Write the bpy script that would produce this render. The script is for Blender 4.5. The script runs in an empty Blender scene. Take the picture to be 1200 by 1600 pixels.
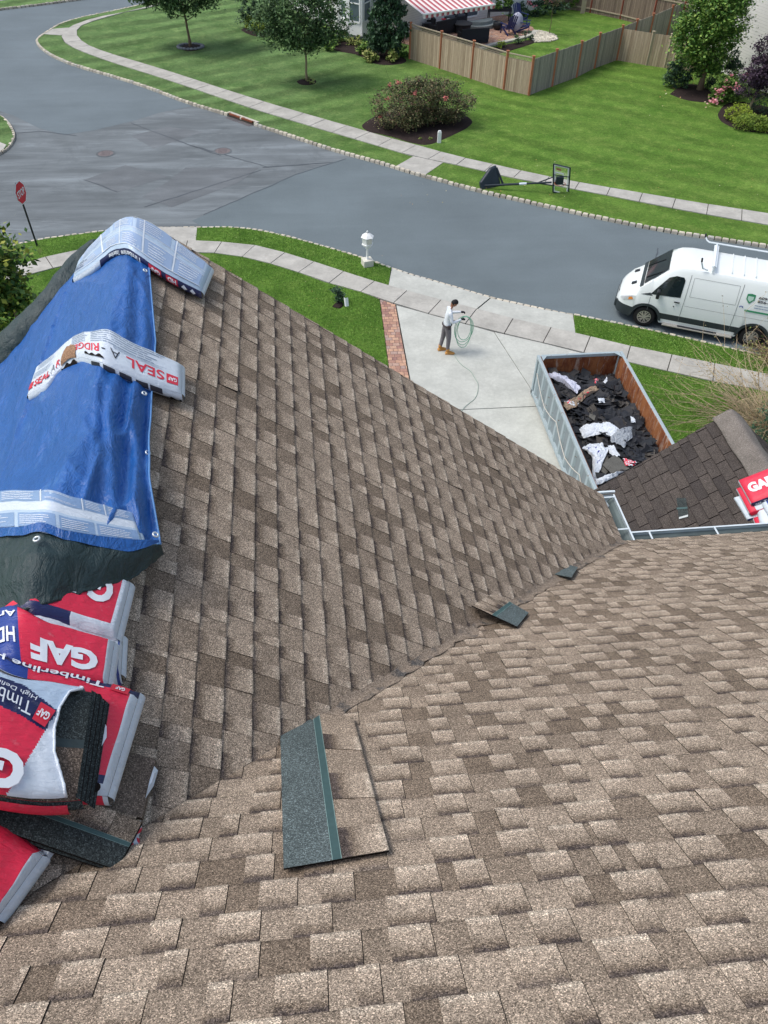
import bpy, bmesh, math, random
from mathutils import Vector, Matrix, noise
R = math.radians
random.seed(7)
scene = bpy.context.scene
COL = scene.collection

# ------------------------------------------------------------------ camera
CAMF, PITCH, ROLL, YAW, CAMH = 1226.5, 0.78563, 0.02413, 0.12272, 13.7     # focal length in photo pixels (photo 1200x1600)
_cp, _sp = math.cos(PITCH), math.sin(PITCH)
_f = Vector((math.sin(YAW)*_cp, math.cos(YAW)*_cp, -_sp))
_r = Vector((math.cos(YAW), -math.sin(YAW), 0))
_u = _r.cross(_f)
CR = _r*math.cos(ROLL) + _u*math.sin(ROLL)
CU = -_r*math.sin(ROLL) + _u*math.cos(ROLL)
CAM = Vector((0, 0, CAMH))
cd = bpy.data.cameras.new('camera')
cam = bpy.data.objects.new('camera', cd); COL.objects.link(cam)
cam.matrix_world = Matrix(((CR.x, CU.x, -_f.x, 0), (CR.y, CU.y, -_f.y, 0), (CR.z, CU.z, -_f.z, CAMH), (0, 0, 0, 1)))
cd.sensor_fit = 'VERTICAL'; cd.sensor_height = 24; cd.lens = CAMF/1600*24
cd.clip_start = 0.05; cd.clip_end = 1500
scene.camera = cam
scene.render.resolution_x, scene.render.resolution_y = 768, 1024

# ------------------------------------------------------------------ light: thin overcast, brighter from the left
SUN_EL, SUN_AZ = R(60), R(-82)            # azimuth measured from +Y towards +X
w = bpy.data.worlds.new('World'); scene.world = w; w.use_nodes = True
nt = w.node_tree; nt.nodes.clear()
sky = nt.nodes.new('ShaderNodeTexSky'); sky.sky_type = 'NISHITA'; sky.sun_disc = False
sky.sun_elevation = SUN_EL; sky.sun_rotation = SUN_AZ; sky.air_density = 1.0; sky.dust_density = 3.0; sky.ozone_density = 1.0
bg = nt.nodes.new('ShaderNodeBackground'); bg.inputs['Strength'].default_value = 0.15
wo = nt.nodes.new('ShaderNodeOutputWorld')
hs = nt.nodes.new('ShaderNodeHueSaturation'); hs.inputs['Saturation'].default_value = .78      # thin cloud greys the blue
nt.links.new(sky.outputs[0], hs.inputs['Color']); nt.links.new(hs.outputs[0], bg.inputs['Color']); nt.links.new(bg.outputs[0], wo.inputs['Surface'])
sl = bpy.data.lights.new('sun', 'SUN'); sl.energy = 1.4; sl.angle = R(20); sl.color = (1.0, 0.965, 0.92)
so = bpy.data.objects.new('sun', sl); COL.objects.link(so)
_sd = Vector((math.sin(SUN_AZ)*math.cos(SUN_EL), math.cos(SUN_AZ)*math.cos(SUN_EL), math.sin(SUN_EL)))
so.rotation_euler = (-_sd).to_track_quat('-Z', 'Y').to_euler(); so.location = (-20, 30, 60)
scene.view_settings.view_transform = 'Standard'; scene.view_settings.look = 'None'
scene.view_settings.exposure = 0.42; scene.view_settings.gamma = 1

# ------------------------------------------------------------------ pixel -> place
def ray(px, py):
    return CR*((px-600)/CAMF) + CU*(-(py-800)/CAMF) + _f
def g(px, py, z=0.0):
    d = ray(px, py); return CAM + d*((z-CAMH)/d.z)
def onplane(px, py, n, p0):
    d = ray(px, py); return CAM + d*(n.dot(p0-CAM)/n.dot(d))
def proj(P):
    d = Vector(P)-CAM; z = d.dot(_f); return 600+CAMF*d.dot(CR)/z, 800-CAMF*d.dot(CU)/z
def gy(px, py, Y):
    d = ray(px, py); return CAM + d*(Y/d.y)

# ------------------------------------------------------------------ object helpers
def tag(o, label=None, cat=None, group=None, kind=None):
    if label: o['label'] = label
    if cat: o['category'] = cat
    if group: o['group'] = group
    if kind: o['kind'] = kind
    return o
def thing(name, loc, label, cat, group=None, rz=0.0):
    o = bpy.data.objects.new(name, None); COL.objects.link(o); o.location = loc; o.rotation_euler = (0, 0, rz)
    o.empty_display_size = .2
    return tag(o, label, cat, group)
class MB:
    def __init__(s): s.v = []; s.f = []; s.m = []; s.c = None; s.marks = []
    def mark(s): s.marks.append((len(s.v), len(s.f)))
    def vert(s, p): s.v.append(tuple(p)); return len(s.v)-1
    def face(s, idx, m=0): s.f.append(tuple(idx)); s.m.append(m)
    def poly(s, pts, m=0):
        n = len(s.v); s.v.extend(tuple(p) for p in pts); s.face(range(n, n+len(pts)), m)
    def box(s, c, size, mat=None, m=0):
        a, b, d = size[0]/2, size[1]/2, size[2]/2
        P = [Vector((x, y, z)) for z in (-d, d) for y in (-b, b) for x in (-a, a)]
        if mat is not None: P = [mat @ p for p in P]
        n = len(s.v); c = Vector(c); s.v.extend(tuple(c+p) for p in P)
        for q in ((0, 2, 3, 1), (4, 5, 7, 6), (0, 1, 5, 4), (2, 6, 7, 3), (0, 4, 6, 2), (1, 3, 7, 5)): s.face([n+i for i in q], m)
    def bar(s, a, b, wd, ht, m=0, up=(0, 0, 1)):
        a, b = Vector(a), Vector(b); d = (b-a); L = d.length; d = d/L; up = Vector(up)
        if abs(d.dot(up)) > .98: up = Vector((0, 1, 0))
        x = d.cross(up).normalized(); z = x.cross(d)
        s.box((a+b)/2, (wd, L, ht), Matrix((x, d, z)).transposed(), m)
    def tube(s, pts, rad, n=8, m=0, cap=True, closed=False):
        pts = [Vector(p) for p in pts]; k = len(pts)
        if not isinstance(rad, (list, tuple)): rad = [rad]*k
        base = len(s.v); prev = None
        for i, p in enumerate(pts):
            if closed: d = (pts[(i+1) % k]-pts[i-1])
            else: d = pts[min(i+1, k-1)]-pts[max(i-1, 0)]
            d.normalize()
            if prev is None: x = d.orthogonal().normalized()
            else: x = (prev - d*prev.dot(d)).normalized()
            prev = x; y = d.cross(x)
            for j in range(n):
                a = 2*math.pi*j/n; s.v.append(tuple(p+(x*math.cos(a)+y*math.sin(a))*rad[i]))
        for i in range(k if closed else k-1):
            i2 = (i+1) % k
            for j in range(n):
                j2 = (j+1) % n
                s.face((base+i*n+j, base+i*n+j2, base+i2*n+j2, base+i2*n+j), m)
        if cap and not closed:
            s.face([base+j for j in reversed(range(n))], m); s.face([base+(k-1)*n+j for j in range(n)], m)
    def lathe(s, prof, n=16, m=0, c=(0, 0, 0), cap=True):
        base = len(s.v); k = len(prof)
        for r, z in prof:
            for j in range(n):
                a = 2*math.pi*j/n; s.v.append((c[0]+r*math.cos(a), c[1]+r*math.sin(a), c[2]+z))
        for i in range(k-1):
            for j in range(n):
                j2 = (j+1) % n; s.face((base+i*n+j, base+i*n+j2, base+(i+1)*n+j2, base+(i+1)*n+j), m)
        if cap: s.face([base+j for j in reversed(range(n))], m); s.face([base+(k-1)*n+j for j in range(n)], m)
    def blob(s, c, r, seg=12, ring=8, m=0, amp=0.0, seed=0, sc=1.5):
        base = len(s.v); c = Vector(c); r = Vector(r)
        for i in range(ring+1):
            t = math.pi*i/ring
            for j in range(seg):
                a = 2*math.pi*j/seg
                d = Vector((math.sin(t)*math.cos(a), math.sin(t)*math.sin(a), math.cos(t)))
                k = 1+amp*noise.noise(d*sc+Vector((seed, seed*1.7, 0)))
                s.v.append((c.x+d.x*r.x*k, c.y+d.y*r.y*k, c.z+d.z*r.z*k))
        for i in range(ring):
            for j in range(seg):
                j2 = (j+1) % seg
                s.face((base+i*seg+j, base+(i+1)*seg+j, base+(i+1)*seg+j2, base+i*seg+j2), m)
    def grid(s, fn, nu, nv, m=0):
        base = len(s.v)
        for j in range(nv+1):
            for i in range(nu+1): s.v.append(tuple(fn(i/nu, j/nv)))
        for j in range(nv):
            for i in range(nu):
                a = base+j*(nu+1)+i
                s.face((a, a+1, a+nu+2, a+nu+1), m(i/nu, j/nv) if callable(m) else m)
    def prism(s, pts, z0, z1, m=0, ms=None):
        n = len(s.v); k = len(pts)
        s.v.extend((p[0], p[1], z0) for p in pts); s.v.extend((p[0], p[1], z1) for p in pts)
        s.face(range(n+k, n+2*k), m)
        for i in range(k):
            j = (i+1) % k; s.face((n+i, n+j, n+k+j, n+k+i), m if ms is None else ms)
    def build(s, name, mats, parent=None, smooth=False, world=False, tri=False, fixn=False):
        if len(s.marks) > 1:                                  # every printed word or panel becomes a part of its own
            mk = s.marks+[(len(s.v), len(s.f))]; o = None
            for (v0, f0), (v1, f1) in zip(mk, mk[1:]):
                q = MB(); q.v = s.v[v0:v1]; q.f = [tuple(i-v0 for i in f) for f in s.f[f0:f1]]; q.m = s.m[f0:f1]
                if q.f: o = q.build(name, mats, parent, smooth, world, tri, fixn)
            return o
        me = bpy.data.meshes.new(name)
        off = Vector((0, 0, 0))
        if world and parent is not None:
            p = parent
            while p is not None: off += p.location; p = p.parent
        vs = [(x-off.x, y-off.y, z-off.z) for x, y, z in s.v] if world else s.v
        me.from_pydata(vs, [], s.f)
        if not isinstance(mats, (list, tuple)): mats = [mats]
        for m in mats: me.materials.append(m)
        me.polygons.foreach_set('material_index', s.m)
        if smooth: me.polygons.foreach_set('use_smooth', [True]*len(s.f))
        if s.c is not None:
            ca = me.color_attributes.new('tab', 'FLOAT_COLOR', 'CORNER')
            ca.data.foreach_set('color', s.c)
        me.update()
        if tri or fixn:
            bm = bmesh.new(); bm.from_mesh(me)
            if tri: bmesh.ops.triangulate(bm, faces=[f for f in bm.faces if len(f.verts) > 4])
            if fixn:
                bmesh.ops.remove_doubles(bm, verts=bm.verts, dist=1e-5); bmesh.ops.recalc_face_normals(bm, faces=bm.faces)
            bm.to_mesh(me); bm.free()
        o = bpy.data.objects.new(name, me); COL.objects.link(o)
        if parent is not None: o.parent = parent
        return o
def bevel(o, wd=.01, seg=2):
    md = o.modifiers.new('bevel', 'BEVEL'); md.width = wd; md.segments = seg; md.limit_method = 'ANGLE'; md.angle_limit = R(40)
    return o
def copy_tree(o, parent=None):
    c = o.copy(); COL.objects.link(c)
    if parent is not None: c.parent = parent
    for ch in list(o.children): copy_tree(ch, c)
    return c

# ------------------------------------------------------------------ materials
def srgb(r, g_, b):
    f = lambda c: (c/255/12.92) if c/255 <= .04045 else ((c/255+.055)/1.055)**2.4
    return (f(r), f(g_), f(b), 1)
class NT:
    def __init__(s, name):
        s.mat = bpy.data.materials.new(name); s.mat.use_nodes = True; s.t = s.mat.node_tree
        s.b = s.t.nodes['Principled BSDF']; s.co = None
    def n(s, typ, **kw):
        o = s.t.nodes.new(typ)
        for k, v in kw.items():
            if k.startswith('i_'):
                key = k[2:]; key = int(key) if key.isdigit() else key.replace('_', ' ')
                o.inputs[key].default_value = v
            else: setattr(o, k, v)
        return o
    def l(s, a, b): s.t.links.new(a, b)
    def coord(s):
        if s.co is None: s.co = s.n('ShaderNodeTexCoord').outputs['Object']
        return s.co
    def geo(s): return s.n('ShaderNodeNewGeometry')
    def mapped(s, scale=(1, 1, 1), rot=(0, 0, 0), world=False):
        m = s.n('ShaderNodeMapping'); m.inputs['Scale'].default_value = scale; m.inputs['Rotation'].default_value = rot
        s.l(s.geo().outputs['Position'] if world else s.coord(), m.inputs['Vector']); return m.outputs[0]
    def noise(s, scale, detail=3, rough=.5, vec=None, dist=0):
        o = s.n('ShaderNodeTexNoise'); o.inputs['Scale'].default_value = scale; o.inputs['Detail'].default_value = detail
        o.inputs['Roughness'].default_value = rough; o.inputs['Distortion'].default_value = dist
        s.l(vec if vec is not None else s.coord(), o.inputs['Vector']); return o.outputs['Fac']
    def ramp(s, fac, stops, interp='LINEAR'):
        o = s.n('ShaderNodeValToRGB'); e = o.color_ramp; e.interpolation = interp
        while len(e.elements) < len(stops): e.elements.new(0.5)
        for el, (p, c) in zip(e.elements, stops):
            el.position = p; el.color = c if hasattr(c, '__len__') else (c, c, c, 1)
        s.l(fac, o.inputs[0]); return o.outputs[0]
    def mix(s, fac, a, b, mode='MIX'):
        o = s.n('ShaderNodeMix'); o.data_type = 'RGBA'; o.blend_type = mode
        for v, i in ((fac, 0), (a, 6), (b, 7)):
            if hasattr(v, 'links') or isinstance(v, bpy.types.NodeSocket): s.l(v, o.inputs[i])
            else: o.inputs[i].default_value = v
        return o.outputs[2]
    def math(s, op, a, b=0.0):
        o = s.n('ShaderNodeMath'); o.operation = op
        for v, i in ((a, 0), (b, 1)):
            if isinstance(v, bpy.types.NodeSocket): s.l(v, o.inputs[i])
            else: o.inputs[i].default_value = v
        return o.outputs[0]
    def bump(s, h, strength=.3, dist=.01):
        o = s.n('ShaderNodeBump'); o.inputs['Strength'].default_value = strength; o.inputs['Distance'].default_value = dist
        s.l(h, o.inputs['Height']); s.l(o.outputs[0], s.b.inputs['Normal'])
    def fin(s, col, rough=.7, spec=.5, metal=0):
        if isinstance(col, bpy.types.NodeSocket): s.l(col, s.b.inputs['Base Color'])
        else: s.b.inputs['Base Color'].default_value = col
        if isinstance(rough, bpy.types.NodeSocket): s.l(rough, s.b.inputs['Roughness'])
        else: s.b.inputs['Roughness'].default_value = rough
        s.b.inputs['Specular IOR Level'].default_value = spec; s.b.inputs['Metallic'].default_value = metal
        return s.mat
def mix3(c, k): return (c[0]*k, c[1]*k, c[2]*k, 1)
_mc = {}
def M(name, col, rough=.6, var=.12, scale=6, bump=0.0, bscale=40, spec=.4, metal=0, world=False):
    if name in _mc: return _mc[name]
    t = NT(name)
    v = t.geo().outputs['Position'] if world else None
    f = t.noise(scale, 4, .6, v)
    c = t.mix(f, mix3(col, 1-var*1.6), mix3(col, 1+var*1.6))
    if bump: t.bump(t.noise(bscale, 4, .6, v), bump, .01)
    _mc[name] = t.fin(c, rough, spec, metal); return _mc[name]

def m_shingle(name, light, mid, dark, tan, grime=.25, edge=.35):
    t = NT(name)
    at = t.n('ShaderNodeAttribute', attribute_name='tab'); sp = t.n('ShaderNodeSeparateColor'); t.l(at.outputs['Color'], sp.inputs[0])
    tone, tooth, vp = sp.outputs[0], sp.outputs[1], sp.outputs[2]
    wob = t.math('ADD', vp, t.math('MULTIPLY', t.math('SUBTRACT', t.noise(48, 5, .8), .5), .55))
    grad = t.ramp(wob, [(0.0, mix3(dark, .85)), (.15, mix3(dark, 1.1)), (.30, mix3(mid, .95)), (.52, mix3(tan, .98)), (.80, mix3(tan, 1.1)), (1.0, light)])
    flat = t.mix(tone, mix3(mid, .90), mix3(tan, 1.0))
    tcol = t.mix(tone, grad, mix3(tan, 1.02))
    tcol = t.mix(t.math('MULTIPLY', tone, .38), grad, tcol)
    c = t.mix(tooth, flat, tcol)
    c = t.mix(t.ramp(vp, [(.93, 0.0), (.985, edge)]), c, mix3(dark, .45))  # shade and grime along the butt edges, painted in as a dark line
    # mineral granules
    vo = t.n('ShaderNodeTexVoronoi'); vo.inputs['Scale'].default_value = 400; t.l(t.coord(), vo.inputs['Vector'])
    s2 = t.n('ShaderNodeSeparateColor'); t.l(vo.outputs['Color'], s2.inputs[0])
    gr = t.ramp(s2.outputs[0], [(0, .22), (.3, .66), (.62, 1.0), (.86, 1.42), (1.0, 2.6)])
    c = t.mix(1.0, c, gr, 'MULTIPLY')
    wn = t.ramp(t.noise(2.2, 5, .65), [(.3, 1-grime*.7), (.7, 1+grime*.4)])
    c = t.mix(1.0, c, wn, 'MULTIPLY')
    c = t.mix(1.0, c, t.ramp(t.noise(17, 3, .6), [(.25, .86), (.75, 1.12)]), 'MULTIPLY')
    t.bump(s2.outputs[1], .35, .003)
    return t.fin(c, .95, .12)
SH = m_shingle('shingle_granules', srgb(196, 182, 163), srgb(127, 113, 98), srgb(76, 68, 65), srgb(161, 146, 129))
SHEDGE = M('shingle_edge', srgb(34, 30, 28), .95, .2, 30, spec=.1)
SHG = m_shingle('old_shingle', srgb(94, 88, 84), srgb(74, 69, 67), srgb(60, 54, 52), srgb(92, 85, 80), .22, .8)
SHGE = M('old_shingle_edge', srgb(24, 22, 22), .95, .2, 30, spec=.1)

def m_granule(name, col, amp=.5, sc=320, rough=.95):
    t = NT(name)
    vo = t.n('ShaderNodeTexVoronoi'); vo.inputs['Scale'].default_value = sc; t.l(t.coord(), vo.inputs['Vector'])
    s2 = t.n('ShaderNodeSeparateColor'); t.l(vo.outputs['Color'], s2.inputs[0])
    c = t.mix(1.0, col, t.ramp(s2.outputs[0], [(0, 1-amp), (.6, 1.0), (.88, 1+amp), (1.0, 1+amp*3.2)]), 'MULTIPLY')
    c = t.mix(1.0, c, t.ramp(t.noise(5, 4), [(.3, .85), (.7, 1.12)]), 'MULTIPLY')
    t.bump(s2.outputs[1], .3, .003)
    return t.fin(c, rough, .15)
BACKG = m_granule('headlap_granules', srgb(88, 98, 98), .55)
BACKD = m_granule('dark_headlap_granules', srgb(58, 64, 64), .6)
STRIPE = M('sealant_strip', srgb(62, 88, 88), .6, .2, 40)
RIDGEG = m_granule('old_ridge_granules', srgb(118, 112, 106), .35, 260)
def m_worn():
    t = NT('worn_valley_granules'); vo = t.n('ShaderNodeTexVoronoi'); vo.inputs['Scale'].default_value = 300; t.l(t.coord(), vo.inputs['Vector'])
    s2 = t.n('ShaderNodeSeparateColor'); t.l(vo.outputs['Color'], s2.inputs[0])
    c = t.mix(t.ramp(t.noise(9, 5, .7), [(.36, 0.0), (.50, 1.0)]), srgb(84, 82, 80), srgb(134, 121, 107))
    c = t.mix(1.0, c, t.ramp(s2.outputs[0], [(0, .45), (.6, 1.0), (1.0, 1.9)]), 'MULTIPLY')
    return t.fin(c, .95, .1)
WORN = m_worn()

def m_grass(name, a, b, c_, stripe=0.0, ang=0.0, sw=1.1, other=None):
    t = NT(name); P = t.geo().outputs['Position']
    f = t.ramp(t.noise(.55, 6, .7, P), [(.35, 0.0), (.65, 1.0)]); f2 = t.ramp(t.noise(1.7, 6, .75, P), [(.50, 0.0), (.72, .8)])
    col = t.mix(f2, t.mix(f, a, b), c_)
    wv = None
    def wave(ang, sw, amp):
        mp = t.n('ShaderNodeMapping'); mp.inputs['Rotation'].default_value = (0, 0, ang); t.l(P, mp.inputs['Vector'])
        wv = t.n('ShaderNodeTexWave'); wv.inputs['Scale'].default_value = sw; wv.inputs['Distortion'].default_value = 7.0
        wv.inputs['Detail'].default_value = 4; wv.inputs['Detail Scale'].default_value = .5; t.l(mp.outputs[0], wv.inputs['Vector'])
        k = t.mix(t.ramp(t.noise(.3, 3, .5, P), [(.4, .25), (.65, 1.0)]), (1, 1, 1, 1), t.ramp(wv.outputs['Fac'], [(.2, 1-amp), (.8, 1+amp)]))  # mowing stripes: light caught by leaning blades, put into the colour
        return k
    k1 = wave(ang, sw, stripe)
    if other:
        a2, b2, c2, st2, ang2, sw2 = other
        col2 = t.mix(f2, t.mix(f, a2, b2), c2); sp = t.n('ShaderNodeSeparateXYZ'); t.l(P, sp.inputs[0])
        fx = t.math('ADD', t.math('ADD', sp.outputs[0], t.math('MULTIPLY', sp.outputs[1], -.25)), t.math('MULTIPLY', t.noise(.5, 3, .5, P), 5.0))
        fac = t.ramp(t.math('DIVIDE', t.math('ADD', fx, 9.5), 12.0), [(0, 1.0), (1, 0.0)])
        col = t.mix(1.0, t.mix(fac, col, col2), t.mix(fac, k1, wave(ang2, sw2, st2)), 'MULTIPLY')
    else: col = t.mix(1.0, col, k1, 'MULTIPLY')
    f3 = t.noise(14, 5, .8, P); col = t.mix(1.0, col, t.ramp(f3, [(.28, .52), (.5, .95), (.72, 1.5)]), 'MULTIPLY')
    f4 = t.noise(75, 3, .7, P); col = t.mix(1.0, col, t.ramp(f4, [(.3, .62), (.7, 1.4)]), 'MULTIPLY')
    t.bump(t.math('ADD', f3, f4), .9, .06)
    return t.fin(col, .9, .12)
GRASS = m_grass('lawn_grass', srgb(82, 120, 42), srgb(106, 144, 58), srgb(128, 158, 72), .05, R(20), .22)
GRASSF = m_grass('far_lawn_grass', srgb(88, 126, 48), srgb(114, 148, 64), srgb(142, 168, 84), .17, R(-52), .2,
                 (srgb(90, 122, 68), srgb(116, 146, 90), srgb(138, 162, 102), .30, R(60), .17))
GRASSL = GRASSF
def m_asphalt(name, col, rough_=.85, streak=.15, sc=(.25, 1.6, 1), rot=0.0):
    t = NT(name); P = t.geo().outputs['Position']
    c = t.mix(t.ramp(t.noise(.25, 5, .6, P), [(.3, 0.0), (.7, 1.0)]), mix3(col, .88), mix3(col, 1.1))
    mp = t.n('ShaderNodeMapping'); mp.inputs['Rotation'].default_value = (0, 0, rot); mp.inputs['Scale'].default_value = sc; t.l(P, mp.inputs['Vector'])
    st = t.noise(1.0, 5, .65, mp.outputs[0], .4)
    c = t.mix(1.0, c, t.ramp(st, [(.35, 1-streak), (.55, 1.0), (.75, 1+streak*1.7)]), 'MULTIPLY')
    c = t.mix(1.0, c, t.ramp(t.noise(45, 4, .8, P), [(.3, .78), (.7, 1.2)]), 'MULTIPLY')
    if streak > .2:
        sc2 = t.noise(.9, 7, .78, mp.outputs[0], 1.2); c = t.mix(t.ramp(sc2, [(.56, 0.0), (.70, .55)]), c, mix3(col, 1.75))
        dk = t.noise(.35, 6, .75, P, .5); c = t.mix(t.ramp(dk, [(.52, 0.0), (.66, .5)]), c, mix3(col, .62))
    t.bump(t.noise(90, 3, .7, P), .35, .01)
    return t.fin(c, rough_, .3)
ASPH = m_asphalt('old_asphalt', srgb(110, 117, 120), .9, .3, (.18, 1.1, 1), R(38))
ASPH2 = m_asphalt('smooth_asphalt', srgb(103, 114, 118), .9, .05, (.15, .9, 1), R(28))
ASPH3 = m_asphalt('smooth_asphalt_side', srgb(105, 116, 121), .9, .06, (.15, .9, 1), R(-25))
PATCH = m_asphalt('asphalt_repair', srgb(104, 109, 112), .9, .2, (.3, 1, 1), R(38))
TAR = M('asphalt_seam', srgb(74, 80, 86), .7, .25, 3, world=True)
def m_concrete(name, col, stain=.16, gsc=1.2):
    t = NT(name); P = t.geo().outputs['Position']
    c = t.mix(t.ramp(t.noise(gsc, 6, .68, P), [(.32, 0.0), (.68, 1.0)]), mix3(col, 1-stain), mix3(col, 1+stain*.7))
    c = t.mix(1.0, c, t.ramp(t.noise(9, 5, .7, P, .6), [(.3, .88), (.6, 1.0), (.8, 1.14)]), 'MULTIPLY')
    c = t.mix(1.0, c, t.ramp(t.noise(120, 2, .6, P), [(.3, .92), (.7, 1.07)]), 'MULTIPLY')
    c = t.mix(t.ramp(t.noise(2.6, 8, .8, P, 1.5), [(.58, 0.0), (.66, .4)]), c, mix3(col, 1.22))
    c = t.mix(t.ramp(t.noise(.6, 6, .75, P, .6), [(.52, 0.0), (.68, .45)]), c, mix3(col, .72))
    t.bump(t.noise(60, 4, .6, P), .2, .01)
    return t.fin(c, .85, .25)
CONC = m_concrete('driveway_concrete', srgb(186, 188, 180), .16, .9)
SIDE = m_concrete('pavement_concrete', srgb(176, 174, 166), .2, 1.6)
JOINT = M('joint_filler', srgb(70, 68, 62), .95, .2, 10, world=True)
def m_kerb():
    t = NT('kerb_granite'); rp = t.geo().outputs['Random Per Island']; P = t.geo().outputs['Position']
    c = t.ramp(rp, [(0, srgb(166, 160, 146)), (.4, srgb(194, 186, 170)), (.75, srgb(212, 204, 184)), (1, srgb(180, 178, 170))])
    c = t.mix(1.0, c, t.ramp(t.noise(14, 5, .75, P), [(.3, .72), (.7, 1.15)]), 'MULTIPLY'); t.bump(t.noise(40, 4, .7, P), .4, .01); return t.fin(c, .9, .2)
KERB = m_kerb()
MULCH = M('dark_mulch', srgb(52, 44, 42), .95, .45, 14, 1.0, 30, spec=.1, world=True)
WHITE = M('white_paint', srgb(228, 230, 228), .45, .04, 3)
BLACK = M('black_metal', srgb(30, 34, 38), .5, .15, 8)

# ------------------------------------------------------------------ ground, road, kerbs, pavements
LZ = 0.11                                                 # lawns and pavements stand a kerb above the road
def pts_at(pl, z): return [g(x, y, z).xy for x, y in pl]
def poly_sheet(name, pts, z, thick, mat, side=None, kind='structure', **kw):
    b = MB(); b.prism([(p[0], p[1]) for p in pts], z-thick, z, 0, 1)
    o = b.build(name, [mat, side or mat], tri=True, fixn=True); return tag(o, kind=kind, **kw)
b = MB(); b.poly([(-420, -300, -.12), (420, -300, -.12), (420, 600, -.12), (-420, 600, -.12)])
tag(b.build('ground', GRASS), kind='structure')
b = MB(); b.poly([(-70, 14, 0), (40, 14, 0), (40, 76, 0), (-70, 76, 0)])
tag(b.build('road', ASPH), kind='structure')
# newer smooth surfacing laid over it on the two arms
def overlay(name, px, z, mat):
    b = MB(); b.poly([(p.x, p.y, z) for p in (g(x, y, 0) for x, y in px)]); return tag(b.build(name, mat, tri=True), kind='structure')
overlay('road_surface', [(541, 247), (462, 272), (405, 297), (352, 321), (300, 345), (345, 372), (500, 400), (620, 440), (760, 480), (880, 510), (1100, 570), (1300, 620), (1420, 640), (1400, 420), (1200, 372), (1000, 338), (850, 305), (700, 270), (600, 244)], .004, ASPH2)
overlay('road_surface', [(300, 166), (250, 176), (205, 190), (150, 203), (100, 211), (60, 200), (20, 180), (-30, 165), (-160, 130), (-180, -40), (-60, -50), (160, -35), (250, -40), (520, -60), (420, -20), (262, -2), (200, 14), (130, 29), (82, 47), (60, 60), (66, 75), (86, 88), (120, 104), (185, 122), (240, 140), (290, 160)], .004, ASPH3)
for px in ([(132, 281), (196, 258), (262, 276), (183, 301)], [(290, 262), (405, 262), (372, 286), (268, 324), (222, 308), (262, 284)], [(205, 212), (262, 198), (318, 206), (240, 232)]):
    overlay('road_repair', px, .004, PATCH)
def seam(px, wd=.05, z=.009):
    b = MB(); P = []
    for i in range(len(px)-1):
        for k in range(6):
            t = k/6; x = px[i][0]*(1-t)+px[i+1][0]*t; y = px[i][1]*(1-t)+px[i+1][1]*t
            P.append(g(x, y, 0)+Vector((random.uniform(-.03, .03), random.uniform(-.03, .03), 0)))
    P.append(g(px[-1][0], px[-1][1], 0))
    for i in range(len(P)-1):
        d = (P[i+1]-P[i]).normalized(); s = Vector((-d.y, d.x, 0))*wd*random.uniform(.3, .6)
        b.poly([(p.x, p.y, z) for p in (P[i]-s, P[i+1]-s, P[i+1]+s, P[i]+s)])
    return b
bm_ = MB()
for px in ([(541, 248), (462, 273), (405, 298), (352, 321), (318, 336)], [(300, 228), (345, 243)], [(225, 324), (300, 300), (408, 266)], [(205, 192), (300, 228), (345, 240), (420, 262)],
           [(132, 281), (183, 300)], [(410, 262), (520, 254)], [(0, 211), (60, 205), (120, 212)], [(1025, 410), (1028, 388)]):
    q = seam(px); n = len(bm_.v); bm_.v += q.v; bm_.f += [tuple(i+n for i in f) for f in q.f]; bm_.m += q.m
tag(bm_.build('road_crack', TAR), kind='structure')

FK = [(520, -55), (330, -22), (262, -4), (200, 12), (130, 26), (114, 30), (93, 37), (80, 45), (65, 55), (58, 60), (57, 65), (65, 75), (85, 88), (120, 102), (185, 120), (240, 138), (290, 158), (350, 175), (402, 194), (450, 209), (525, 234), (600, 254), (650, 270), (690, 280), (750, 297), (810, 310), (880, 326), (950, 341), (1025, 356), (1100, 368), (1200, 383), (1330, 404)]
FSO = [(540, -48), (350, -14), (270, 4), (200, 19), (150, 27), (107, 42), (95, 54), (99, 66), (120, 78), (175, 98), (250, 121), (350, 155), (400, 172), (500, 202), (600, 231), (645, 245), (690, 253), (750, 266), (800, 279), (920, 300), (1000, 316), (1100, 335), (1200, 352), (1330, 374)]
FSI = [(545, -56), (360, -20), (280, -1), (208, 16), (155, 30), (125, 40), (118, 50), (123, 62), (150, 78), (250, 107), (350, 140), (450, 171), (550, 199), (600, 214), (650, 227), (710, 244), (770, 257), (825, 270), (900, 285), (1025, 306), (1100, 319), (1200, 334), (1330, 355)]
def resample(P, step):
    P = [Vector((p[0], p[1])) for p in P]; L = [0]
    for i in range(1, len(P)): L.append(L[-1]+(P[i]-P[i-1]).length)
    n = max(1, int(round(L[-1]/step))); out = []
    for k in range(n+1):
        s = L[-1]*k/n; i = 0
        while i < len(P)-2 and L[i+1] < s: i += 1
        t = (s-L[i])/max(1e-9, L[i+1]-L[i]); out.append(P[i].lerp(P[i+1], t))
    return out
def smooth_line(P, it=2):
    for _ in range(it):
        Q = [P[0]]
        for i in range(len(P)-1): Q += [P[i].lerp(P[i+1], .25), P[i].lerp(P[i+1], .75)]
        Q.append(P[-1]); P = Q
    return P
def line(px, z): return smooth_line([Vector((p[0], p[1])) for p in pts_at(px, z)], 2)
fk, fso, fsi = line(FK, LZ), line(FSO, LZ), line(FSI, LZ)
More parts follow.
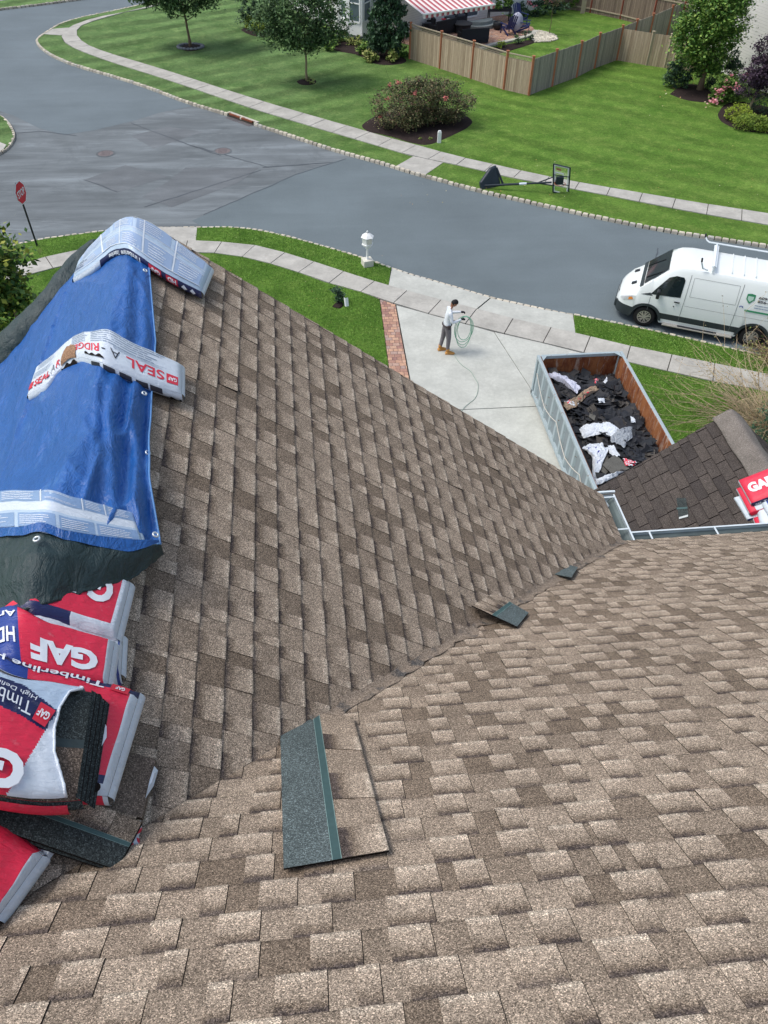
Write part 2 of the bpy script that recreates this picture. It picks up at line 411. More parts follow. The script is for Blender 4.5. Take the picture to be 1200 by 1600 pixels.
def pavement(name, outer, inner, step, z, mat=None):
    n = max(2, int(round(sum((outer[i+1]-outer[i]).length for i in range(len(outer)-1))/step)))
    def rs(P, n):
        L = [0]
        for i in range(1, len(P)): L.append(L[-1]+(P[i]-P[i-1]).length)
        out = []
        for k in range(n+1):
            s = L[-1]*k/n; i = 0
            while i < len(P)-2 and L[i+1] < s: i += 1
            out.append(P[i].lerp(P[i+1], (s-L[i])/max(1e-9, L[i+1]-L[i])))
        return out
    o = rs(outer, n); i_ = []
    for p in o:                                            # nearest point on the inner line keeps the joints square
        best = None
        for k in range(len(inner)-1):
            a, c = inner[k], inner[k+1]; d = c-a; t = max(0, min(1, (p-a).dot(d)/max(1e-9, d.dot(d)))); q = a+d*t
            if best is None or (q-p).length < best[0]: best = ((q-p).length, q)
        i_.append(best[1])
    b = MB()
    for k in range(n):
        g_ = .012; dz = random.uniform(-.003, .003)
        A, B_, C, D = o[k].lerp(o[k+1], g_), o[k].lerp(o[k+1], 1-g_), i_[k].lerp(i_[k+1], 1-g_), i_[k].lerp(i_[k+1], g_)
        b.prism([A, B_, C, D], z-.05, z+dz, 0)
        b.poly([(p.x, p.y, z-.02) for p in (o[k], o[k+1], i_[k+1], i_[k])], 1)
    ob = b.build(name, [mat or SIDE, JOINT], fixn=False); return tag(ob, kind='structure'), o, i_
pavement('pavement', fso, fsi, 1.35, LZ+.03)
# kerb of granite setts
def kerb(name, line_, h=.13, wd=.13, L=.27, z=0.0, jit=.012, skip=()):
    P = resample(line_, L); b = MB()
    for i in range(len(P)-1):
        c = (P[i]+P[i+1])/2; px_ = None
        if any((c-Vector(s[0])).length < s[1] for s in skip): continue
        d = (P[i+1]-P[i]); l = d.length; a = math.atan2(d.y, d.x)+random.uniform(-.05, .05)
        hh = h+random.uniform(-jit, jit); ww = wd*random.uniform(.9, 1.1); ll = l*random.uniform(.80, .9)
        m = Matrix.Rotation(a, 3, 'Z')
        k = .8
        base = [Vector((sx*ll/2, sy*ww/2, zz)) for zz, kk in ((-.02, 1), (hh*.75, 1)) for sx, sy in ((-1, -1), (1, -1), (1, 1), (-1, 1))]
        top = [Vector((sx*ll/2*k, sy*ww/2*k, hh)) for sx, sy in ((-1, -1), (1, -1), (1, 1), (-1, 1))]
        n = len(b.v)
        for p in base+top:
            q = m @ p; b.v.append((c.x+q.x, c.y+q.y, z+q.z))
        for lv in (0, 4):
            for j in range(4): b.face((n+lv+j, n+lv+(j+1) % 4, n+lv+4+(j+1) % 4, n+lv+4+j))
        b.face((n+8, n+9, n+10, n+11))
    # mortar bed between the setts
    for i in range(len(P)-1):
        d = (P[i+1]-P[i]).normalized(); s = Vector((-d.y, d.x))*wd*.36
        b.poly([(p.x, p.y, z+h*.55) for p in (P[i]-s, P[i+1]-s, P[i+1]+s, P[i]+s)], 1)
        b.poly([(P[i].x-s.x, P[i].y-s.y, z), (P[i+1].x-s.x, P[i+1].y-s.y, z), (P[i+1].x-s.x, P[i+1].y-s.y, z+h*.55), (P[i].x-s.x, P[i].y-s.y, z+h*.55)], 1)
        b.poly([(P[i].x+s.x, P[i].y+s.y, z), (P[i+1].x+s.x, P[i+1].y+s.y, z), (P[i+1].x+s.x, P[i+1].y+s.y, z+h*.55), (P[i].x+s.x, P[i].y+s.y, z+h*.55)], 1)
    return tag(b.build(name, [KERB, JOINT]), kind='structure')
DR1, DR2 = g(353, 176, LZ).xy, g(402, 193.5, LZ).xy
kerb('kerb', fk, skip=(((DR1+DR2)/2, 1.0),))
# verge and lawns beyond the road
poly_sheet('verge', [p for p in fk]+[p for p in reversed(fso)], LZ-.005, .1, GRASSF, MULCH)
FAR = [Vector((60, 18)), Vector((60, 110)), Vector((-60, 110)), Vector((-20, 90))]
half = [p for p in fsi]
poly_sheet('lawn', [p for p in fsi if p.x > 5.3]+[Vector((60, 20)), Vector((60, 110)), Vector((5.3, 110))], LZ, .1, GRASSF, MULCH)
poly_sheet('lawn', [p for p in fsi if p.x <= 5.3]+[fsi[[i for i, p in enumerate(fsi) if p.x > 5.3 and p.y < 45][0]], Vector((5.3, 110)), Vector((-30, 110))], LZ-.004, .1, GRASSL, MULCH)
# worn ramp and the crossing slab in the far verge
poly_sheet('pavement', pts_at([(646, 244), (692, 254), (664, 273), (618, 260)], LZ+.012), LZ+.012, .1, SIDE)
poly_sheet('pavement', pts_at([(107, 43), (96, 55), (68, 53), (82, 45)], LZ+.012), LZ+.012, .1, SIDE)

# near side
NK = [(-160, 432), (-60, 402), (17, 384), (58, 374), (110, 367), (157, 361), (200, 357), (246, 355), (308, 355), (357, 354), (399, 358), (442, 367), (498, 382), (549, 397), (583, 408), (611, 418)]
NK2 = [(896, 491), (967, 505), (1033, 519), (1100, 534), (1147, 545), (1260, 571), (1400, 600)]
RAMP = [(611, 418), (637, 427), (702, 445), (764, 464), (826, 477), (875, 488), (896, 491)]
NSO = [(-160, 478), (-60, 446), (9, 421), (58, 405), (125, 390), (200, 379), (246, 376), (304, 376), (385, 381), (428, 390), (498, 412), (555, 431), (607, 447), (665, 463), (767, 489), (812, 501), (863, 513), (900, 521), (967, 538), (1040, 553), (1143, 574), (1260, 598), (1400, 626)]
NSI = [(-160, 500), (-60, 464), (15, 438), (79, 420), (150, 405), (220, 397), (300, 394), (328, 395), (366, 399), (399, 406), (436, 416), (476, 429), (510, 442), (555, 453), (592, 467), (631, 479), (685, 495), (741, 510), (773, 518), (849, 536), (917, 553), (977, 565), (1033, 578), (1100, 594), (1200, 612), (1280, 628), (1400, 652)]
nk, nk2, ramp, nso, nsi = line(NK, LZ), line(NK2, LZ), line(RAMP, .05), line(NSO, LZ), line(NSI, LZ)
pavement('pavement', nso, nsi, 1.28, LZ+.03)
kerb('kerb', nk, h=.12, wd=.1, L=.24)
kerb('kerb', nk2, h=.12, wd=.1, L=.24)
kerb('kerb', ramp, h=.045, wd=.12, L=.24, jit=.004)
c0 = g(306, 376, LZ).xy; c1 = g(308, 355, LZ).xy; c2 = g(238, 376, LZ).xy; c3 = g(242, 355, LZ).xy
poly_sheet('verge', [p for p in nk if p.x > c1.x]+[g(607, 446, LZ).xy]+[p for p in reversed(nso) if c0.x < p.x < g(605, 446, LZ).x]+[c0, c1], LZ-.002, .1, GRASS, MULCH)
poly_sheet('verge', [p for p in nk if p.x < c3.x]+[c3, c2]+[p for p in reversed(nso) if p.x < c2.x], LZ-.002, .1, GRASS, MULCH)
poly_sheet('verge', [p for p in nk2]+[p for p in reversed(nso) if p.x > g(899, 521, LZ).x]+[g(899, 521, LZ).xy], LZ-.002, .1, GRASS, MULCH)
poly_sheet('pavement', [c3, c1, c0, c2], LZ+.01, .1, SIDE)
# driveway: ramp slabs to the road, then the big slabs
def slab(px, z=LZ+.022, mat=CONC, gap=.015, dz=None):
    P = pts_at(px, z); c = sum(P, Vector((0, 0)))/len(P)
    P = [p+(c-p).normalized()*gap for p in P]
    return P
b = MB()
def apron_mid(px1, px2):                                   # slabs between kerb ramp and pavement, sloping to the road
    return
top_l, top_r = RAMP, [(607, 447), (665, 463), (767, 489), (812, 501), (863, 513), (899, 521)]
segs = [((612, 419), (766, 465), (744, 483), (607, 446)), ((767, 466), (896, 492), (899, 520), (745, 484))]
for q in segs:
    A = [g(*q[0], .05), g(*q[1], .05), g(*q[2], LZ+.02), g(*q[3], LZ+.02)]
    c = sum(A, Vector())/4; A = [p+(c-p).normalized()*.004 for p in A]
    mids = []
    if q[0] == (612, 419):
        A = [A[0], g(637, 428, .05), g(702, 446, .05), A[1], A[2], g(665, 462, LZ+.02), A[3]]
    else:
        A = [A[0], g(826, 479, .05), A[1], A[2], g(812, 500, LZ+.02), A[3]]
    b.poly(A)
slabs = [[(632, 480), (741, 511), (771, 519), (846, 634), (692, 641), (646, 612), (619, 477)],
         [(774, 519), (918, 554), (975, 566), (1100, 690), (940, 690), (895, 632), (849, 634)],
         [(692, 642), (847, 636), (905, 745), (1000, 1000), (800, 1100), (560, 640)]]
zz = LZ+.02
J1, J2, J3 = g(772, 518.5, zz), g(847, 634.5, zz), g(905, 745, zz)
dl0, dl1 = g(619, 476.5, zz), g(644.5, 611.5, zz)
dd = (dl1-dl0).normalized(); dlN = dl0+dd*15
jd = (J3-J1).normalized(); jN = J1+jd*15
rt0 = g(918, 553.5, zz); rtN = Vector((rt0.x+.15, 5, zz))
def lerp3(a, b_, t): return a+(b_-a)*t
def at_y(a, b_, y): t = (y-a.y)/(b_.y-a.y); return a+(b_-a)*t
yc = J2.y
for quad in ([dl0, g(685, 494.8, zz), g(741, 509.8, zz), J1, J2, at_y(dl0, dlN, yc+.05)],
             [J1, g(849, 536, zz), rt0, at_y(rt0, rtN, yc-.3), J2],
             [at_y(dl0, dlN, yc+.05), J2, at_y(J1, jN, 11.5), at_y(dl0, dlN, 11.5)],
             [J2, at_y(rt0, rtN, yc-.3), at_y(rt0, rtN, 11.3), at_y(J1, jN, 11.5)],
             [at_y(dl0, dlN, 11.5), at_y(J1, jN, 11.5), at_y(J1, jN, 7.3), at_y(dl0, dlN, 7.3)],
             [at_y(J1, jN, 11.5), at_y(rt0, rtN, 11.3), at_y(rt0, rtN, 7.3), at_y(J1, jN, 7.3)]):
    c = sum(quad, Vector())/len(quad); Q = [p+(c-p).normalized()*.018 for p in quad]
    b.prism([(p.x, p.y) for p in Q], zz-.08, zz)
    b.poly([(p.x, p.y, zz-.03) for p in quad], 1)
tag(b.build('driveway', [CONC, JOINT], tri=True, fixn=False), kind='structure')
# brick paver strip
def m_pavers(name, rot):
    t = NT(name); mp = t.mapped((1, 1, 1), (0, 0, rot), world=True)
    br = t.n('ShaderNodeTexBrick'); br.inputs['Scale'].default_value = 1.0; br.inputs['Brick Width'].default_value = .21; br.inputs['Row Height'].default_value = .155
    br.inputs['Mortar Size'].default_value = .006; br.inputs['Color1'].default_value = (0, 0, 0, 1); br.inputs['Color2'].default_value = (1, 1, 1, 1); br.inputs['Mortar'].default_value = (.5, .5, .5, 1)
    br.offset_frequency = 2; br.squash = .7; br.squash_frequency = 3
    t.l(mp, br.inputs['Vector'])
    c = t.ramp(br.outputs['Color'], [(0, srgb(146, 112, 104)), (.35, srgb(176, 138, 118)), (.7, srgb(196, 158, 132)), (1, srgb(160, 140, 134))])
    c = t.mix(br.outputs['Fac'], c, srgb(92, 80, 72))
    c = t.mix(1.0, c, t.ramp(t.noise(14, 4, .6, mp), [(.3, .8), (.7, 1.15)]), 'MULTIPLY')
    t.bump(t.math('SUBTRACT', 1.0, br.outputs['Fac']), .6, .01)
    return t.fin(c, .85, .2)
pv0, pv1 = g(594, 468, zz), g(610, 590, zz)
pvd = (pv1-pv0).normalized(); pvN = pv0+pvd*16
PAV = m_pavers('brick_pavers', math.atan2(pvd.x, -pvd.y)*-1)
P = [pv0, g(617.5, 475.5, zz), dlN+Vector((-.03, 0, 0)), pvN]
poly_sheet('paver_strip', [(p.x, p.y) for p in P], zz-.004, .1, PAV)
# lawns of our plot, left and right of the drive
poly_sheet('lawn', [p for p in nsi if p.x < pv0.x-.05]+[pv0.xy+Vector((-.02, 0)), pvN.xy, Vector((pvN.x, -30)), Vector((-60, -30)), Vector((-60, 10))], LZ, .1, GRASS, MULCH)
poly_sheet('lawn', [p for p in nsi if p.x > rt0.x+.05]+[Vector((60, 5)), Vector((60, -30)), Vector((rtN.x+.03, -30)), Vector((rtN.x+.03, 5)), rt0.xy+Vector((.03, 0))], LZ, .1, GRASS, MULCH)
# other street corners at the far left
lk = line([(-120, 132), (-60, 155), (0, 179), (12, 190), (20, 203), (22, 213), (14, 227), (0, 238), (-60, 262), (-160, 290)], LZ)
kerb('kerb', lk, h=.11)
poly_sheet('lawn', [p for p in lk]+[Vector((-60, lk[-1].y)), Vector((-60, lk[0].y))], LZ, .1, GRASSF, MULCH)
poly_sheet('pavement', pts_at([(-90, 228), (-20, 224), (0, 222), (10, 226), (6, 232), (0, 236), (-60, 258), (-120, 270)], LZ+.012), LZ+.012, .1, SIDE)
tk = line([(-160, 38), (-60, 22), (0, 13), (45, 8), (92, 2), (150, -6), (260, -24), (500, -70)], LZ)
kerb('kerb', tk)
poly_sheet('lawn', [p for p in tk]+[Vector((-5, 110)), Vector((-70, 110))], LZ-.008, .1, GRASSF, MULCH)
poly_sheet('pavement', pts_at([(-160, 22), (-60, 8), (0, 1), (30, -3), (30, -8), (0, -5), (-60, 1), (-160, 14)], LZ+.012), LZ+.012, .1, SIDE)

# manhole covers and storm drain (things)
IRON = M('rusty_iron', srgb(112, 104, 104), .8, .25, 12, .4, 60)
RUST = M('rust', srgb(118, 66, 44), .9, .3, 9, .5, 50)
for i, (x, y, l) in enumerate(((165, 240, 'round iron manhole cover on the left in the crossing'), (348, 236, 'round iron manhole cover nearer the storm drain'))):
    p = g(x, y, 0); t = thing('manhole_cover', p, l, 'manhole cover', 'manhole covers in the crossing')
    b = MB(); b.lathe([(.33, 0), (.33, .012), (.30, .014), (.30, .010), (.02, .010)], 24)
    for k in range(6): b.box((0, -.2+.08*k, .013), (.4, .02, .006))
    b.build('lid', IRON, t)
    b = MB(); b.lathe([(.42, .0), (.42, .010), (.34, .012), (.34, 0)], 24); b.build('frame', PATCH, t)
d = (DR2-DR1); ang = math.atan2(d.y, d.x)
t = thing('storm_drain', ((DR1.x+DR2.x)/2, (DR1.y+DR2.y)/2, 0), 'rusty storm drain inlet with two openings in the far kerb', 'storm drain', rz=ang)
b = MB()
for x in (-1.0, 0, 1.0): b.box((x, .06, .07), (.10, .24, .16))
b.box((0, .17, .10), (2.05, .14, .06)); b.build('curb_box', KERB, t)
for s in (-1, 1):
    b = MB(); b.tube([(s*.44-.38, -.02, .12), (s*.44+.38, -.02, .12)], .055, 10); b.box((s*.44, .09, .06), (.78, .06, .11)); b.build('hood', RUST, t)
    b = MB(); b.box((s*.44, -.28, .008), (.8, .03, .016)); b.box((s*.44, -.1, .008), (.8, .03, .016))
    for k in range(9): b.box((s*.44-.38+.095*k, -.19, .007), (.03, .16, .014))
    b.build('grate', IRON, t)

# ------------------------------------------------------------------ our house: roof planes, gutters, walls
TH = .755                                                  # roof pitch (rise over run)
XR, ZR, YR = -1.01, 8.6+.755*3.71, 5.10                      # ridge of the front gable, its height, its street end
XE, YE, ZE = 2.7, 4.5, 8.6                                 # inner corner where both eaves meet
house = thing('house', (1.0, 0.0, LZ), 'two-storey house whose brown laminated shingle roofs meet in a valley', 'house')
def shingle_field(name, O, U, V, N, ulen, vlen, expo, clips, parent, seed, mats, laminated=True, tabw=(.10, .25), crop=None):
    rnd = random.Random(seed); b = MB(); b.c = []
    O, U, V, N = Vector(O), Vector(U).normalized(), Vector(V).normalized(), Vector(N).normalized()
    def P(u, v, h): return O+U*u+V*v+N*h
    def slab(u0, u1, v0, v1, hl, hu, tone, tooth, side=True, skew=0.0, curl=0.0):
        n = len(b.v)
        b.v += [tuple(P(u0+skew, v0, hl+curl)), tuple(P(u1+skew, v0, hl)), tuple(P(u1, v1, hu)), tuple(P(u0, v1, hu)),
                tuple(P(u0+skew, v0, -.004)), tuple(P(u1+skew, v0, -.004)), tuple(P(u1, v1, -.004)), tuple(P(u0, v1, -.004))]
        b.face((n, n+1, n+2, n+3), 0); b.c += [tone, tooth, 1, 1, tone, tooth, 1, 1, tone, tooth, 0, 1, tone, tooth, 0, 1]
        for q in ((n, n+4, n+5, n+1), (n+1, n+5, n+6, n+2), (n, n+3, n+7, n+4)):
            b.face(q, 1); b.c += [0, 0, 0, 1]*4
        if tooth:                                              # dark cut edge, flared on one side to draw in the tooth's shadow line
            m_ = len(b.v); lo_ = .0009
            b.v += [tuple(P(u1+skew, v0, hl)), tuple(P(u1+skew+.0024, v0, hl-.0020)), tuple(P(u1+.0024, v1, hu-.0022)), tuple(P(u1, v1, hu))]
            b.face((m_, m_+1, m_+2, m_+3), 1); b.c += [0, 0, 0, 1]*4
    k = 0
    while k*expo < vlen:
        v0 = k*expo+rnd.uniform(-.003, .003); v1 = v0+expo+.012
        u = -rnd.random()*.3; tooth = rnd.random() < .5; joint = rnd.uniform(0, 1.0)
        ue, ub = ulen, 0
        if crop: ub, ue = crop(v0)
        while u < ulen:
            if laminated:
                wd = rnd.choice((rnd.uniform(.055, .09), rnd.uniform(.09, .13), rnd.uniform(.10, .16))) if tooth else rnd.uniform(.065, .15)
                if rnd.random() < .05: wd = rnd.uniform(.02, .05)
            else: wd = .305
            if u+wd > ub-.2 and u < ue+.2:
                tone = rnd.random()
                if laminated:
                    hl = .0065+rnd.uniform(-.001, .001)
                    if tooth:
                        tone = min(1, max(0, rnd.gauss(.38, .32)))
                        curl = rnd.uniform(.003, .009) if rnd.random() < .02 else 0
                        slab(u, u+wd, v0, v1, hl+.0026, .0026, tone, 1, curl=curl)
                    else:
                        tone = rnd.choice((rnd.uniform(.0, .25), rnd.uniform(.35, .75), rnd.uniform(.7, 1)))
                        slab(u, u+wd, v0, v1, hl, .0005, tone, 0)
                else:
                    cut = rnd.random() < .12
                    slab(u+.005, u+wd-.005, v0, v1, .013+rnd.uniform(-.001, .002), .001, tone*.8, 0, skew=rnd.uniform(-.002, .002))
            u += wd
            if laminated: tooth = not tooth
        k += 1
    n = len(b.v)
    b.v += [tuple(P(-.3, -.01, -.006)), tuple(P(ulen+.02, -.01, -.006)), tuple(P(ulen+.02, vlen, -.006)), tuple(P(-.3, vlen, -.006))]
    b.face((n, n+1, n+2, n+3), 1); b.c += [0, 0, 0, 1]*4
    o = b.build(name, mats, parent, world=True)
    bm = bmesh.new(); bm.from_mesh(o.data)
    for co, no in clips:
        co = Vector(co)-parent.location
        bmesh.ops.bisect_plane(bm, geom=bm.verts[:]+bm.edges[:]+bm.faces[:], plane_co=co, plane_no=no, clear_outer=True, dist=1e-6)
    bm.to_mesh(o.data); bm.free()
    return o
cA = math.cos(math.atan(TH)); sA = math.sin(math.atan(TH))
EX = .130
# gable slope facing the drive
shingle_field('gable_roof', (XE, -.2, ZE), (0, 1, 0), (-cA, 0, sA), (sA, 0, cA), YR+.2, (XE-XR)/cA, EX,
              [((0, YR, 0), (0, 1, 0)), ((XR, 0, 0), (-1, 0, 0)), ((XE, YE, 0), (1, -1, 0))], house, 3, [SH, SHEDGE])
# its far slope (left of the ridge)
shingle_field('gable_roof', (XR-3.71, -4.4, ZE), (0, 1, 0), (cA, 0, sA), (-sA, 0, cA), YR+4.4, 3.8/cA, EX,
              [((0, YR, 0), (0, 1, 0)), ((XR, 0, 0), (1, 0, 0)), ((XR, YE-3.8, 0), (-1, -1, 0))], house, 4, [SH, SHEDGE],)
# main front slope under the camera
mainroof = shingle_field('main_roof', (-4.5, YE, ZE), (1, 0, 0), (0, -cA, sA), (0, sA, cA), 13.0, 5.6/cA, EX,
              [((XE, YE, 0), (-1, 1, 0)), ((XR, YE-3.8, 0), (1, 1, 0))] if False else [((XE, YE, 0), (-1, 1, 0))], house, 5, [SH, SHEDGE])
zt = ZE+5.6*TH
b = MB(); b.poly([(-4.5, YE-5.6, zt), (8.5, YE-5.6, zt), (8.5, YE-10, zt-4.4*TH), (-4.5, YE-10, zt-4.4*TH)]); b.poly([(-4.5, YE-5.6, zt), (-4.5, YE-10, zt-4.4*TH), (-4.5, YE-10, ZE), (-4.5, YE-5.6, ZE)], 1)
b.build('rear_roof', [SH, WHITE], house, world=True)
# worn, roughly cut valley line
b = MB(); rnd = random.Random(11); ns = 90
for i in range(ns):
    t0, t1 = i/ns*3.75, (i+1)/ns*3.75
    def vp(t, off, w_): return Vector((XE-t+off*.7071, YE-t-off*.7071, ZE+TH*t+abs(off)*0))
    for s in (0, 1):
        pass
def vz(x, y): return ZE+TH*max(XE-x, YE-y) if False else ZE+TH*min(XE-x, 99) if (XE-x) > (YE-y) else ZE+TH*(YE-y)
base = len(b.v); W = []
for i in range(ns+1):
    t = i/ns*2.76; wa = .02+.03*noise.noise(Vector((i*.35, 0, 0)))+.012*rnd.random(); wb = .028+.05*noise.noise(Vector((i*.3, 5, 0)))+.02*rnd.random()
    for off in (-wa, -wa*.5, 0, wb*.5, wb):
        x = XE-t+off*.7071; y = YE-t-off*.7071
        z = ZE+TH*max(XE-x, YE-y)+.010+.012*max(0, 1-abs(off)/.05)
        b.v.append((x, y, z))
for i in range(ns):
    for j in range(4):
        a = base+i*5+j; b.face((a, a+1, a+6, a+5))
b.build('valley', WORN, house, world=True, smooth=True)
# white-painted rake and fascia boards, walls
SIDING_W = M('white_vinyl', srgb(214, 214, 208), .6, .05, 2)
for s in (1, -1):
    b = MB(); e_ = XE-XR; b.poly([(XR, YR-.015, ZR-.04), (XR+s*e_, YR-.015, ZE-.04), (XR+s*e_, YR-.015, ZE-.2), (XR, YR-.015, ZR-.2)])
    b.poly([(XR, YR-.04, ZR-.04), (XR+s*e_, YR-.04, ZE-.04), (XR+s*e_, YR-.04, ZE-.2), (XR, YR-.04, ZR-.2)])
    b.poly([(XR, YR-.015, ZR-.2), (XR+s*e_, YR-.015, ZE-.2), (XR+s*e_, YR-.4, ZE-.2), (XR, YR-.4, ZR-.2)]); b.build('rake_board', WHITE, house, world=True)
def m_siding(name, col, step=.11):
    t = NT(name); P = t.geo().outputs['Position']; sp = t.n('ShaderNodeSeparateXYZ'); t.l(P, sp.inputs[0])
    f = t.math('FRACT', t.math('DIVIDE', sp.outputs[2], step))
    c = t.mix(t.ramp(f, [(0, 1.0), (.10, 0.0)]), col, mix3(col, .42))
    c = t.mix(1.0, c, t.ramp(t.noise(1.5, 4, .6, P), [(.3, .93), (.7, 1.04)]), 'MULTIPLY')
    t.bump(f, .6, .02); return t.fin(c, .55, .4)
SIDING = m_siding('clapboard', srgb(208, 208, 202))
b = MB()
b.prism([(-4.6, -6), (6.9, -6), (6.9, 4.1), (2.35, 4.1), (2.35, 4.75), (-4.55, 4.75), (-4.55, -6)], -LZ, ZE-.12-LZ)
n = len(b.v)
b.poly([(2.35, 4.75, ZE-.15), (-4.55, 4.75, ZE-.15), (XR, 4.75, ZR-.25)])
b.build('wall', SIDING, house, world=True, tri=True)
# gutters with hangers
GUT = M('gutter_aluminium', srgb(205, 216, 220), .35, .06, 5, spec=.6)
GUTIN = M('gutter_inside', srgb(96, 108, 108), .7, .3, 7)
def gutter(name, a, c, out, closed_end=True):
    """a..c run along the eave, out = horizontal unit vector away from the roof"""
    a, c, out = Vector(a), Vector(c), Vector(out); b = MB(); up = Vector((0, 0, 1))
    prof = [(0, 0.0), (0, -.10), (.075, -.105), (.10, -.06), (.125, -.035), (.125, .004), (.108, .004)]
    prof2 = [(.108, -.004), (.116, -.04), (.09, -.06), (.07, -.097), (.006, -.094), (.006, -.002), (0, 0)]
    P = [(a+out*x+up*z, c+out*x+up*z) for x, z in prof]; Q = [(a+out*x+up*z, c+out*x+up*z) for x, z in prof2]
    for i in range(len(P)-1): b.poly([P[i][0], P[i][1], P[i+1][1], P[i+1][0]])
    for i in range(len(Q)-1): b.poly([Q[i][0], Q[i][1], Q[i+1][1], Q[i+1][0]], 1 if i in (1, 2, 3) else 0)
    if closed_end:
        for e in (c,): b.poly([e+out*x+up*z for x, z in prof])
    o = b.build(name, [GUT, GUTIN], house, world=True)
    L = (c-a).length; d = (c-a)/L; k = .16
    while k < L:
        h = MB(); p = a+d*k+up*.006; h.bar(p-out*.01, p+out*.118, .016, .004); h.build('hanger', GUT, o)
        o2 = o.children[-1]; o2.data.transform(Matrix.Translation(-house.location)); k += .42 if L < 2 else .62
    return o
gutter('gutter', (XE+.012, YE+.012, ZE-.03), (XE+.012, YR+.03, ZE-.03), (1, 0, 0))
gutter('gutter', (XE+.137, YE+.012, ZE-.03), (8.4, YE+.012, ZE-.03), (0, 1, 0))
b = MB(); b.box((XE+.07, YE+.075, ZE-.08), (.118, .118, .11)); 
b = MB()
# mitred corner piece
b.poly([(XE+.012, YE+.012, ZE-.125), (XE+.137, YE+.012, ZE-.125), (XE+.137, YE+.137, ZE-.125), (XE+.012, YE+.137, ZE-.125)], 1)
b.build('gutter_corner', [GUT, GUTIN], house, world=True)
b = MB(); b.tube([(XE+.07, YR+.0, ZE-.12), (XE+.07, YR-.02, ZE-.3), (XE-.3, YR-.3, ZE-.6), (XE-.32, YR-.3, .3)], .04, 8); b.build('downpipe', GUT, house, world=True)
b = MB(); b.box((XE+.07, YR+.052, ZE-.015), (.15, .02, .02)); b.box((XE-.02, YR+.052, ZE-.012), (.16, .016, .012)); b.build('gutter_end', GUT, house, world=True)

# ------------------------------------------------------------------ garage roof (old three-tab shingles)
TG = math.tan(R(39.6)); GX, GZ, GY = 5.25, 7.7, 7.34
garage = thing('garage', (5.25, 6.0, LZ), 'attached garage wing with an old dark three-tab shingle roof', 'garage')
cG, sG = math.cos(R(39.6)), math.sin(R(39.6))
for s in (-1, 1):
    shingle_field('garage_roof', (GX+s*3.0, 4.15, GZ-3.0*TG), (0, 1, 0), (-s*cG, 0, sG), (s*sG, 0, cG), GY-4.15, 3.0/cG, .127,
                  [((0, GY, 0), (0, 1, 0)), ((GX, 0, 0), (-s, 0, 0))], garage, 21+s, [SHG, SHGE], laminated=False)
def cap(u, v):
    y = 4.15+(GY+.012-4.15)*v; x = (u-.5)*.40
    st = .006*((v*22) % 1)
    z = GZ+.028-TG*(math.sqrt(x*x+.05**2)-.05) + .018*noise.noise(Vector((x*6, y*2.2, 3)))+.008*math.sin(y*9)
    return (GX+x, y, z-st)
b = MB(); b.grid(cap, 14, 90); o = b.build('ridge_cap', RIDGEG, garage, world=True, smooth=True)
sm = o.modifiers.new('s', 'SOLIDIFY'); sm.thickness = .02
b = MB(); b.prism([(GX-2.75, 4.12), (GX+2.75, 4.12), (GX+2.75, 6.95), (GX-2.75, 6.95)], 0, GZ-3.0*TG+.1)
b.poly([(GX-2.75, 6.95, GZ-3.0*TG+.1), (GX+2.75, 6.95, GZ-3.0*TG+.1), (GX, 6.95, GZ-.15)]); b.build('wall', SIDING, garage, world=True)
for s in (-1, 1):
    b = MB(); b.poly([(GX, GY-.015, GZ-.02), (GX+s*3, GY-.015, GZ-3*TG-.02), (GX+s*3, GY-.015, GZ-3*TG-.2), (GX, GY-.015, GZ-.2)]); b.build('rake_board', WHITE, garage, world=True)
nG = Vector((-TG, 0, 1)); pG = Vector((GX, 0, GZ))
def gp(px, py, h=0): return onplane(px, py, nG, pG+Vector((0, 0, h)))
PATCHM = M('repair_membrane', srgb(70, 80, 78), .6, .2, 20)
def flat_on(name, quads, label, cat, h=.02, mat=None, fn=gp, group=None, thick=.006):
    P = [fn(x, y, h) for x, y in quads]; c = sum(P, Vector())/len(P)
    t = thing(name, c, label, cat, group); b = MB(); n = len(b.v); k = len(P)
    b.v += [tuple(p-c) for p in P]+[tuple(p-c-Vector((0, 0, thick))) for p in P]
    b.face(range(k)); 
    for i in range(k): b.face((i, k+i, k+(i+1) % k, (i+1) % k))
    return t, b
t, b = flat_on('shingle_scrap', [(1057, 778), (1072, 778), (1076, 808), (1061, 811)], 'greenish patch shingle lying in the middle of the old garage roof', 'shingle'); b.build('sheet', BACKD, t)
q = [gp(x, y, .028)-t.location for x, y in ((1057, 793), (1074, 792), (1074.5, 794.5), (1057.5, 796))]; b = MB(); b.poly(q); b.build('sealant_line', STRIPE, t)
q = [gp(x, y, .028)-t.location for x, y in ((1061, 808), (1075, 804), (1075, 807), (1061, 811))]; b = MB(); b.poly(q); b.build('torn_edge', M('pale_felt', srgb(190, 196, 196), .8, .2, 60), t)
t, b = flat_on('shingle_scrap', [(953, 804), (962, 794), (972, 797), (967, 803), (958, 807)], 'small dark torn flap near the gutter end of the old garage roof', 'shingle'); b.build('flap', BACKD, t)

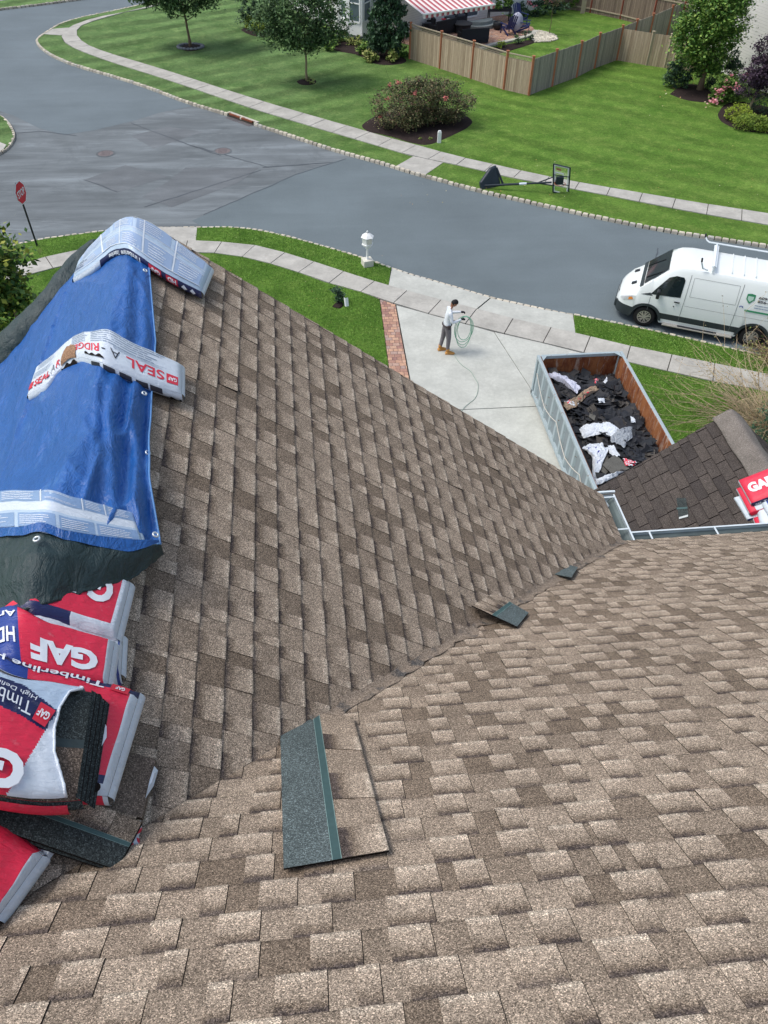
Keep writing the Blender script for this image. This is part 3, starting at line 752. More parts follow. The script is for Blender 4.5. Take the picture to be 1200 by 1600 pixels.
# roof-plane helpers for things lying on our roof
nA = Vector((TH, 0, 1)); pA = Vector((XE, 0, ZE)); nB = Vector((0, TH, 1)); pB = Vector((0, YE, ZE))
nL = Vector((-TH, 0, 1)); pL = Vector((XR, 0, ZR))
def pa(px, py, h=0): return onplane(px, py, nA, pA+Vector((0, 0, h)))
def pb(px, py, h=0): return onplane(px, py, nB, pB+Vector((0, 0, h)))
def ra(px, py, h):                                        # ridge-local (across, along, height) from the right-hand slope
    p = pa(px, py, h); return (p.x-XR, p.y, h)
def rl(px, py, h):
    p = onplane(px, py, nL, pL+Vector((0, 0, h))); return (p.x-XR, p.y, h)
RR = .04
def S(x, y, h): return Vector((XR+x, y, ZR-TH*math.sqrt(x*x+RR*RR)+h))

def rs(px, py, h, top=0.0):
    H_ = h+top; x, y, _ = ra(px, py, H_)
    if x < 0.03: x, y, _ = rl(px, py, H_)
    x = max(-1.5, min(1.5, x))
    for _ in range(25):
        a = proj(S(x, y, H_)); e0, e1 = px-a[0], py-a[1]
        bx = proj(S(x+.002, y, H_)); by = proj(S(x, y+.002, H_))
        j00, j10, j01, j11 = (bx[0]-a[0])/.002, (bx[1]-a[1])/.002, (by[0]-a[0])/.002, (by[1]-a[1])/.002
        D = j00*j11-j01*j10
        if abs(D) < 1e-6: break
        dx, dy = (e0*j11-e1*j01)/D, (e1*j00-e0*j10)/D; k = min(1, .15/max(1e-9, abs(dx)+abs(dy))); x += dx*k; y += dy*k
    return x, y, h
# loose laminated shingle lying front-side up on the main slope
def laminated_sheet(name, corners, label, rows, seed, fn=pb, h=.03, flip=False, group=None, dark=BACKG, curl=0.0):
    """corners: px of back-edge start, back-edge end, butt-edge end, butt-edge start"""
    P = [fn(x, y, h) for x, y in corners]; c = sum(P, Vector())/4
    t = thing(name, c, label, 'shingle', group)
    def q(u, v, dh=0):
        a = P[0].lerp(P[1], u); d = P[3].lerp(P[2], u); p = a.lerp(d, v)
        return p-c+Vector((0, 0, dh+curl*max(0, .25-u)**2*16+.004*noise.noise(Vector((u*3, v*2, seed)))))
    b = MB(); b.grid(lambda u, v: q(u, v*.46), 16, 4); b.build('headlap', dark, t, smooth=True)
    b = MB(); b.grid(lambda u, v: q(u, .46+v*.085, .001), 16, 1); b.build('sealant_line', STRIPE, t, smooth=True)
    b = MB(); b.grid(lambda u, v: q(u, .455+v*.006, .0025), 16, 1); b.grid(lambda u, v: q(u, .54+v*.006, .0025), 16, 1); b.build('release_edge', M('pale_seal_edge', srgb(128, 156, 152), .7, .25, 60), t)
    rnd = random.Random(seed); b = MB(); b.c = []; u = 0; tooth = False
    while u < 1:
        w_ = rnd.uniform(.12, .2); e = min(1, u+w_); tn = rnd.uniform(.2, .9)
        for k in range(3):
            u0, u1 = u+(e-u)*k/3, u+(e-u)*(k+1)/3
            n = len(b.v); dh = .004 if tooth else 0
            b.v += [tuple(q(u0, 1, dh)), tuple(q(u1, 1, dh)), tuple(q(u1, .546, dh)), tuple(q(u0, .546, dh))]
            b.face((n, n+1, n+2, n+3)); b.c += [tn, tooth, 1, 1]*2+[tn, tooth, 0, 1]*2
        u = e; tooth = not tooth
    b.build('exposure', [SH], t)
    b = MB()
    for e0, e1 in (((0, 0), (1, 0)), ((1, 0), (1, 1)), ((1, 1), (0, 1)), ((0, 1), (0, 0))):
        for k in range(8):
            a_ = (e0[0]+(e1[0]-e0[0])*k/8, e0[1]+(e1[1]-e0[1])*k/8); z_ = (e0[0]+(e1[0]-e0[0])*(k+1)/8, e0[1]+(e1[1]-e0[1])*(k+1)/8)
            b.poly([q(*a_), q(*z_), q(*z_, -.012), q(*a_, -.012)])
    b.build('edge', SHEDGE, t); return t
laminated_sheet('loose_shingle', [(437, 1107), (443, 1357), (608, 1329), (552, 1121)], 'full loose shingle lying flat on the main slope below the valley', 6, 2, h=.035)
laminated_sheet('loose_shingle', [(826, 957), (808, 979), (737, 946), (772, 926)], 'curled shingle offcut caught in the valley, its end propped on the main slope', 2, 8, fn=lambda x, y, h: pb(x, y, h) if x > 800 else pa(x, y, h+.012), h=.032)
t, b = flat_on('shingle_scrap', [(862, 896), (880, 880), (903, 886), (893, 902)], 'small square greenish offcut lying highest in the valley', 'shingle', h=.05, fn=pb); b.build('sheet', BACKG, t)

# ------------------------------------------------------------------ printing on wrappers
def text_faces(s, bold=.02, align='LEFT', shear=0.0, spacing=1.0):
    cu = bpy.data.curves.new('t', 'FONT'); cu.body = s; cu.size = 1.0; cu.align_x = align; cu.offset = bold; cu.resolution_u = 3; cu.shear = shear; cu.space_character = spacing
    ob = bpy.data.objects.new('t', cu); COL.objects.link(ob); dg = bpy.context.evaluated_depsgraph_get()
    me = bpy.data.meshes.new_from_object(ob.evaluated_get(dg)); bpy.data.objects.remove(ob); bpy.data.curves.remove(cu)
    bm = bmesh.new(); bm.from_mesh(me); bpy.data.meshes.remove(me)
    xs = [v.co.x for v in bm.verts]; ys = [v.co.y for v in bm.verts]
    x0, x1, y0, y1 = min(xs), max(xs), min(ys), max(ys)
    n = max(2, int((x1-x0)/.12))
    for k in range(1, n):
        bmesh.ops.bisect_plane(bm, geom=bm.verts[:]+bm.edges[:]+bm.faces[:], plane_co=(x0+(x1-x0)*k/n, 0, 0), plane_no=(1, 0, 0))
    for k in range(1, 5):
        bmesh.ops.bisect_plane(bm, geom=bm.verts[:]+bm.edges[:]+bm.faces[:], plane_co=(0, y0+(y1-y0)*k/5, 0), plane_no=(0, 1, 0))
    bm.verts.index_update()
    V = [((v.co.x-x0)/(x1-x0), (v.co.y-y0)/(y1-y0)) for v in bm.verts]; F = [[v.index for v in f.verts] for f in bm.faces]
    bm.free(); return V, F
def rt(px, py, h, lift=.07): return rs(px, py, h, lift)
def put_text(b, s, surf, box, m=0, flip=False, bold=.02, lift=.003, mirror=False, spacing=1.0):
    """box = (t0, t1, s0, s1) on the surface; flip turns the line half a turn"""
    b.mark(); V, F = text_faces(s, bold, spacing=spacing); n = len(b.v); t0, t1, s0, s1 = box
    for u, v in V:
        if flip: u, v = 1-u, 1-v
        if mirror: u = 1-u
        b.v.append(tuple(surf(t0+(t1-t0)*u, s0+(s1-s0)*v, lift)))
    for f in F: b.face([n+i for i in f], m)
def put_rect(b, surf, box, m=0, lift=.002, nu=None, nv=2, mark=True):
    if mark: b.mark()
    t0, t1, s0, s1 = box; nu = nu or max(2, int(abs(t1-t0)*30))
    b.grid(lambda u, v: surf(t0+(t1-t0)*u, s0+(s1-s0)*v, lift), nu, nv, m)
def fine_print(b, surf, box, rows, m=0, seed=0, lift=.0035, dens=.55, full=.95):
    """lines of print too small to read"""
    b.mark(); r = random.Random(seed); t0, t1, s0, s1 = box
    for k in range(rows):
        sa = s0+(s1-s0)*(k+.2)/rows; sb = sa+(s1-s0)*dens/rows; t = t0; e = t0+(t1-t0)*r.uniform(full*.75, full)
        while t < e:
            w_ = (t1-t0)*r.uniform(.05, .22); t2 = min(e, t+w_); put_rect(b, surf, (t, t2, sa, sb), m, lift, nu=2, nv=1, mark=False); t = t2+(t1-t0)*.012
def m_plastic(name, col, rough=.38, wr=.35, var=.06, sc=18):
    t = NT(name); c = t.mix(t.noise(7, 4, .6), mix3(col, 1-var*1.5), mix3(col, 1+var*1.5))
    dust = t.ramp(t.noise(30, 4, .7), [(.6, 0.0), (.85, .35)]); c = t.mix(dust, c, srgb(170, 170, 172))
    mp = t.mapped((1, 3.2, 1), (0, 0, .4))
    t.bump(t.noise(sc, 4, .62, mp, .8), wr, .02); return t.fin(c, rough, .5)
PRED = m_plastic('red_wrap', srgb(214, 40, 70)); PBLUE = m_plastic('blue_wrap', srgb(34, 62, 140)); PNAVY = m_plastic('navy_wrap', srgb(30, 38, 84))
PWHITE = m_plastic('white_wrap', srgb(206, 216, 226), .35, .4, .04); PCLEAR = m_plastic('milky_wrap', srgb(176, 196, 216), .3, .3, .05)
INKW = M('white_ink', srgb(222, 228, 234), .4, .03, 8); INKR = M('red_ink', srgb(206, 44, 66), .4, .05, 8); INKG = M('grey_ink', srgb(128, 146, 168), .5, .08, 8)
INKD = M('dark_ink', srgb(46, 48, 58), .5, .1, 8); INKP = M('pale_ink', srgb(150, 172, 202), .45, .05, 8)

def catmull(P, t):
    n = len(P)-1; x = max(0, min(.99999, t))*n; i = int(x); f = x-i
    p0, p1, p2, p3 = P[max(0, i-1)], P[i], P[i+1], P[min(n, i+2)]
    return tuple(.5*((2*b_)+(-a+c)*f+(2*a-5*b_+4*c-d)*f*f+(-a+3*b_-3*c+d)*f**3) for a, b_, c, d in zip(p0, p1, p2, p3))
class Wrap:
    """pillow-shaped pack following the roof: near / far edges are lists of (across, along, height)"""
    def __init__(s, near, far, thick, wr=.004, seed=0, rough=.010):
        s.near, s.far, s.thick, s.wr, s.seed = near, far, thick, wr, seed
    def base(s, t, v):
        a, b_ = catmull(s.near, t), catmull(s.far, t); return [a[i]*(1-v)+b_[i]*v for i in range(3)]
    def top(s, t, v, lift=0.0):
        x, y, h = s.base(t, v)
        e = min(1, min(v, 1-v)/.10); f = min(1, min(t, 1-t)/.035)
        puff = math.sqrt(max(0, 1-(1-e)**2))*.35*math.sqrt(max(0, 1-(1-f)**2))
        w_ = s.wr*(noise.noise(Vector((x*22, y*9, s.seed)))+.6*noise.noise(Vector((x*50, y*40, s.seed+9))))
        return S(x, y, h+s.thick*(.65+puff)+w_*min(1, f+.2)+lift)
    def side(s, which):
        def fn(t, v, lift=0.0):                              # v: 0 at the bottom, 1 at the top edge
            e = 0 if which == 'near' else 1
            x, y, h = s.base(t, e); tp = s.top(t, e)
            bt = S(x, y, h-.01); p = bt.lerp(tp, v); o = -1 if which == 'near' else 1
            bulge = math.sin(math.pi*v)*.012
            return p+Vector((0, o*(bulge+lift+.001), 0))
        return fn
    def end(s, which):
        def fn(u, v, lift=0.0):
            t = 0 if which == 'left' else 1
            x, y, h = s.base(t, u); return S(x, y, h-.01).lerp(s.top(t, u), v)+Vector(((-1 if t == 0 else 1)*(math.sin(math.pi*v)*.012+lift+.001), 0, 0))
        return fn
    def shell(s, parent, name, mats, zone, nu=60, nv=14, ends=0, sidem=None):
        b = MB(); b.grid(lambda u, v: s.top(u, v), nu, nv, zone)
        for w_ in ('near', 'far'): b.grid(lambda u, v, w_=w_: s.side(w_)(u, v), nu, 4, sidem or zone)
        for w_ in ('left', 'right'): b.grid(lambda u, v, w_=w_: s.end(w_)(u, v), nv, 4, ends)
        o = b.build(name, mats, parent, smooth=True, world=True, fixn=True); return o
def at_origin(label, cat, name, near, group=None):
    m = near[len(near)//2]; return thing(name, S(*m), label, cat, group)

# ------------------------------------------------------------------ blue tarpaulin
def m_tarp(name, col, hi, rough=.42):
    t = NT(name)
    c = t.mix(t.noise(3, 5, .65), mix3(col, .8), mix3(col, 1.2))
    mp = t.mapped((1, .35, 1), (0, 0, .35))
    chalk = t.ramp(t.noise(7, 6, .75, mp, .5), [(.58, 0.0), (.80, .5)]); c = t.mix(chalk, c, hi)
    n1 = t.noise(16, 5, .62, t.mapped((1, .45, 1), (0, 0, .2)), 1.2); n2 = t.noise(60, 3, .6, None, .6)
    t.bump(t.math('ADD', n1, t.math('MULTIPLY', n2, .2)), .65, .03)
    return t.fin(c, rough, .5)
TARP = m_tarp('blue_tarp', srgb(30, 88, 158), srgb(104, 148, 190), .34); TARPG = m_tarp('green_tarp', srgb(32, 52, 54), srgb(50, 68, 68), .55)
HEM = M('tarp_hem', srgb(92, 138, 190), .5, .1, 20); BRASS = M('grommet_metal', srgb(206, 214, 216), .35, .1, 10, metal=.6)
tarp = thing('tarpaulin', S(0, 3.6, .05), 'wrinkled blue tarpaulin draped over the gable ridge, dark green underneath', 'tarpaulin')
_re = rs(253, 859, .17)
REDGE = [(.05, 5.02), (.10, 4.54), (.16, 4.1), (.20, 3.79), (.22, 3.34), (.245, 3.0), (.27, 2.8), (.295, 2.62), (_re[0], _re[1])]
def redge(y):
    for (x0, y0), (x1, y1) in zip(REDGE, REDGE[1:]):
        if y <= y0 and y >= y1:
            return x0+(x1-x0)*(y0-y)/(y0-y1)
    return REDGE[0][0] if y > REDGE[0][1] else REDGE[-1][0]
def tarp_h(y):                                             # packs lie under the near end
    k = max(0, min(1, (2.95-y)/.55)); k = k*k*(3-2*k); return .055+.115*k
_tn = [rs(x, y, .17) for x, y in ((-60, 846), (0, 841), (47, 839), (106, 845), (158, 853), (207, 858), (253, 859))]
TNEAR = [(-2.2, _tn[0][1]+.2), (-1.2, _tn[0][1]+.06)]+[(p[0], p[1]) for p in _tn]
def tarp_near(x):                                          # near hem, slightly curved
    P = TNEAR
    for (x0, y0), (x1, y1) in zip(P, P[1:]):
        if x0 <= x <= x1: return y0+(y1-y0)*(x-x0)/(x1-x0)
    return P[-1][1] if x > 0 else P[0][1]
XL = -1.55
def tarp_pt(u, v, dh=0.0):
    y = 0
    xr0 = redge(max(_re[1], 2.2+(5.05-2.2)*v))
    x = XL+(xr0-XL)*(1-(1-u)**1.35)
    y0 = tarp_near(x); y = y0+(5.03-y0)*v; xr = redge(max(_re[1], y)); x = XL+(xr-XL)*(1-(1-u)**1.35)
    h = tarp_h(y)
    n1 = noise.noise(Vector((x*2.2+y*.6, y*1.1, 1))); n2 = noise.noise(Vector((x*7+y*2.5, y*2.6, 4)))
    ridged = (1-abs(noise.noise(Vector((x*5.2+y*1.1, y*1.6, 8)))))**6
    h += .022*n1+.009*n2+.012*ridged+.003*noise.noise(Vector((x*24, y*14, 3)))
    rg2 = (1-abs(noise.noise(Vector((x*9+.5*y, y*1.3, 18)))))**5; h += .045*rg2*max(0, min(1, (x+.05)/.15))*max(0, min(1, (3.5-y)/.5))
    d = xr-x
    if d < .22: h += (.014+.016*max(0, min(1, (3.5-y)/.4)))*math.sin(d*70+2.5*noise.noise(Vector((y*1.3, 0, 2)))+y*1.2)*(.35+.65*max(0, 1-d/.2))*min(1, d/.03+.3)*max(.2, min(1, (4.9-y)*.8))
    if x < -.5: h += .015*max(0, math.sin(x*7+y*1.3))
    return S(x, y, max(.02, h)+dh)
b = MB(); b.grid(lambda u, v: tarp_pt(u, v), 170, 240); o = b.build('sheet', TARP, tarp, smooth=True, world=True)
md = o.modifiers.new('s', 'SOLIDIFY'); md.thickness = .004; md.offset = -1
b = MB(); b.tube([tarp_pt(1, v/60, .002) for v in range(61)], .0045, 6); b.tube([tarp_pt(u/60, 0, .002) for u in range(61)], .0045, 6); b.build('hem', HEM, tarp, smooth=True, world=True)
def near_u(px, py, h=.13):
    x, y, _ = ra(px, py, h); return x, y
def grommet(x, y, n_up=.006):
    c = S(x, y, tarp_h(y)+(.034 if y > 2.6 else .062)); nrm = (S(x, y+.02, tarp_h(y))-S(x, y, tarp_h(y))).cross(S(x-.02, y, tarp_h(y))-S(x, y, tarp_h(y))).normalized()
    if nrm.z < 0: nrm = -nrm
    a = nrm.orthogonal().normalized(); e = nrm.cross(a); b = MB()
    b.tube([c+(a*math.cos(i*.5236)+e*math.sin(i*.5236))*.011 for i in range(12)], .0045, 6, closed=True); b.build('grommet', BRASS, tarp, smooth=True, world=True)
for x, y in (ra(59, 846, .19)[:2], ra(246, 846, .19)[:2], (.255, 2.86), (.2, 3.28), (.10, 4.4)): grommet(x, y)
# folded-back strip below the hem, green side out
_lo = [rs(x, y, .15) for x, y in ((-60, 985), (0, 968), (34, 957), (79, 942), (135, 924), (191, 904), (225, 889), (252, 862))]
LOW = [(-1.2, _lo[0][1]), (_lo[0][0], _lo[0][1])]+[(p[0], p[1]) for p in _lo[1:]]
def low(x):
    for (x0, y0), (x1, y1) in zip(LOW, LOW[1:]):
        if x0 <= x <= x1: return y0+(y1-y0)*(x-x0)/(x1-x0)
    return LOW[-1][1]
def under(u, v):
    x = -1.0+(_re[0]-.002+1.0)*u; ya, yb = tarp_near(x), low(x); y = ya+(yb-ya)*v
    h = .185+.03*math.sin(math.pi*min(1, v*1.1))-.05*v+.014*noise.noise(Vector((x*6, y*9+v*3, 2)))+.010*(1-abs(noise.noise(Vector((x*4-y*5, y*14, 5)))))**5+.008*noise.noise(Vector((x*18, y*20, 1)))
    if v < .02: h -= .012
    return S(x, y, h)
b = MB(); b.grid(under, 110, 30); o = b.build('folded_underside', TARPG, tarp, smooth=True, world=True)
md = o.modifiers.new('s', 'SOLIDIFY'); md.thickness = .006; md.offset = -1
b = MB()
def strip(u, v):
    x = -1.0+(_re[0]+.998)*u; y0 = tarp_near(x); wd = .035+.03*max(0, min(1, (x-.1)/.25))
    if x > _re[0]-.09: wd *= max(0, (_re[0]-x)/.09)
    y = y0-wd*v; return S(x, y, .228-.012*v+.004*noise.noise(Vector((x*20, y*20, 0))))
b.grid(strip, 70, 5); b.build('blue_hem_band', TARP, tarp, smooth=True, world=True)
# rolled far-left edge, green side out
roll = [rl(x, y, hh) for x, y, hh in ((158, 368, .10), (128, 392, .11), (100, 424, .13), (66, 458, .16), (34, 492, .17), (0, 522, .19), (-60, 575, .2), (-120, 640, .2))]
def roll_pt(u, v):
    x, y, h = catmull(roll, u); r = .028+.072*u**.5
    a = math.pi*(1.28*v-.22); rr = r*(1+.34*noise.noise(Vector((u*5, v*3, 2)))+.10*noise.noise(Vector((u*16, v*9, 4))))
    P = S(x, y, 0); d = (Vector(S(*catmull(roll, min(1, u+.02))[:2], 0))-Vector(S(*catmull(roll, max(0, u-.02))[:2], 0))).normalized()
    s = d.cross(Vector((0, 0, 1))).normalized(); up = s.cross(d)
    return P+s*(-math.cos(a))*rr*1.2+up*(math.sin(a)*rr+.05)
b = MB(); b.grid(roll_pt, 110, 22); o = b.build('rolled_edge', TARPG, tarp, smooth=True, world=True)
md = o.modifiers.new('s', 'SOLIDIFY'); md.thickness = .006

# ------------------------------------------------------------------ packs lying over the ridge
# 1: printed milky pack at the street end
near = [rs(x, y, .05) for x, y in ((117, 444), (146, 426), (175, 403), (192, 398), (212, 404), (248, 429), (283, 449), (316, 465))]
far = [rs(x, y, .05, .055) for x, y in ((121, 412), (140, 386), (169, 357), (191, 341), (213, 339), (250, 356), (292, 387), (330, 415))]
W = Wrap(near, far, .065, .003, 1)
t = at_origin('printed milky plastic shingle pack bent over the street end of the ridge, navy printed edge', 'shingle pack', 'shingle_pack', near, 'wrapped shingle packs on the gable ridge')
W.shell(t, 'wrapper', [PCLEAR, PNAVY, PWHITE], lambda u, v: 0, ends=2, sidem=lambda u, v: 2 if u < .2 else 1)
b = MB()
for (a0, a1, s0, s1) in ((.03, .22, .08, .42), (.24, .4, .06, .4), (.42, .62, .06, .44), (.64, .80, .06, .46), (.82, .97, .06, .5), (.06, .3, .62, .92), (.33, .55, .62, .94), (.58, .78, .62, .94), (.8, .96, .64, .94)):
    put_rect(b, W.top, (a0, a1, s0, s1), 0, .0015, nv=3)
b.build('printed_panel', INKP, t, world=True, smooth=True)
b = MB()
for k in (.23, .41, .63, .81): put_rect(b, W.top, (k-.004, k+.004, .05, .95), 0, .003, nu=1, nv=8)
for s_ in (.05, .46, .6, .95): put_rect(b, W.top, (.02, .98, s_, s_+.012), 0, .003, nv=1)
for i, bx in enumerate(((.05, .2, .12, .38), (.26, .39, .1, .36), (.44, .6, .1, .4), (.66, .78, .1, .42), (.84, .96, .1, .46), (.08, .28, .66, .88), (.35, .53, .66, .9), (.6, .76, .66, .9), (.82, .95, .68, .9))):
    fine_print(b, W.top, bx, 5, 0, i, .004, .3)
b.build('fine_print', INKW, t, world=True, smooth=True)
b = MB(); fine_print(b, W.top, (.02, .12, .1, .5), 4, 0, 31, .004, .35); b.build('fine_print', INKD, t, world=True, smooth=True)
sd = W.side('near'); b = MB()
put_rect(b, sd, (.66, .735, .15, .95), 0, .003); put_rect(b, sd, (.765, .84, .15, .95), 0, .003); b.build('red_badge', INKR, t, world=True)
b = MB(); put_text(b, 'GAF', sd, (.67, .728, .3, .8), flip=True, bold=.04, lift=.005); put_text(b, 'HD', sd, (.775, .83, .35, .85), flip=True, bold=.04, lift=.005)
put_text(b, 'Timberline', sd, (.42, .62, .25, .85), flip=True, lift=.005); put_text(b, 'Timberline', sd, (.27, .40, .4, .9), flip=True, lift=.005)
for k in (.87, .915, .94):
    pass
for c_ in (.88, .93):
    n = len(b.v); b.v += [tuple(sd(c_-.018, .5, .005)), tuple(sd(c_, .2, .005)), tuple(sd(c_+.018, .5, .005)), tuple(sd(c_, .85, .005))]; b.face((n, n+1, n+2, n+3))
b.build('lettering', INKW, t, world=True)

# 2: ridge-cap pack with a torn hole
near = [rs(x, y, .05) for x, y in ((47, 626), (75, 610), (103, 580), (129, 568.5), (156, 575), (200, 594), (245, 612), (286, 625))]
far = [rs(x, y, .05, .05) for x, y in ((57, 573), (80, 556), (106, 533), (128, 520), (152, 515.5), (196, 528), (240, 548), (284, 568))]
W = Wrap(near, far, .06, .003, 2)
t = at_origin('white and red ridge cap pack bent over the tarpaulin, torn open at the bend', 'shingle pack', 'shingle_pack', near, 'wrapped shingle packs on the gable ridge')
W.shell(t, 'wrapper', [PWHITE], lambda u, v: 0)
b = MB(); put_text(b, 'SEAL', W.top, (.72, .905, .14, .42), flip=True, bold=.015); put_text(b, 'RIDGE', W.top, (.37, .585, .20, .46), flip=True, bold=.015)
put_rect(b, W.top, (.915, .975, .12, .4), 0, .003); sn = W.side('near'); put_text(b, 'SEAL', W.top, (.06, .175, .05, .30), bold=.015, lift=.004)
put_text(b, 'R', W.top, (.225, .255, .05, .32), bold=.015, lift=.004); put_rect(b, W.top, (.012, .05, .05, .28), 0, .003); b.build('lettering', INKR, t, world=True, smooth=True)
b = MB(); put_text(b, 'A', W.top, (.645, .69, .18, .42), flip=True, bold=-.01); put_text(b, '-', W.top, (.60, .62, .3, .33), flip=True); put_text(b, 'A', W.top, (.185, .215, .05, .30), bold=-.01, lift=.004)
for i, k in enumerate((.52, .60, .68, .76, .83)):
    put_rect(b, sn, (k, k+.06, .35, .95), 0, .003)
b.build('dark_print', INKD, t, world=True, smooth=True)
b = MB(); put_text(b, 'GAF', W.top, (.922, .968, .2, .32), flip=True, bold=.03, lift=.005); b.build('badge_lettering', INKW, t, world=True, smooth=True)
b = MB()
for i, bx in enumerate(((.52, .93, .52, .92), (.34, .5, .5, .95), (.66, .94, .45, .55), (.03, .2, .40, .62), (.05, .22, .68, .92))): fine_print(b, W.top, bx, 6, 0, 40+i, .003, .32)
b.build('fine_print', INKG, t, world=True, smooth=True)
def ridge_patch(u, v):
    tt = .265+.125*u; wv = .04*math.sin(u*9)+.02*math.sin(u*23); return W.top(tt, -.0+(.50+wv)*v*math.sin(math.pi*min(1, max(0, .12+.8*u)))**.5, .006+.01*math.sin(math.pi*u))
b = MB(); b.grid(ridge_patch, 20, 8); b.build('exposed_shingle', m_granule('brown_granules', srgb(146, 116, 92), .4), t, world=True, smooth=True)
b = MB(); b.grid(lambda u, v: sn(.265+.13*u, .1+.88*v*(1-.15*math.sin(u*14)), .007), 16, 3); b.grid(lambda u, v: sn(.92+.07*u, .0+.5*v*(.6+.4*math.sin(u*8)), .007), 6, 2); b.build('shingle_edges', SHEDGE, t, world=True)
b = MB(); b.grid(lambda u, v: W.top(.47+.14*u, .045+.05*v*(1+.6*math.sin(u*17)), .004), 16, 2); b.build('tear', SHEDGE, t, world=True)

# 3: flat printed pack lying on the near end of the tarpaulin
def hb(y): return tarp_h(y)+.008
near = [rs(x, y, .185, .02) for x, y in ((-60, 834), (-20, 831), (20, 829), (62, 829), (106, 835), (150, 842), (188, 848), (224, 852))]
far = [rs(x, y, .175, .02) for x, y in ((-60, 782), (-20, 772), (20, 767), (60, 768), (100, 773), (140, 784), (175, 794), (208, 802))]
W = Wrap(near, far, .035, .002, 3)
t = at_origin('flat milky wrapper with printed instruction boxes weighing down the near hem of the tarpaulin', 'shingle pack', 'shingle_pack', near, 'wrapped shingle packs on the gable ridge')
W.shell(t, 'wrapper', [PCLEAR, PWHITE], lambda u, v: 1 if .40 < v < .62 else 0)
b = MB()
for (a0, a1, s0, s1) in ((.02, .2, .66, .96), (.22, .44, .66, .96), (.455, .665, .66, .96), (.68, .80, .66, .96), (.815, .985, .66, .96), (.02, .3, .04, .36), (.32, .52, .04, .36), (.54, .72, .04, .36), (.735, .98, .04, .36)):
    put_rect(b, W.top, (a0, a1, s0, s1), 0, .0015, nv=3)
b.build('printed_panel', m_plastic('grey_blue_print', srgb(128, 156, 192), .35, .3), t, world=True, smooth=True)
b = MB()
for i, bx in enumerate(((.03, .19, .7, .93), (.23, .43, .7, .93), (.47, .65, .7, .76), (.47, .65, .88, .94), (.69, .79, .7, .93), (.83, .97, .7, .93), (.04, .28, .08, .32), (.33, .5, .08, .32), (.55, .7, .08, .32), (.75, .96, .08, .32))):
    fine_print(b, W.top, bx, 5 if bx[3]-bx[2] > .1 else 2, 0, 60+i, .003, .3)
for k in (.21, .447, .672, .807): put_rect(b, W.top, (k-.003, k+.003, .64, .98), 0, .003, nu=1, nv=4)
b.build('fine_print', INKW, t, world=True, smooth=True)

# 4..: red packs heaped on the ridge below the tarpaulin
BG = 'red and blue shingle packs heaped over the ridge'
def pack(label, near, far, thick, seed, zone, mats=(PRED, PBLUE, PWHITE, PNAVY), wr=.004, ends=2, sidem=None, group=BG):
    W = Wrap(near, far, thick, wr, seed); t = at_origin(label, 'shingle pack', 'shingle_pack', near, group)
    W.shell(t, 'wrapper', list(mats), zone, ends=ends, sidem=sidem); return W, t
# lowest blue and white one showing only its end
near = [(-.5, 1.62, .05), (0, 1.60, .06), (.2, 1.59, .04), ra(193, 1064, .03)]; far = [(-.5, 1.95, .05), (0, 1.93, .06), (.2, 1.91, .04), ra(196, 1003, .03)]
W, t = pack('lowest pack of the heap, only its white and blue end sticking out', near, far, .07, 12, lambda u, v: 2 if u > .955 else (1 if u > .90 else 2))
# top one tucked under the tarpaulin
near = [(-.6, 1.78, .08), (-.3, 1.80, .08), rt(40, 958, .075), rt(90, 968, .07), rt(140, 983, .065), rt(180, 993, .06)]
far = [(-.6, 2.12, .07), (-.3, 2.12, .07), (-.04, 2.12, .07), (.1, 2.11, .07), (.2, 2.09, .065), rt(202, 905, .06)]
W, t = pack('red pack half tucked under the green fold of the tarpaulin', near, far, .08, 13, lambda u, v: 2 if u > .93 else (3 if v < .13 and u < .66 else (2 if v < .13 else 0)), sidem=lambda u, v: 3 if u < .66 else 2)
b = MB(); put_text(b, 'GAF', W.top, (.46, .89, .40, .82), flip=True, bold=.05, lift=.004); b.build('lettering', INKW, t, world=True, smooth=True)
b = MB(); sn = W.side('near'); fine_print(b, sn, (.42, .64, .25, .8), 3, 0, 3, .003, .3); b.build('fine_print', INKW, t, world=True)
# second one, with the three big white letters
near = [(-.6, 1.48, .14), (-.3, 1.50, .14), rt(0, 1040, .13), rt(60, 1050, .125), rt(115, 1060, .12), rt(166, 1068, .12)]
far = [(-.6, 1.80, .14), (-.3, 1.80, .14), rt(0, 947, .13), rt(60, 962, .125), rt(118, 980, .12), rt(177, 998, .12)]
W, t = pack('red pack with three big white letters right below the tarpaulin fold, blue at its left', near, far, .08, 14, lambda u, v: 2 if u > .955 else (1 if u < .50 else 0))
b = MB(); put_text(b, 'GAF', W.top, (.565, .925, .16, .58), flip=True, bold=.05, lift=.004)
put_text(b, 'Architectural', W.top, (.05, .49, .72, .84), flip=True, lift=.004); put_text(b, 'HD', W.top, (.38, .48, .3, .55), flip=True, lift=.004); b.build('lettering', INKW, t, world=True, smooth=True)
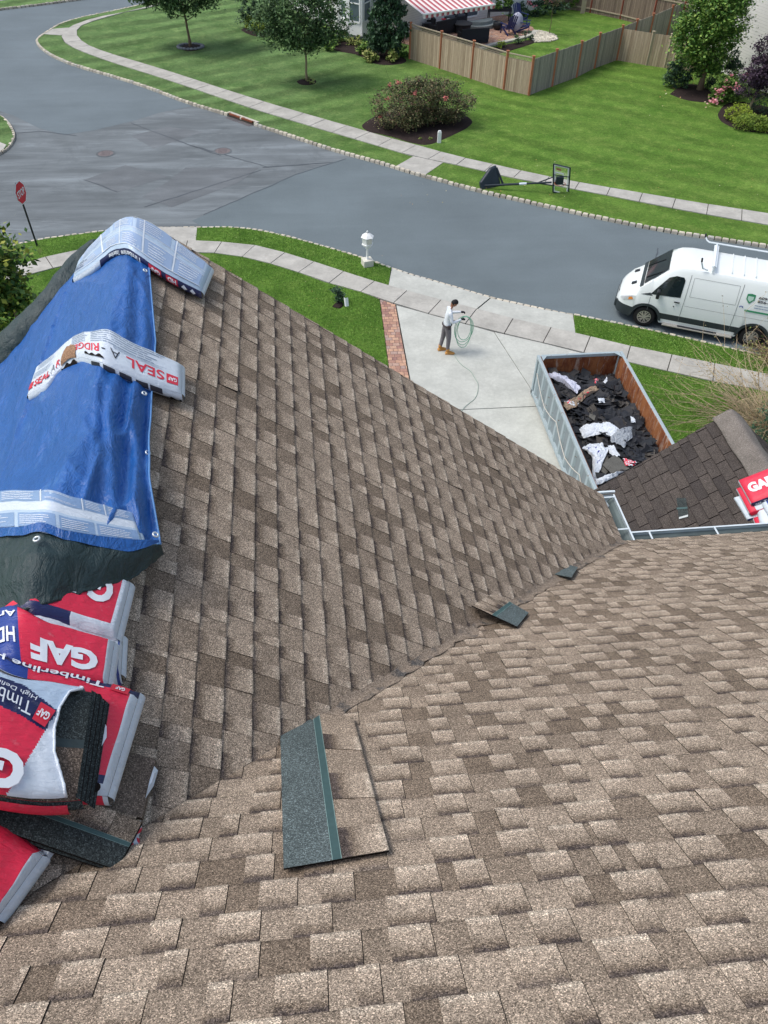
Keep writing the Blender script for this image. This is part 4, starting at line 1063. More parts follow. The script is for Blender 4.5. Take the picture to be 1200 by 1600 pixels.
# third, wide red one with the navy title strip along its far edge
near = [(-.6, 1.02, .15), (-.3, 1.05, .15), rt(-60, 1230, .15), rt(20, 1232, .14), rt(90, 1236, .13), rt(166, 1240, .12)]
far = [(-.6, 1.52, .15), (-.3, 1.52, .15), rt(-40, 1018, .15), rt(30, 1028, .14), rt(125, 1052, .13), rt(217, 1078, .12)]
W, t = pack('widest red pack with a navy title strip, lying under the opened one', near, far, .08, 15,
            lambda u, v: 3 if v > .90 else (2 if u > .965 else (1 if u < .62 and v > .74 else (2 if v < .07 else (3 if v < .085 else 0)))), wr=.006)
b = MB(); put_text(b, 'Timberline HD', W.top, (.46, .88, .91, .975), flip=True, bold=.015, lift=.004); put_text(b, 'GAF', W.top, (.915, .945, .925, .965), flip=True, bold=.03, lift=.006)
put_text(b, 'GAF', W.top, (.55, .93, .26, .66), flip=True, bold=.05, lift=.004); b.build('lettering', INKW, t, world=True, smooth=True)
b = MB(); put_rect(b, W.top, (.90, .96, .905, .985), 0, .004); b.build('red_badge', INKR, t, world=True)
b = MB(); c_ = W.top(.94, .03, .006); b.lathe([(.016, 0), (.016, .002)], 12, c=c_); b.build('hole', SHEDGE, t, world=True)

# fourth: opened pack, torn wrapper pulled back over a block of shingles
near = [(-.6, 1.02, .25), (-.3, 1.05, .25), rt(-60, 1228, .24, .06), rt(0, 1241, .23, .06), rt(66, 1249, .22, .06), rt(136, 1246, .21, .06)]
far = [(-.6, 1.46, .25), (-.3, 1.45, .25), rt(-60, 1040, .24, .06), rt(10, 1054, .23, .06), rt(85, 1068, .22, .06), rt(163, 1083, .21, .06)]
W = Wrap(near, far, .07, .001, 16)
t = at_origin('opened shingle pack on top of the heap, dark shingle ends showing beside the torn wrapper', 'shingle pack', 'shingle_pack', near, BG)
b = MB(); b.c = None
def blk(u, v): return 0 if v > .47 else (1 if v > .40 else 2)
b.grid(lambda u, v: W.top(.5+.44*u, v), 40, 26, blk); b.build('shingle_face', [BACKD, M('dull_sealant', srgb(52, 64, 66), .7, .25, 40), m_granule('brown_granules_dark', srgb(102, 90, 80), .6)], t, smooth=True, world=True)
b = MB()
for k in range(9):                                         # stepped ends of the single sheets
    def lay(u, v, k=k):
        x, y, h = W.base(.935+.007*k, u); dz = .075-.0085*k; return S(x+.006*v, y, h-.01+dz-.0085*v)
    b.grid(lay, 20, 1, 0 if k % 2 else 1)
    def lay2(u, v, k=k):
        x, y, h = W.base(.935+.007*k, u); x2 = W.base(.942+.007*k, u)[0]; dz = .075-.0085*(k+1)+.0005; return S(x+.006+(x2-x)*v, y, h-.01+dz)
    b.grid(lay2, 20, 1, 1)
for w_ in ('near', 'far'): b.grid(lambda u, v, w_=w_: W.side(w_)(.3+.66*u, v), 30, 6, 1)
b.build('shingle_ends', [SHEDGE, BACKD], t, world=True)
# wrapper: torn edge curves across
_tp = [(0, (96, 1252)), (.06, (95, 1246)), (.18, (88, 1228)), (.35, (79, 1195)), (.55, (79, 1160)), (.75, (88, 1125)), (.9, (104, 1096)), (.96, (128, 1084)), (1.0, (118, 1078))]
_tc = {}
def tear_t(v):
    k = round(v, 4)
    if k in _tc: return _tc[k]
    for (v0, p0), (v1, p1) in zip(_tp, _tp[1:]):
        if v0 <= v <= v1: f = (v-v0)/(v1-v0); px, py = p0[0]+(p1[0]-p0[0])*f, p0[1]+(p1[1]-p0[1])*f; break
    X = ra(px, py, .31)[0]; lo, hi = 0, 1
    for _ in range(30):
        m = (lo+hi)/2
        if W.base(m, v)[0] < X: lo = m
        else: hi = m
    _tc[k] = lo; return lo
def wrp(u, v):
    tt = tear_t(v)*u; return W.top(tt, v, .010+.012*u**4+.003*noise.noise(Vector((u*14, v*11, 3))))
def above(P, x, y):                                       # is (x, y) above the pixel polyline P
    for (x0, y0), (x1, y1) in zip(P, P[1:]):
        if x0 <= x <= x1: return y < y0+(y1-y0)*(x-x0)/(x1-x0)
    return y < (P[0][1] if x < P[0][0] else P[-1][1])
def wz(u, v):
    x, y = proj(wrp(u, v))
    if x > 71-(y-1144)*.257 and y > 1128 or x > 88-(y-1112)*.6 and y > 1105: return 2
    if above([(-80, 1035), (0, 1058), (38, 1072), (89, 1112)], x, y): return 4
    if above([(-80, 1072), (0, 1104), (29, 1117), (71, 1144)], x, y): return 3
    return 0
b = MB(); b.grid(wrp, 130, 90, wz); b.grid(lambda u, v: W.side('near')(tear_t(0)*u, v, .012), 60, 3, 0); b.grid(lambda u, v: W.side('far')(tear_t(1)*u, v, .012), 60, 3, 2)
b.build('wrapper', [PRED, PBLUE, PWHITE, PNAVY, PCLEAR], t, smooth=True, world=True)
def quad_surf(c, h=.318):                                # c: pixel corners of the print: origin, +u end, far corner, +v end
    def fn(u, v, l=0):
        a = (c[0][0]*(1-u)+c[1][0]*u, c[0][1]*(1-u)+c[1][1]*u); d = (c[3][0]*(1-u)+c[2][0]*u, c[3][1]*(1-u)+c[2][1]*u)
        return pa(a[0]*(1-v)+d[0]*v, a[1]*(1-v)+d[1]*v, h+l)
    return fn
b = MB(); put_text(b, 'Timberline', quad_surf([(52, 1098), (-60, 1040), (-64, 1062), (47, 1118)]), (0, 1, 0, 1), bold=.0)
put_text(b, 'High Definition', quad_surf([(60, 1086), (-30, 1046), (-33, 1053), (56, 1094)]), (0, 1, 0, 1), bold=0)
put_text(b, 'GAF', quad_surf([(41, 1180), (-110, 1130), (-128, 1195), (28, 1242)]), (0, 1, 1, 0), bold=.05, mirror=False) if False else None
put_text(b, 'GAF', quad_surf([(44, 1186), (-112, 1140), (-128, 1196), (30, 1240)][:2]+[(-128, 1196), (30, 1240)]), (0, 1, 1, 0), bold=.05) if False else put_text(b, 'GAF', quad_surf([(30, 1240), (-128, 1196), (-112, 1140), (44, 1178)][3:]+[(-112, 1140), (-128, 1196), (30, 1240)]), (0, 1, 0, 1), bold=.05)
b.build('lettering', INKW, t, world=True)
b = MB(); q_ = quad_surf([(87, 1110), (64, 1096.5), (50, 1123), (70, 1136)], .318); b.grid(lambda u, v: q_(u, v), 6, 4); b.build('red_badge', INKR, t, world=True)
b = MB(); put_text(b, 'GAF', quad_surf([(80, 1115), (63, 1105), (56, 1116), (73, 1126)], .322), (0, 1, 0, 1), bold=.03); b.build('badge_lettering', INKW, t, world=True)
b = MB(); b.tube([wrp(1, v/40)+Vector((.002, 0, .002+.004*noise.noise(Vector((v*.4, 0, 0))))) for v in range(41)], [.004+.004*abs(noise.noise(Vector((v*.5, 3, 0)))) for v in range(41)], 6); b.build('torn_edge', PWHITE, t, world=True, smooth=True)

# dark single shingles slid out below the heap
laminated_sheet('loose_shingle', [(183, 1359), (-160, 1240), (-130, 1150), (222, 1284)], 'dark headlap side of a shingle slid out at the foot of the heap', 6, 31, fn=pa, h=.10, dark=BACKD)
laminated_sheet('loose_shingle', [(176, 1362), (-160, 1250), (-150, 1160), (214, 1276)], 'second dark shingle showing as a thin edge under the slid-out one', 6, 33, fn=pa, h=.075, dark=BACKD)
tt_, b = flat_on('shingle_scrap', [(176, 1168), (243, 1186), (222, 1278), (120, 1252)], 'brown shingle corner sticking out right of the opened pack', 'shingle', h=.06, fn=pa, thick=.02); b.build('sheet', m_granule('brown_granules_mid', srgb(106, 95, 85), .5), tt_)
SCR = 'torn white wrapper scraps beside the heap'
def wrapper_scrap(px, label, h=.05, seed=0, fn=pa, mats=(PWHITE,), grp=SCR):
    P = [fn(x, y, h) for x, y in px]; c = sum(P, Vector())/len(P); t = thing('wrapper_scrap', c, label, 'wrapper scrap', grp)
    b = MB(); n = len(P)
    for k in range(5):
        pass
    V = []
    for i in range(n):
        a, d = P[i], P[(i+1) % n]
        for k in range(4): V.append(a.lerp(d, k/4)+Vector((0, 0, .012*noise.noise(Vector((i*3+k, seed, 0))))))
    b.v = [tuple(p-c) for p in V]+[tuple((p-c)*.5+Vector((0, 0, .014+.012*noise.noise(Vector((i, seed, 4)))))) for i, p in enumerate(V)]+[(0, 0, .012)]
    m = len(V)
    for i in range(m): b.face((i, (i+1) % m, m+(i+1) % m, m+i), (i//3) % len(mats)); b.face((m+i, m+(i+1) % m, 2*m), 0)
    b.build('film', list(mats), t, smooth=False); return t
wrapper_scrap([(241, 1197), (247, 1204), (240, 1228), (227, 1248), (233, 1222)], 'thin white wrapper sliver standing right of the brown shingle corner', .06, 1)
wrapper_scrap([(220, 1281), (222, 1296), (217, 1306), (220, 1322), (205, 1328), (195, 1340), (200, 1322), (212, 1305)], 'crumpled white and red wrapper bit at the tip of the slid-out shingle', .06, 2, mats=(PWHITE, PRED))
wrapper_scrap([(26, 1296), (60, 1310), (138, 1332), (130, 1336), (100, 1330), (86, 1332), (75, 1346), (66, 1330), (40, 1316)], 'torn milky film sticking out between the slid-out shingle and the lowest red pack', .05, 3)
b = MB(); c_ = pa(135, 1345, .03); tt_ = thing('string', c_, 'short white string end hanging below the slid-out shingle', 'string'); b.tube([(pa(x, y, .02)-c_) for x, y in ((141, 1342), (137, 1350), (133, 1356), (134, 1361))], .002, 6); b.build('strand', PWHITE, tt_)
# bottom-left red pack
near = [(-.62, .36, .06), (-.3, .46, .07), (-.1, .55, .07), (.05, .62, .05), ra(4, 1450, .04)]
far = [(-.60, .98, .06), (-.3, 1.02, .07), (-.1, 1.04, .07), (.08, 1.03, .05), ra(74, 1346, .04)]
near = [(-.6, .5, .05), (-.35, .55, .06), ra(-120, 1590, .06), ra(-70, 1540, .05), ra(2, 1446, .04)]
far = [(-.6, 1.15, .05), (-.3, 1.17, .06), ra(-60, 1272, .06), ra(0, 1290, .05), ra(74, 1347, .04)]
W, t = pack('red pack with a white welded end at the lowest corner of the heap', near, far, .08, 17, lambda u, v: 2 if u > .95 else (3 if v > .95 else 0), wr=.006)
b = MB(); put_text(b, 'GAF', W.top, (.45, .86, .15, .60), flip=True, bold=.05, lift=.004); b.build('lettering', INKW, t, world=True, smooth=True)

# packs on the garage roof
def gw(x, y, z_): pass
GBG = 'shingle packs stacked on the old garage roof'
def box_pack(label, px3, h, thick, mats, zone, seed, text=None, side_text=None, fn=gp):
    """px3: near-left, far-left, direction right: pixel corners on the garage slope at height h (top face)"""
    A, B_, C = [fn(x, y, h) for x, y in px3]                 # near-left, far-left, near-right (top face)
    D = B_+(C-A); n = (C-A).cross(B_-A).normalized(); n = n if n.z > 0 else -n
    t = thing('shingle_pack', A.lerp(D, .5)-n*thick, label, 'shingle pack', GBG); b = MB()
    def top(u, v, l=0): 
        e = min(min(v, 1-v)/.12, 1); f = min(min(u, 1-u)/.05, 1); k = math.sqrt(max(0, 1-(1-e)**2))*math.sqrt(max(0, 1-(1-f)**2))
        return A+(C-A)*u+(B_-A)*v+n*(-.02+.02*k+l+.003*noise.noise(Vector((u*9, v*5, seed))))
    def near_(u, v, l=0): return A+(C-A)*u-n*(.02+(thick-.02)*(1-v))+(A-B_).normalized()*(.012*math.sin(math.pi*v)+l)
    def farr(u, v): return B_+(C-A)*u-n*(.02+(thick-.02)*(1-v))
    def left(u, v, l=0): return A+(B_-A)*u-n*(.02+(thick-.02)*(1-v))+(A-C).normalized()*(.014*math.sin(math.pi*v)+l)
    def right(u, v): return C+(B_-A)*u-n*(.02+(thick-.02)*(1-v))
    b.grid(top, 30, 10, zone); b.grid(near_, 20, 4, mats[1]); b.grid(farr, 8, 2, mats[1]); b.grid(left, 8, 4, 2); b.grid(right, 8, 2, 2)
    b.build('wrapper', [PRED, PBLUE, PWHITE, PNAVY, PCLEAR], t, smooth=True, world=True, fixn=True)
    if text:
        b = MB(); put_text(b, 'GAF', top, text, bold=.06, lift=.005); 
        if side_text: put_text(b, side_text, near_, (.16, .42, .3, .8), lift=.005); put_text(b, 'GAF', near_, (.04, .12, .4, .75), lift=.005, bold=.03)
        b.build('lettering', INKW, t, world=True, smooth=True)
    return t
box_pack('blue and white pack at the bottom of the stack on the garage roof', [(1167, 810), (1146, 776), (1290, 775)], .07, .09, (0, 3, 2), lambda u, v: 1 if .15 < u < .4 else 2, 1)
box_pack('white pack with red corner, middle of the stack on the garage roof', [(1170, 800), (1150, 762), (1290, 760)], .17, .09, (0, 0, 2), lambda u, v: 0 if u < .08 else 2, 2)
box_pack('red pack with three white letters on top of the stack on the garage roof', [(1173, 785), (1153, 749), (1290, 741)], .27, .09, (0, 3, 2), lambda u, v: 0, 3, (.06, .40, .32, .70), 'Timberline')
box_pack('lowest red and white pack nearest the gutter on the garage roof', [(1184, 828), (1176, 808), (1300, 790)], .07, .08, (0, 0, 2), lambda u, v: 0, 4)
box_pack('red and white pack leaning over the lowest one nearest the gutter', [(1190, 827), (1180, 788), (1300, 785)], .13, .08, (0, 0, 2), lambda u, v: 0 if u > .12 else 2, 5)
box_pack('blue topped pack, rightmost of those nearest the gutter on the garage roof', [(1202, 806), (1189, 784), (1310, 765)], .21, .09, (1, 2, 2), lambda u, v: 1 if u > .05 else 2, 6)

# ------------------------------------------------------------------ roll-off dumpster on the drive
DZ = LZ+.02
DX0, DX1, DY0, DY1, DH = 6.36, 8.80, 11.15, 17.85, 1.36
def m_rust(name, a, b_, c_):
    t = NT(name); mp = t.mapped((1, 1, .35))
    c = t.mix(t.ramp(t.noise(3.2, 6, .78, mp), [(.38, 0.0), (.58, 1.0)]), a, b_)
    c = t.mix(t.ramp(t.noise(6, 6, .75, t.mapped((1, 1, .2)), .6), [(.53, 0.0), (.64, .8)]), c, c_)
    t.bump(t.noise(20, 5, .7), .4, .02); return t.fin(c, .9, .2)
DRUST = m_rust('rusty_inside', srgb(112, 62, 40), srgb(150, 98, 62), srgb(176, 160, 146))
def m_chipped(name, col, chip, amt=.62):
    t = NT(name); c = t.mix(t.noise(3, 4, .6), mix3(col, .88), mix3(col, 1.08))
    c = t.mix(t.ramp(t.noise(7, 6, .75), [(amt, 0.0), (amt+.04, 1.0)]), c, chip); t.bump(t.noise(30, 3), .15, .01); return t.fin(c, .6, .4)
DPAINT = m_chipped('pale_blue_paint', srgb(158, 172, 176), srgb(126, 92, 72), .62)
DSIDE = m_chipped('side_paint', srgb(128, 138, 142), srgb(104, 96, 90), .66)
dump = thing('dumpster', ((DX0+DX1)/2, (DY0+DY1)/2, DZ), 'long open roll-off dumpster with rusty inside, heaped with torn-off roofing', 'dumpster')
hx, hy = (DX1-DX0)/2, (DY1-DY0)/2
b = MB()
for sx in (-1, 1): b.box((sx*(hx-.09), 0, DH/2+.05), (.02, 2*hy-.1, DH-.15))
b.box((0, hy-.05, DH/2+.05), (2*hx-.16, .02, DH-.15)); b.box((0, -hy+.05, DH/2+.05), (2*hx-.16, .02, DH-.15)); b.box((0, 0, .22), (2*hx-.15, 2*hy-.1, .03)); b.build('inner_skin', DRUST, dump)
for sx in (-1, 1):
    b = MB(); b.box((sx*(hx-.072), 0, DH/2+.06), (.012, 2*hy-.06, DH-.16)); b.build('side_plate', DSIDE, dump)
    for k in range(13):
        y = -hy+.28+k*(2*hy-.56)/12; b = MB()
        n = len(b.v); z0, z1 = .2, DH-.1; w0 = .075
        # folded-channel rib
        for zz_, dd_ in ((z0, .055), (z1, .055)):
            for yy_, xx_ in ((-.10, 0), (-.055, 1), (.055, 1), (.10, 0)): b.v.append((sx*(hx-.066+xx_*dd_), y+yy_, zz_))
        for q in ((0, 1, 5, 4), (1, 2, 6, 5), (2, 3, 7, 6), (0, 3, 2, 1), (4, 5, 6, 7)): b.face([n+i for i in q])
        b.build('rib', DPAINT, dump)
    b = MB(); b.box((sx*(hx-.045), 0, .17), (.09, 2*hy, .12)); bevel(b.build('bottom_rail', DPAINT, dump))
    b = MB(); b.box((sx*(hx-.04), 0, DH-.045), (.085, 2*hy, .085)); bevel(b.build('top_rail', DPAINT, dump), .012)
for sy in (-1, 1):
    b = MB(); b.box((0, sy*(hy-.04), DH-.05), (2*hx-.22, .08, .10)); bevel(b.build('top_rail', DPAINT, dump), .012)
    b = MB(); b.box((0, sy*(hy-.02), DH/2), (2*hx-.1, .03, DH-.3)); b.build('end_plate', DSIDE, dump)
    for sx in (-1, 1):
        b = MB(); c0_ = Vector((sx*(hx-.10), sy*(hy-.08), DH-.004)); b.poly([c0_+Vector((0, 0, .006)), c0_+Vector((-sx*.16, 0, .006)), c0_+Vector((0, -sy*.22, .006))]); b.build('gusset', DPAINT, dump)
for sx in (-1, 1):
    for sy in (-1, 1):
        b = MB(); b.box((sx*(hx-.06), sy*(hy-.06), DH/2), (.12, .12, DH-.12)); bevel(b.build('corner_post', DPAINT, dump), .01)
for sx in (-1, 1):
    for y in (-2.2, 2.2): 
        b = MB(); b.tube([(sx*(hx-.28)-.06, y, .09), (sx*(hx-.28)+.06, y, .09)], .09, 12); b.build('wheel', BLACK, dump)
b = MB(); P = [(-hx-.012, hy-.3-1.05*k, (.95, .55)[k % 2]+.05*math.sin(k*2.3)) for k in range(6)]
b.tube([Vector(P[i]).lerp(Vector(P[i+1]), f)+Vector((0, 0, -.05*math.sin(math.pi*f))) for i in range(5) for f in (0, .25, .5, .75)], .012, 6); b.build('tie_cord', M('cord', srgb(190, 186, 176), .8, .1), dump)
# what is in it
def heap(x, y):
    return .82+.14*math.sin(x*1.7+.4)*math.cos(y*.7)+.13*noise.noise(Vector((x*1.3, y*1.1, 3)))+.10*noise.noise(Vector((x*3.5, y*3.2, 5)))-.10*abs(x)/hx
def m_scrap():
    t = NT('torn_roofing'); rp = t.geo().outputs['Random Per Island']
    c = t.ramp(rp, [(0, srgb(26, 29, 34)), (.35, srgb(38, 42, 48)), (.6, srgb(48, 48, 50)), (.80, srgb(34, 38, 46)), (.93, srgb(64, 62, 60)), (1, srgb(84, 80, 74))])
    c = t.mix(1.0, c, t.ramp(t.noise(30, 4, .7), [(.3, .7), (.7, 1.35)]), 'MULTIPLY'); t.bump(t.noise(40, 3), .5, .01); return t.fin(c, .75, .35)
rnd = random.Random(5); b = MB()
b.grid(lambda u, v: (-hx+.1+(2*hx-.2)*u, -hy+.07+(2*hy-.14)*v, heap(-hx+.1+(2*hx-.2)*u, -hy+.07+(2*hy-.14)*v)-.06), 30, 70)
for k in range(2100):
    x, y = rnd.uniform(-hx+.22, hx-.22), rnd.uniform(-hy+.2, hy-.2); z = heap(x, y)+rnd.uniform(-.05, .07)
    L, Wd = rnd.uniform(.15, .75)*rnd.uniform(.5, 1), rnd.uniform(.08, .32); m = Matrix.Rotation(rnd.uniform(0, 6.28), 3, 'Z') @ Matrix.Rotation(rnd.gauss(0, .24), 3, 'X') @ Matrix.Rotation(rnd.gauss(0, .24), 3, 'Y')
    cv = rnd.uniform(-.35, .5)
    def sc(u, v):
        a = (u-.5)*L; return Vector((x, y, z)) + m @ Vector((a, (v-.5)*Wd+.03*math.sin(a*20+k), cv*a*a+.02*math.sin(v*5+k)))
    if abs(sc(0, 0).x) > hx-.1 or abs(sc(1, 1).x) > hx-.1 or abs(sc(1, 0).x) > hx-.1 or abs(sc(0, 1).x) > hx-.1: continue
    b.grid(sc, 3, 2)
hp = b.build('roofing_debris', m_scrap()); hp.location = dump.location; tag(hp, 'heap of torn dark roofing felt and shingles filling the dumpster', 'debris', kind='stuff')
hp_z = dump.location.z
def dpx(px, py, dz=0):
    """point of the heap surface seen at a pixel"""
    z = hp_z+.85
    for _ in range(4):
        p = g(px, py, z); z = hp_z+heap(p.x-dump.location.x, p.y-dump.location.y)+.03
    return g(px, py, z+dz)
FILM = m_plastic('white_film', srgb(214, 222, 230), .4, .8, .03, 30); FILMG = m_plastic('grey_film', srgb(150, 158, 166), .3, .9, .1, 30)
def crumple(px, label, mat, h=.10, seed=0, cat='plastic sheet', name='plastic_sheet', spots=None, n=22, group='torn sheets on the debris heap'):
    P = [dpx(x, y, .07) for x, y in px]; c = sum(P, Vector())/len(P); P = [c+(p-c)*1.18 for p in P]; t = thing(name, c, label, cat, group)
    P = [p-c for p in P]; k = len(P); b = MB()
    def fn(u, v):
        a = u*k; i = int(a) % k; f = a-int(a); e = P[i].lerp(P[(i+1) % k], f)
        r = v**.8; q = e*r; jag = .05*noise.noise(Vector((u*k*2.2, 0, seed)))*(v > .8)
        q = q*(1+jag*3); nn = Vector((q.x*9, q.y*9, seed)); z_ = h*(1-v*v)*.6+.07*abs(noise.noise(nn))+.045*abs(noise.noise(nn*2.3))-.02*v
        return Vector((q.x, q.y, q.z+z_+.03))
    b.grid(fn, n*3, n//2, (lambda u, v: 1 if spots and noise.noise(Vector((u*12, v*6, seed+3))) > spots else 0) if spots else 0)
    b.build('film', mat if isinstance(mat, list) else [mat], t, smooth=False); return t
FILMS = [FILM, INKR]
crumple([(853, 588), (868, 585), (885, 592), (903, 604), (897, 613), (880, 601), (862, 592)], 'crumpled lilac-white film along the left wall at the far end of the dumpster', m_plastic('lilac_film', srgb(196, 200, 216), .4, .8, .04, 30), .12, 1)
crumple([(908, 672), (915, 666), (935, 664), (942, 667), (945, 676), (930, 680), (913, 684)], 'white film piece at the middle left of the debris', FILM, .1, 2)
crumple([(943, 663), (950, 662), (966, 672), (962, 682), (948, 680)], 'white folded film right beside the wrinkled grey one', FILM, .1, 3)
crumple([(960, 674), (986, 671), (985, 684), (974, 698), (956, 690)], 'wrinkled grey film sheet in the middle of the debris', FILMG, .12, 4)
crumple([(912, 704), (925, 698), (938, 698), (948, 705), (940, 722), (932, 745), (925, 752), (926, 730), (926, 716)], 'long white wrapper with blue and red spots nearest the garage roof', [FILM, M('blue_spot', srgb(60, 70, 150), .5)], .10, 5, spots=.42)
crumple([(929, 752), (945, 745), (968, 740), (960, 747), (940, 756), (930, 760)], 'white film end sticking out at the very edge of the garage roof', FILM, .08, 6)
crumple([(950, 700), (958, 700), (967, 712), (961, 716), (952, 708)], 'small white strip crossing the grey panel', FILM, .05, 7)
crumple([(974, 718), (982, 721), (994, 724), (988, 729), (978, 728)], 'red and white wrapper piece right of the grey panel', [FILM, INKR], .05, 8, spots=-.05)
crumple([(883, 630), (897, 628), (906, 617), (922, 607), (932, 612), (915, 622), (902, 634), (888, 640)], 'torn brown paper sheet with a red corner at the far half', [M('brown_paper', srgb(150, 132, 112), .85, .15, 12), INKR], .08, 9, spots=.5, cat='paper sheet', name='paper_sheet')
crumple([(928, 594), (935, 594), (934, 601), (929, 600)], 'small red and white scrap near the far end wall', [FILM, INKR], .04, 10, spots=-.1)
crumple([(942, 599), (948, 592), (949, 601)], 'small pale upright scrap right of the red and white one', FILM, .03, 11)
crumple([(985, 652), (991, 656), (992, 662), (986, 660)], 'small red and white scrap against the right wall', [FILM, INKR], .05, 12, spots=0)
crumple([(883, 629), (892, 629), (902, 633), (898, 636), (888, 634)], 'narrow white film strip left of the brown paper', FILM, .04, 13)
crumple([(935, 624), (944, 624), (944, 630), (936, 630)], 'small white crumpled bit right of the brown paper', FILM, .04, 14)
for px, l, sd in (([(941, 726), (962, 709), (984, 731), (958, 744)], 'grey shingle panel lying among the white wrappers', 1), ([(933, 733), (950, 712), (955, 730), (946, 742)], 'second grey shingle panel tucked beside the long white wrapper', 2), ([(940, 656), (953, 648), (957, 653), (944, 662)], 'grey-brown shingle piece at the centre of the heap', 3), ([(921, 646), (931, 650), (929, 656), (920, 652)], 'small pale grey shingle piece left of centre', 4)):
    P = [dpx(x, y, .10) for x, y in px]; c = sum(P, Vector())/4; tt = thing('roofing_offcut', c, l, 'shingle', 'shingle pieces on the debris heap'); b = MB()
    b.grid(lambda u, v: P[0].lerp(P[1], u).lerp(P[3].lerp(P[2], u), v)-c+Vector((0, 0, .02*math.sin(u*3+v*2))), 6, 4); b.build('sheet', m_granule('grey_scrap', srgb(92, 92, 88), .3), tt)

# ------------------------------------------------------------------ white van
VF, VRr = g(1003, 510, 0), g(1165.6, 541.5, 0)
vd_ = (VF-VRr); vang = math.atan2(vd_.y, vd_.x); WB = 3.30
vs = Vector((-math.sin(vang), math.cos(vang), 0))         # van's left (towards the kerb side is +? chosen below)
VW = 1.0
sgn = 1 if vs.y < 0 else -1                              # near side points towards the camera
vc = (VF+VRr)/2 - vs*sgn*(VW-.02)
van = thing('van', (vc.x, vc.y, .004), 'white cargo van with roof ladder rack parked by the kerb', 'van', rz=vang)
# local: +x front, near side is y = sgn*VW
PAINT = M('van_paint', srgb(224, 230, 228), .22, .02, 2, spec=.6); VGLASS = M('van_glass', srgb(20, 30, 32), .06, .2, 3, spec=.9); VCLAD = M('van_cladding', srgb(48, 56, 58), .6, .08, 6)
TYRE = M('tyre', srgb(26, 26, 27), .85, .15, 10); RIM = M('wheel_rim', srgb(186, 182, 174), .35, .12, 14, metal=.5)
xf, xr = WB/2+1.0, -WB/2-1.15
def lerpt(T, x):
    for (a, ya), (b_, yb) in zip(T, T[1:]):
        if a <= x <= b_:
            f = (x-a)/(b_-a); f = f; return ya+(yb-ya)*f
    return T[0][1] if x < T[0][0] else T[-1][1]
# top profile, belt (window sill) profile, half width
TOP = [(xr, 1.98), (xr+.12, 2.08), (xr+.5, 2.13), (.7, 2.13), (1.05, 2.09), (1.25, 2.00), (1.95, 1.33), (2.05, 1.24), (2.35, 1.08), (2.52, .95), (2.62, .80), (xf, .62)]
BELT = [(xr, 1.18), (.9, 1.16), (1.6, 1.10), (2.2, .98), (2.45, .86), (2.6, .72), (xf, .55)]
HW = [(xr, .93), (xr+.2, .99), (1.7, .99), (2.1, .95), (2.4, .84), (2.55, .70), (xf, .42)]
RW = [(xr, .74), (xr+.3, .80), (.9, .80), (1.3, .74), (1.95, .84), (2.3, .72), (2.5, .5), (xf, .3)]
def arch(x):
    z = .24
    for wx in (WB/2, -WB/2):
        d = abs(x-wx)
        if d < .44: z = max(z, .33+math.sqrt(.44**2-d*d)-.02)
    return z
xs = sorted(set([round(xr+i*.06, 3) for i in range(int((xf-xr)/.06)+1)]+[xf, WB/2-.44, WB/2+.44, -WB/2-.44, -WB/2+.44, 1.25, 1.95, 2.05]))
b = MB(); rows = []
for x in xs:
    zb = arch(x); tz = lerpt(TOP, x); bz = min(lerpt(BELT, x), tz-.06); hw = lerpt(HW, x); rw = min(lerpt(RW, x), hw-.01); c1, c2 = .40, .60
    z0 = min(zb, tz-.25); z1 = max(z0+.004, c1); z2 = max(z1+.004, min(c2, bz-.05)); z3 = max(z2+.005, bz); z4 = max(z3+.01, tz-.14 if tz > 1.6 else tz-.05); z5 = max(z4+.004, tz-.05 if tz > 1.6 else tz-.02)
    half = [(hw-.03, z0), (hw, z1), (hw+.008, z2), (hw, z3), (rw+.03, z4), (rw-.05, z5), (rw*.6, tz-.005), (0, tz+.012)]
    rows.append([(x, y, z) for y, z in half]+[(x, -y, z) for y, z in reversed(half[:-1])])
k = len(rows[0])
for r_ in rows: b.v += r_
for i in range(len(rows)-1):
    x = (xs[i]+xs[i+1])/2
    for j in range(k-1):
        jj = min(j, k-2-j); m = 0
        if jj == 0: m = 1 if (x > 1.95 or x < xr+.05) else 0
        if jj == 1: m = 1
        if x > 2.36 and jj == 2: m = 0
        b.face((i*k+j, (i+1)*k+j, (i+1)*k+j+1, i*k+j+1), m)
    b.face((i*k, i*k+k-1, (i+1)*k+k-1, (i+1)*k), 1)
b.face(list(range(k))); b.face([(len(rows)-1)*k+j for j in reversed(range(k))], 1)
body = b.build('body', [PAINT, VCLAD], van, smooth=False, fixn=True)
md = body.modifiers.new('sm', 'SUBSURF') if False else None
for p in body.data.polygons: p.use_smooth = True
try:
    body.data.set_sharp_from_angle(angle=R(35))
except Exception: pass
def side_y(x, z):
    tz = lerpt(TOP, x); bz = min(lerpt(BELT, x), tz-.06); hw = lerpt(HW, x); rw = min(lerpt(RW, x), hw-.01); z4 = tz-.14 if tz > 1.6 else tz-.05
    if z <= bz: return hw+.004
    f = min(1, (z-bz)/max(.01, z4-bz)); return hw+(rw+.03-hw)*f
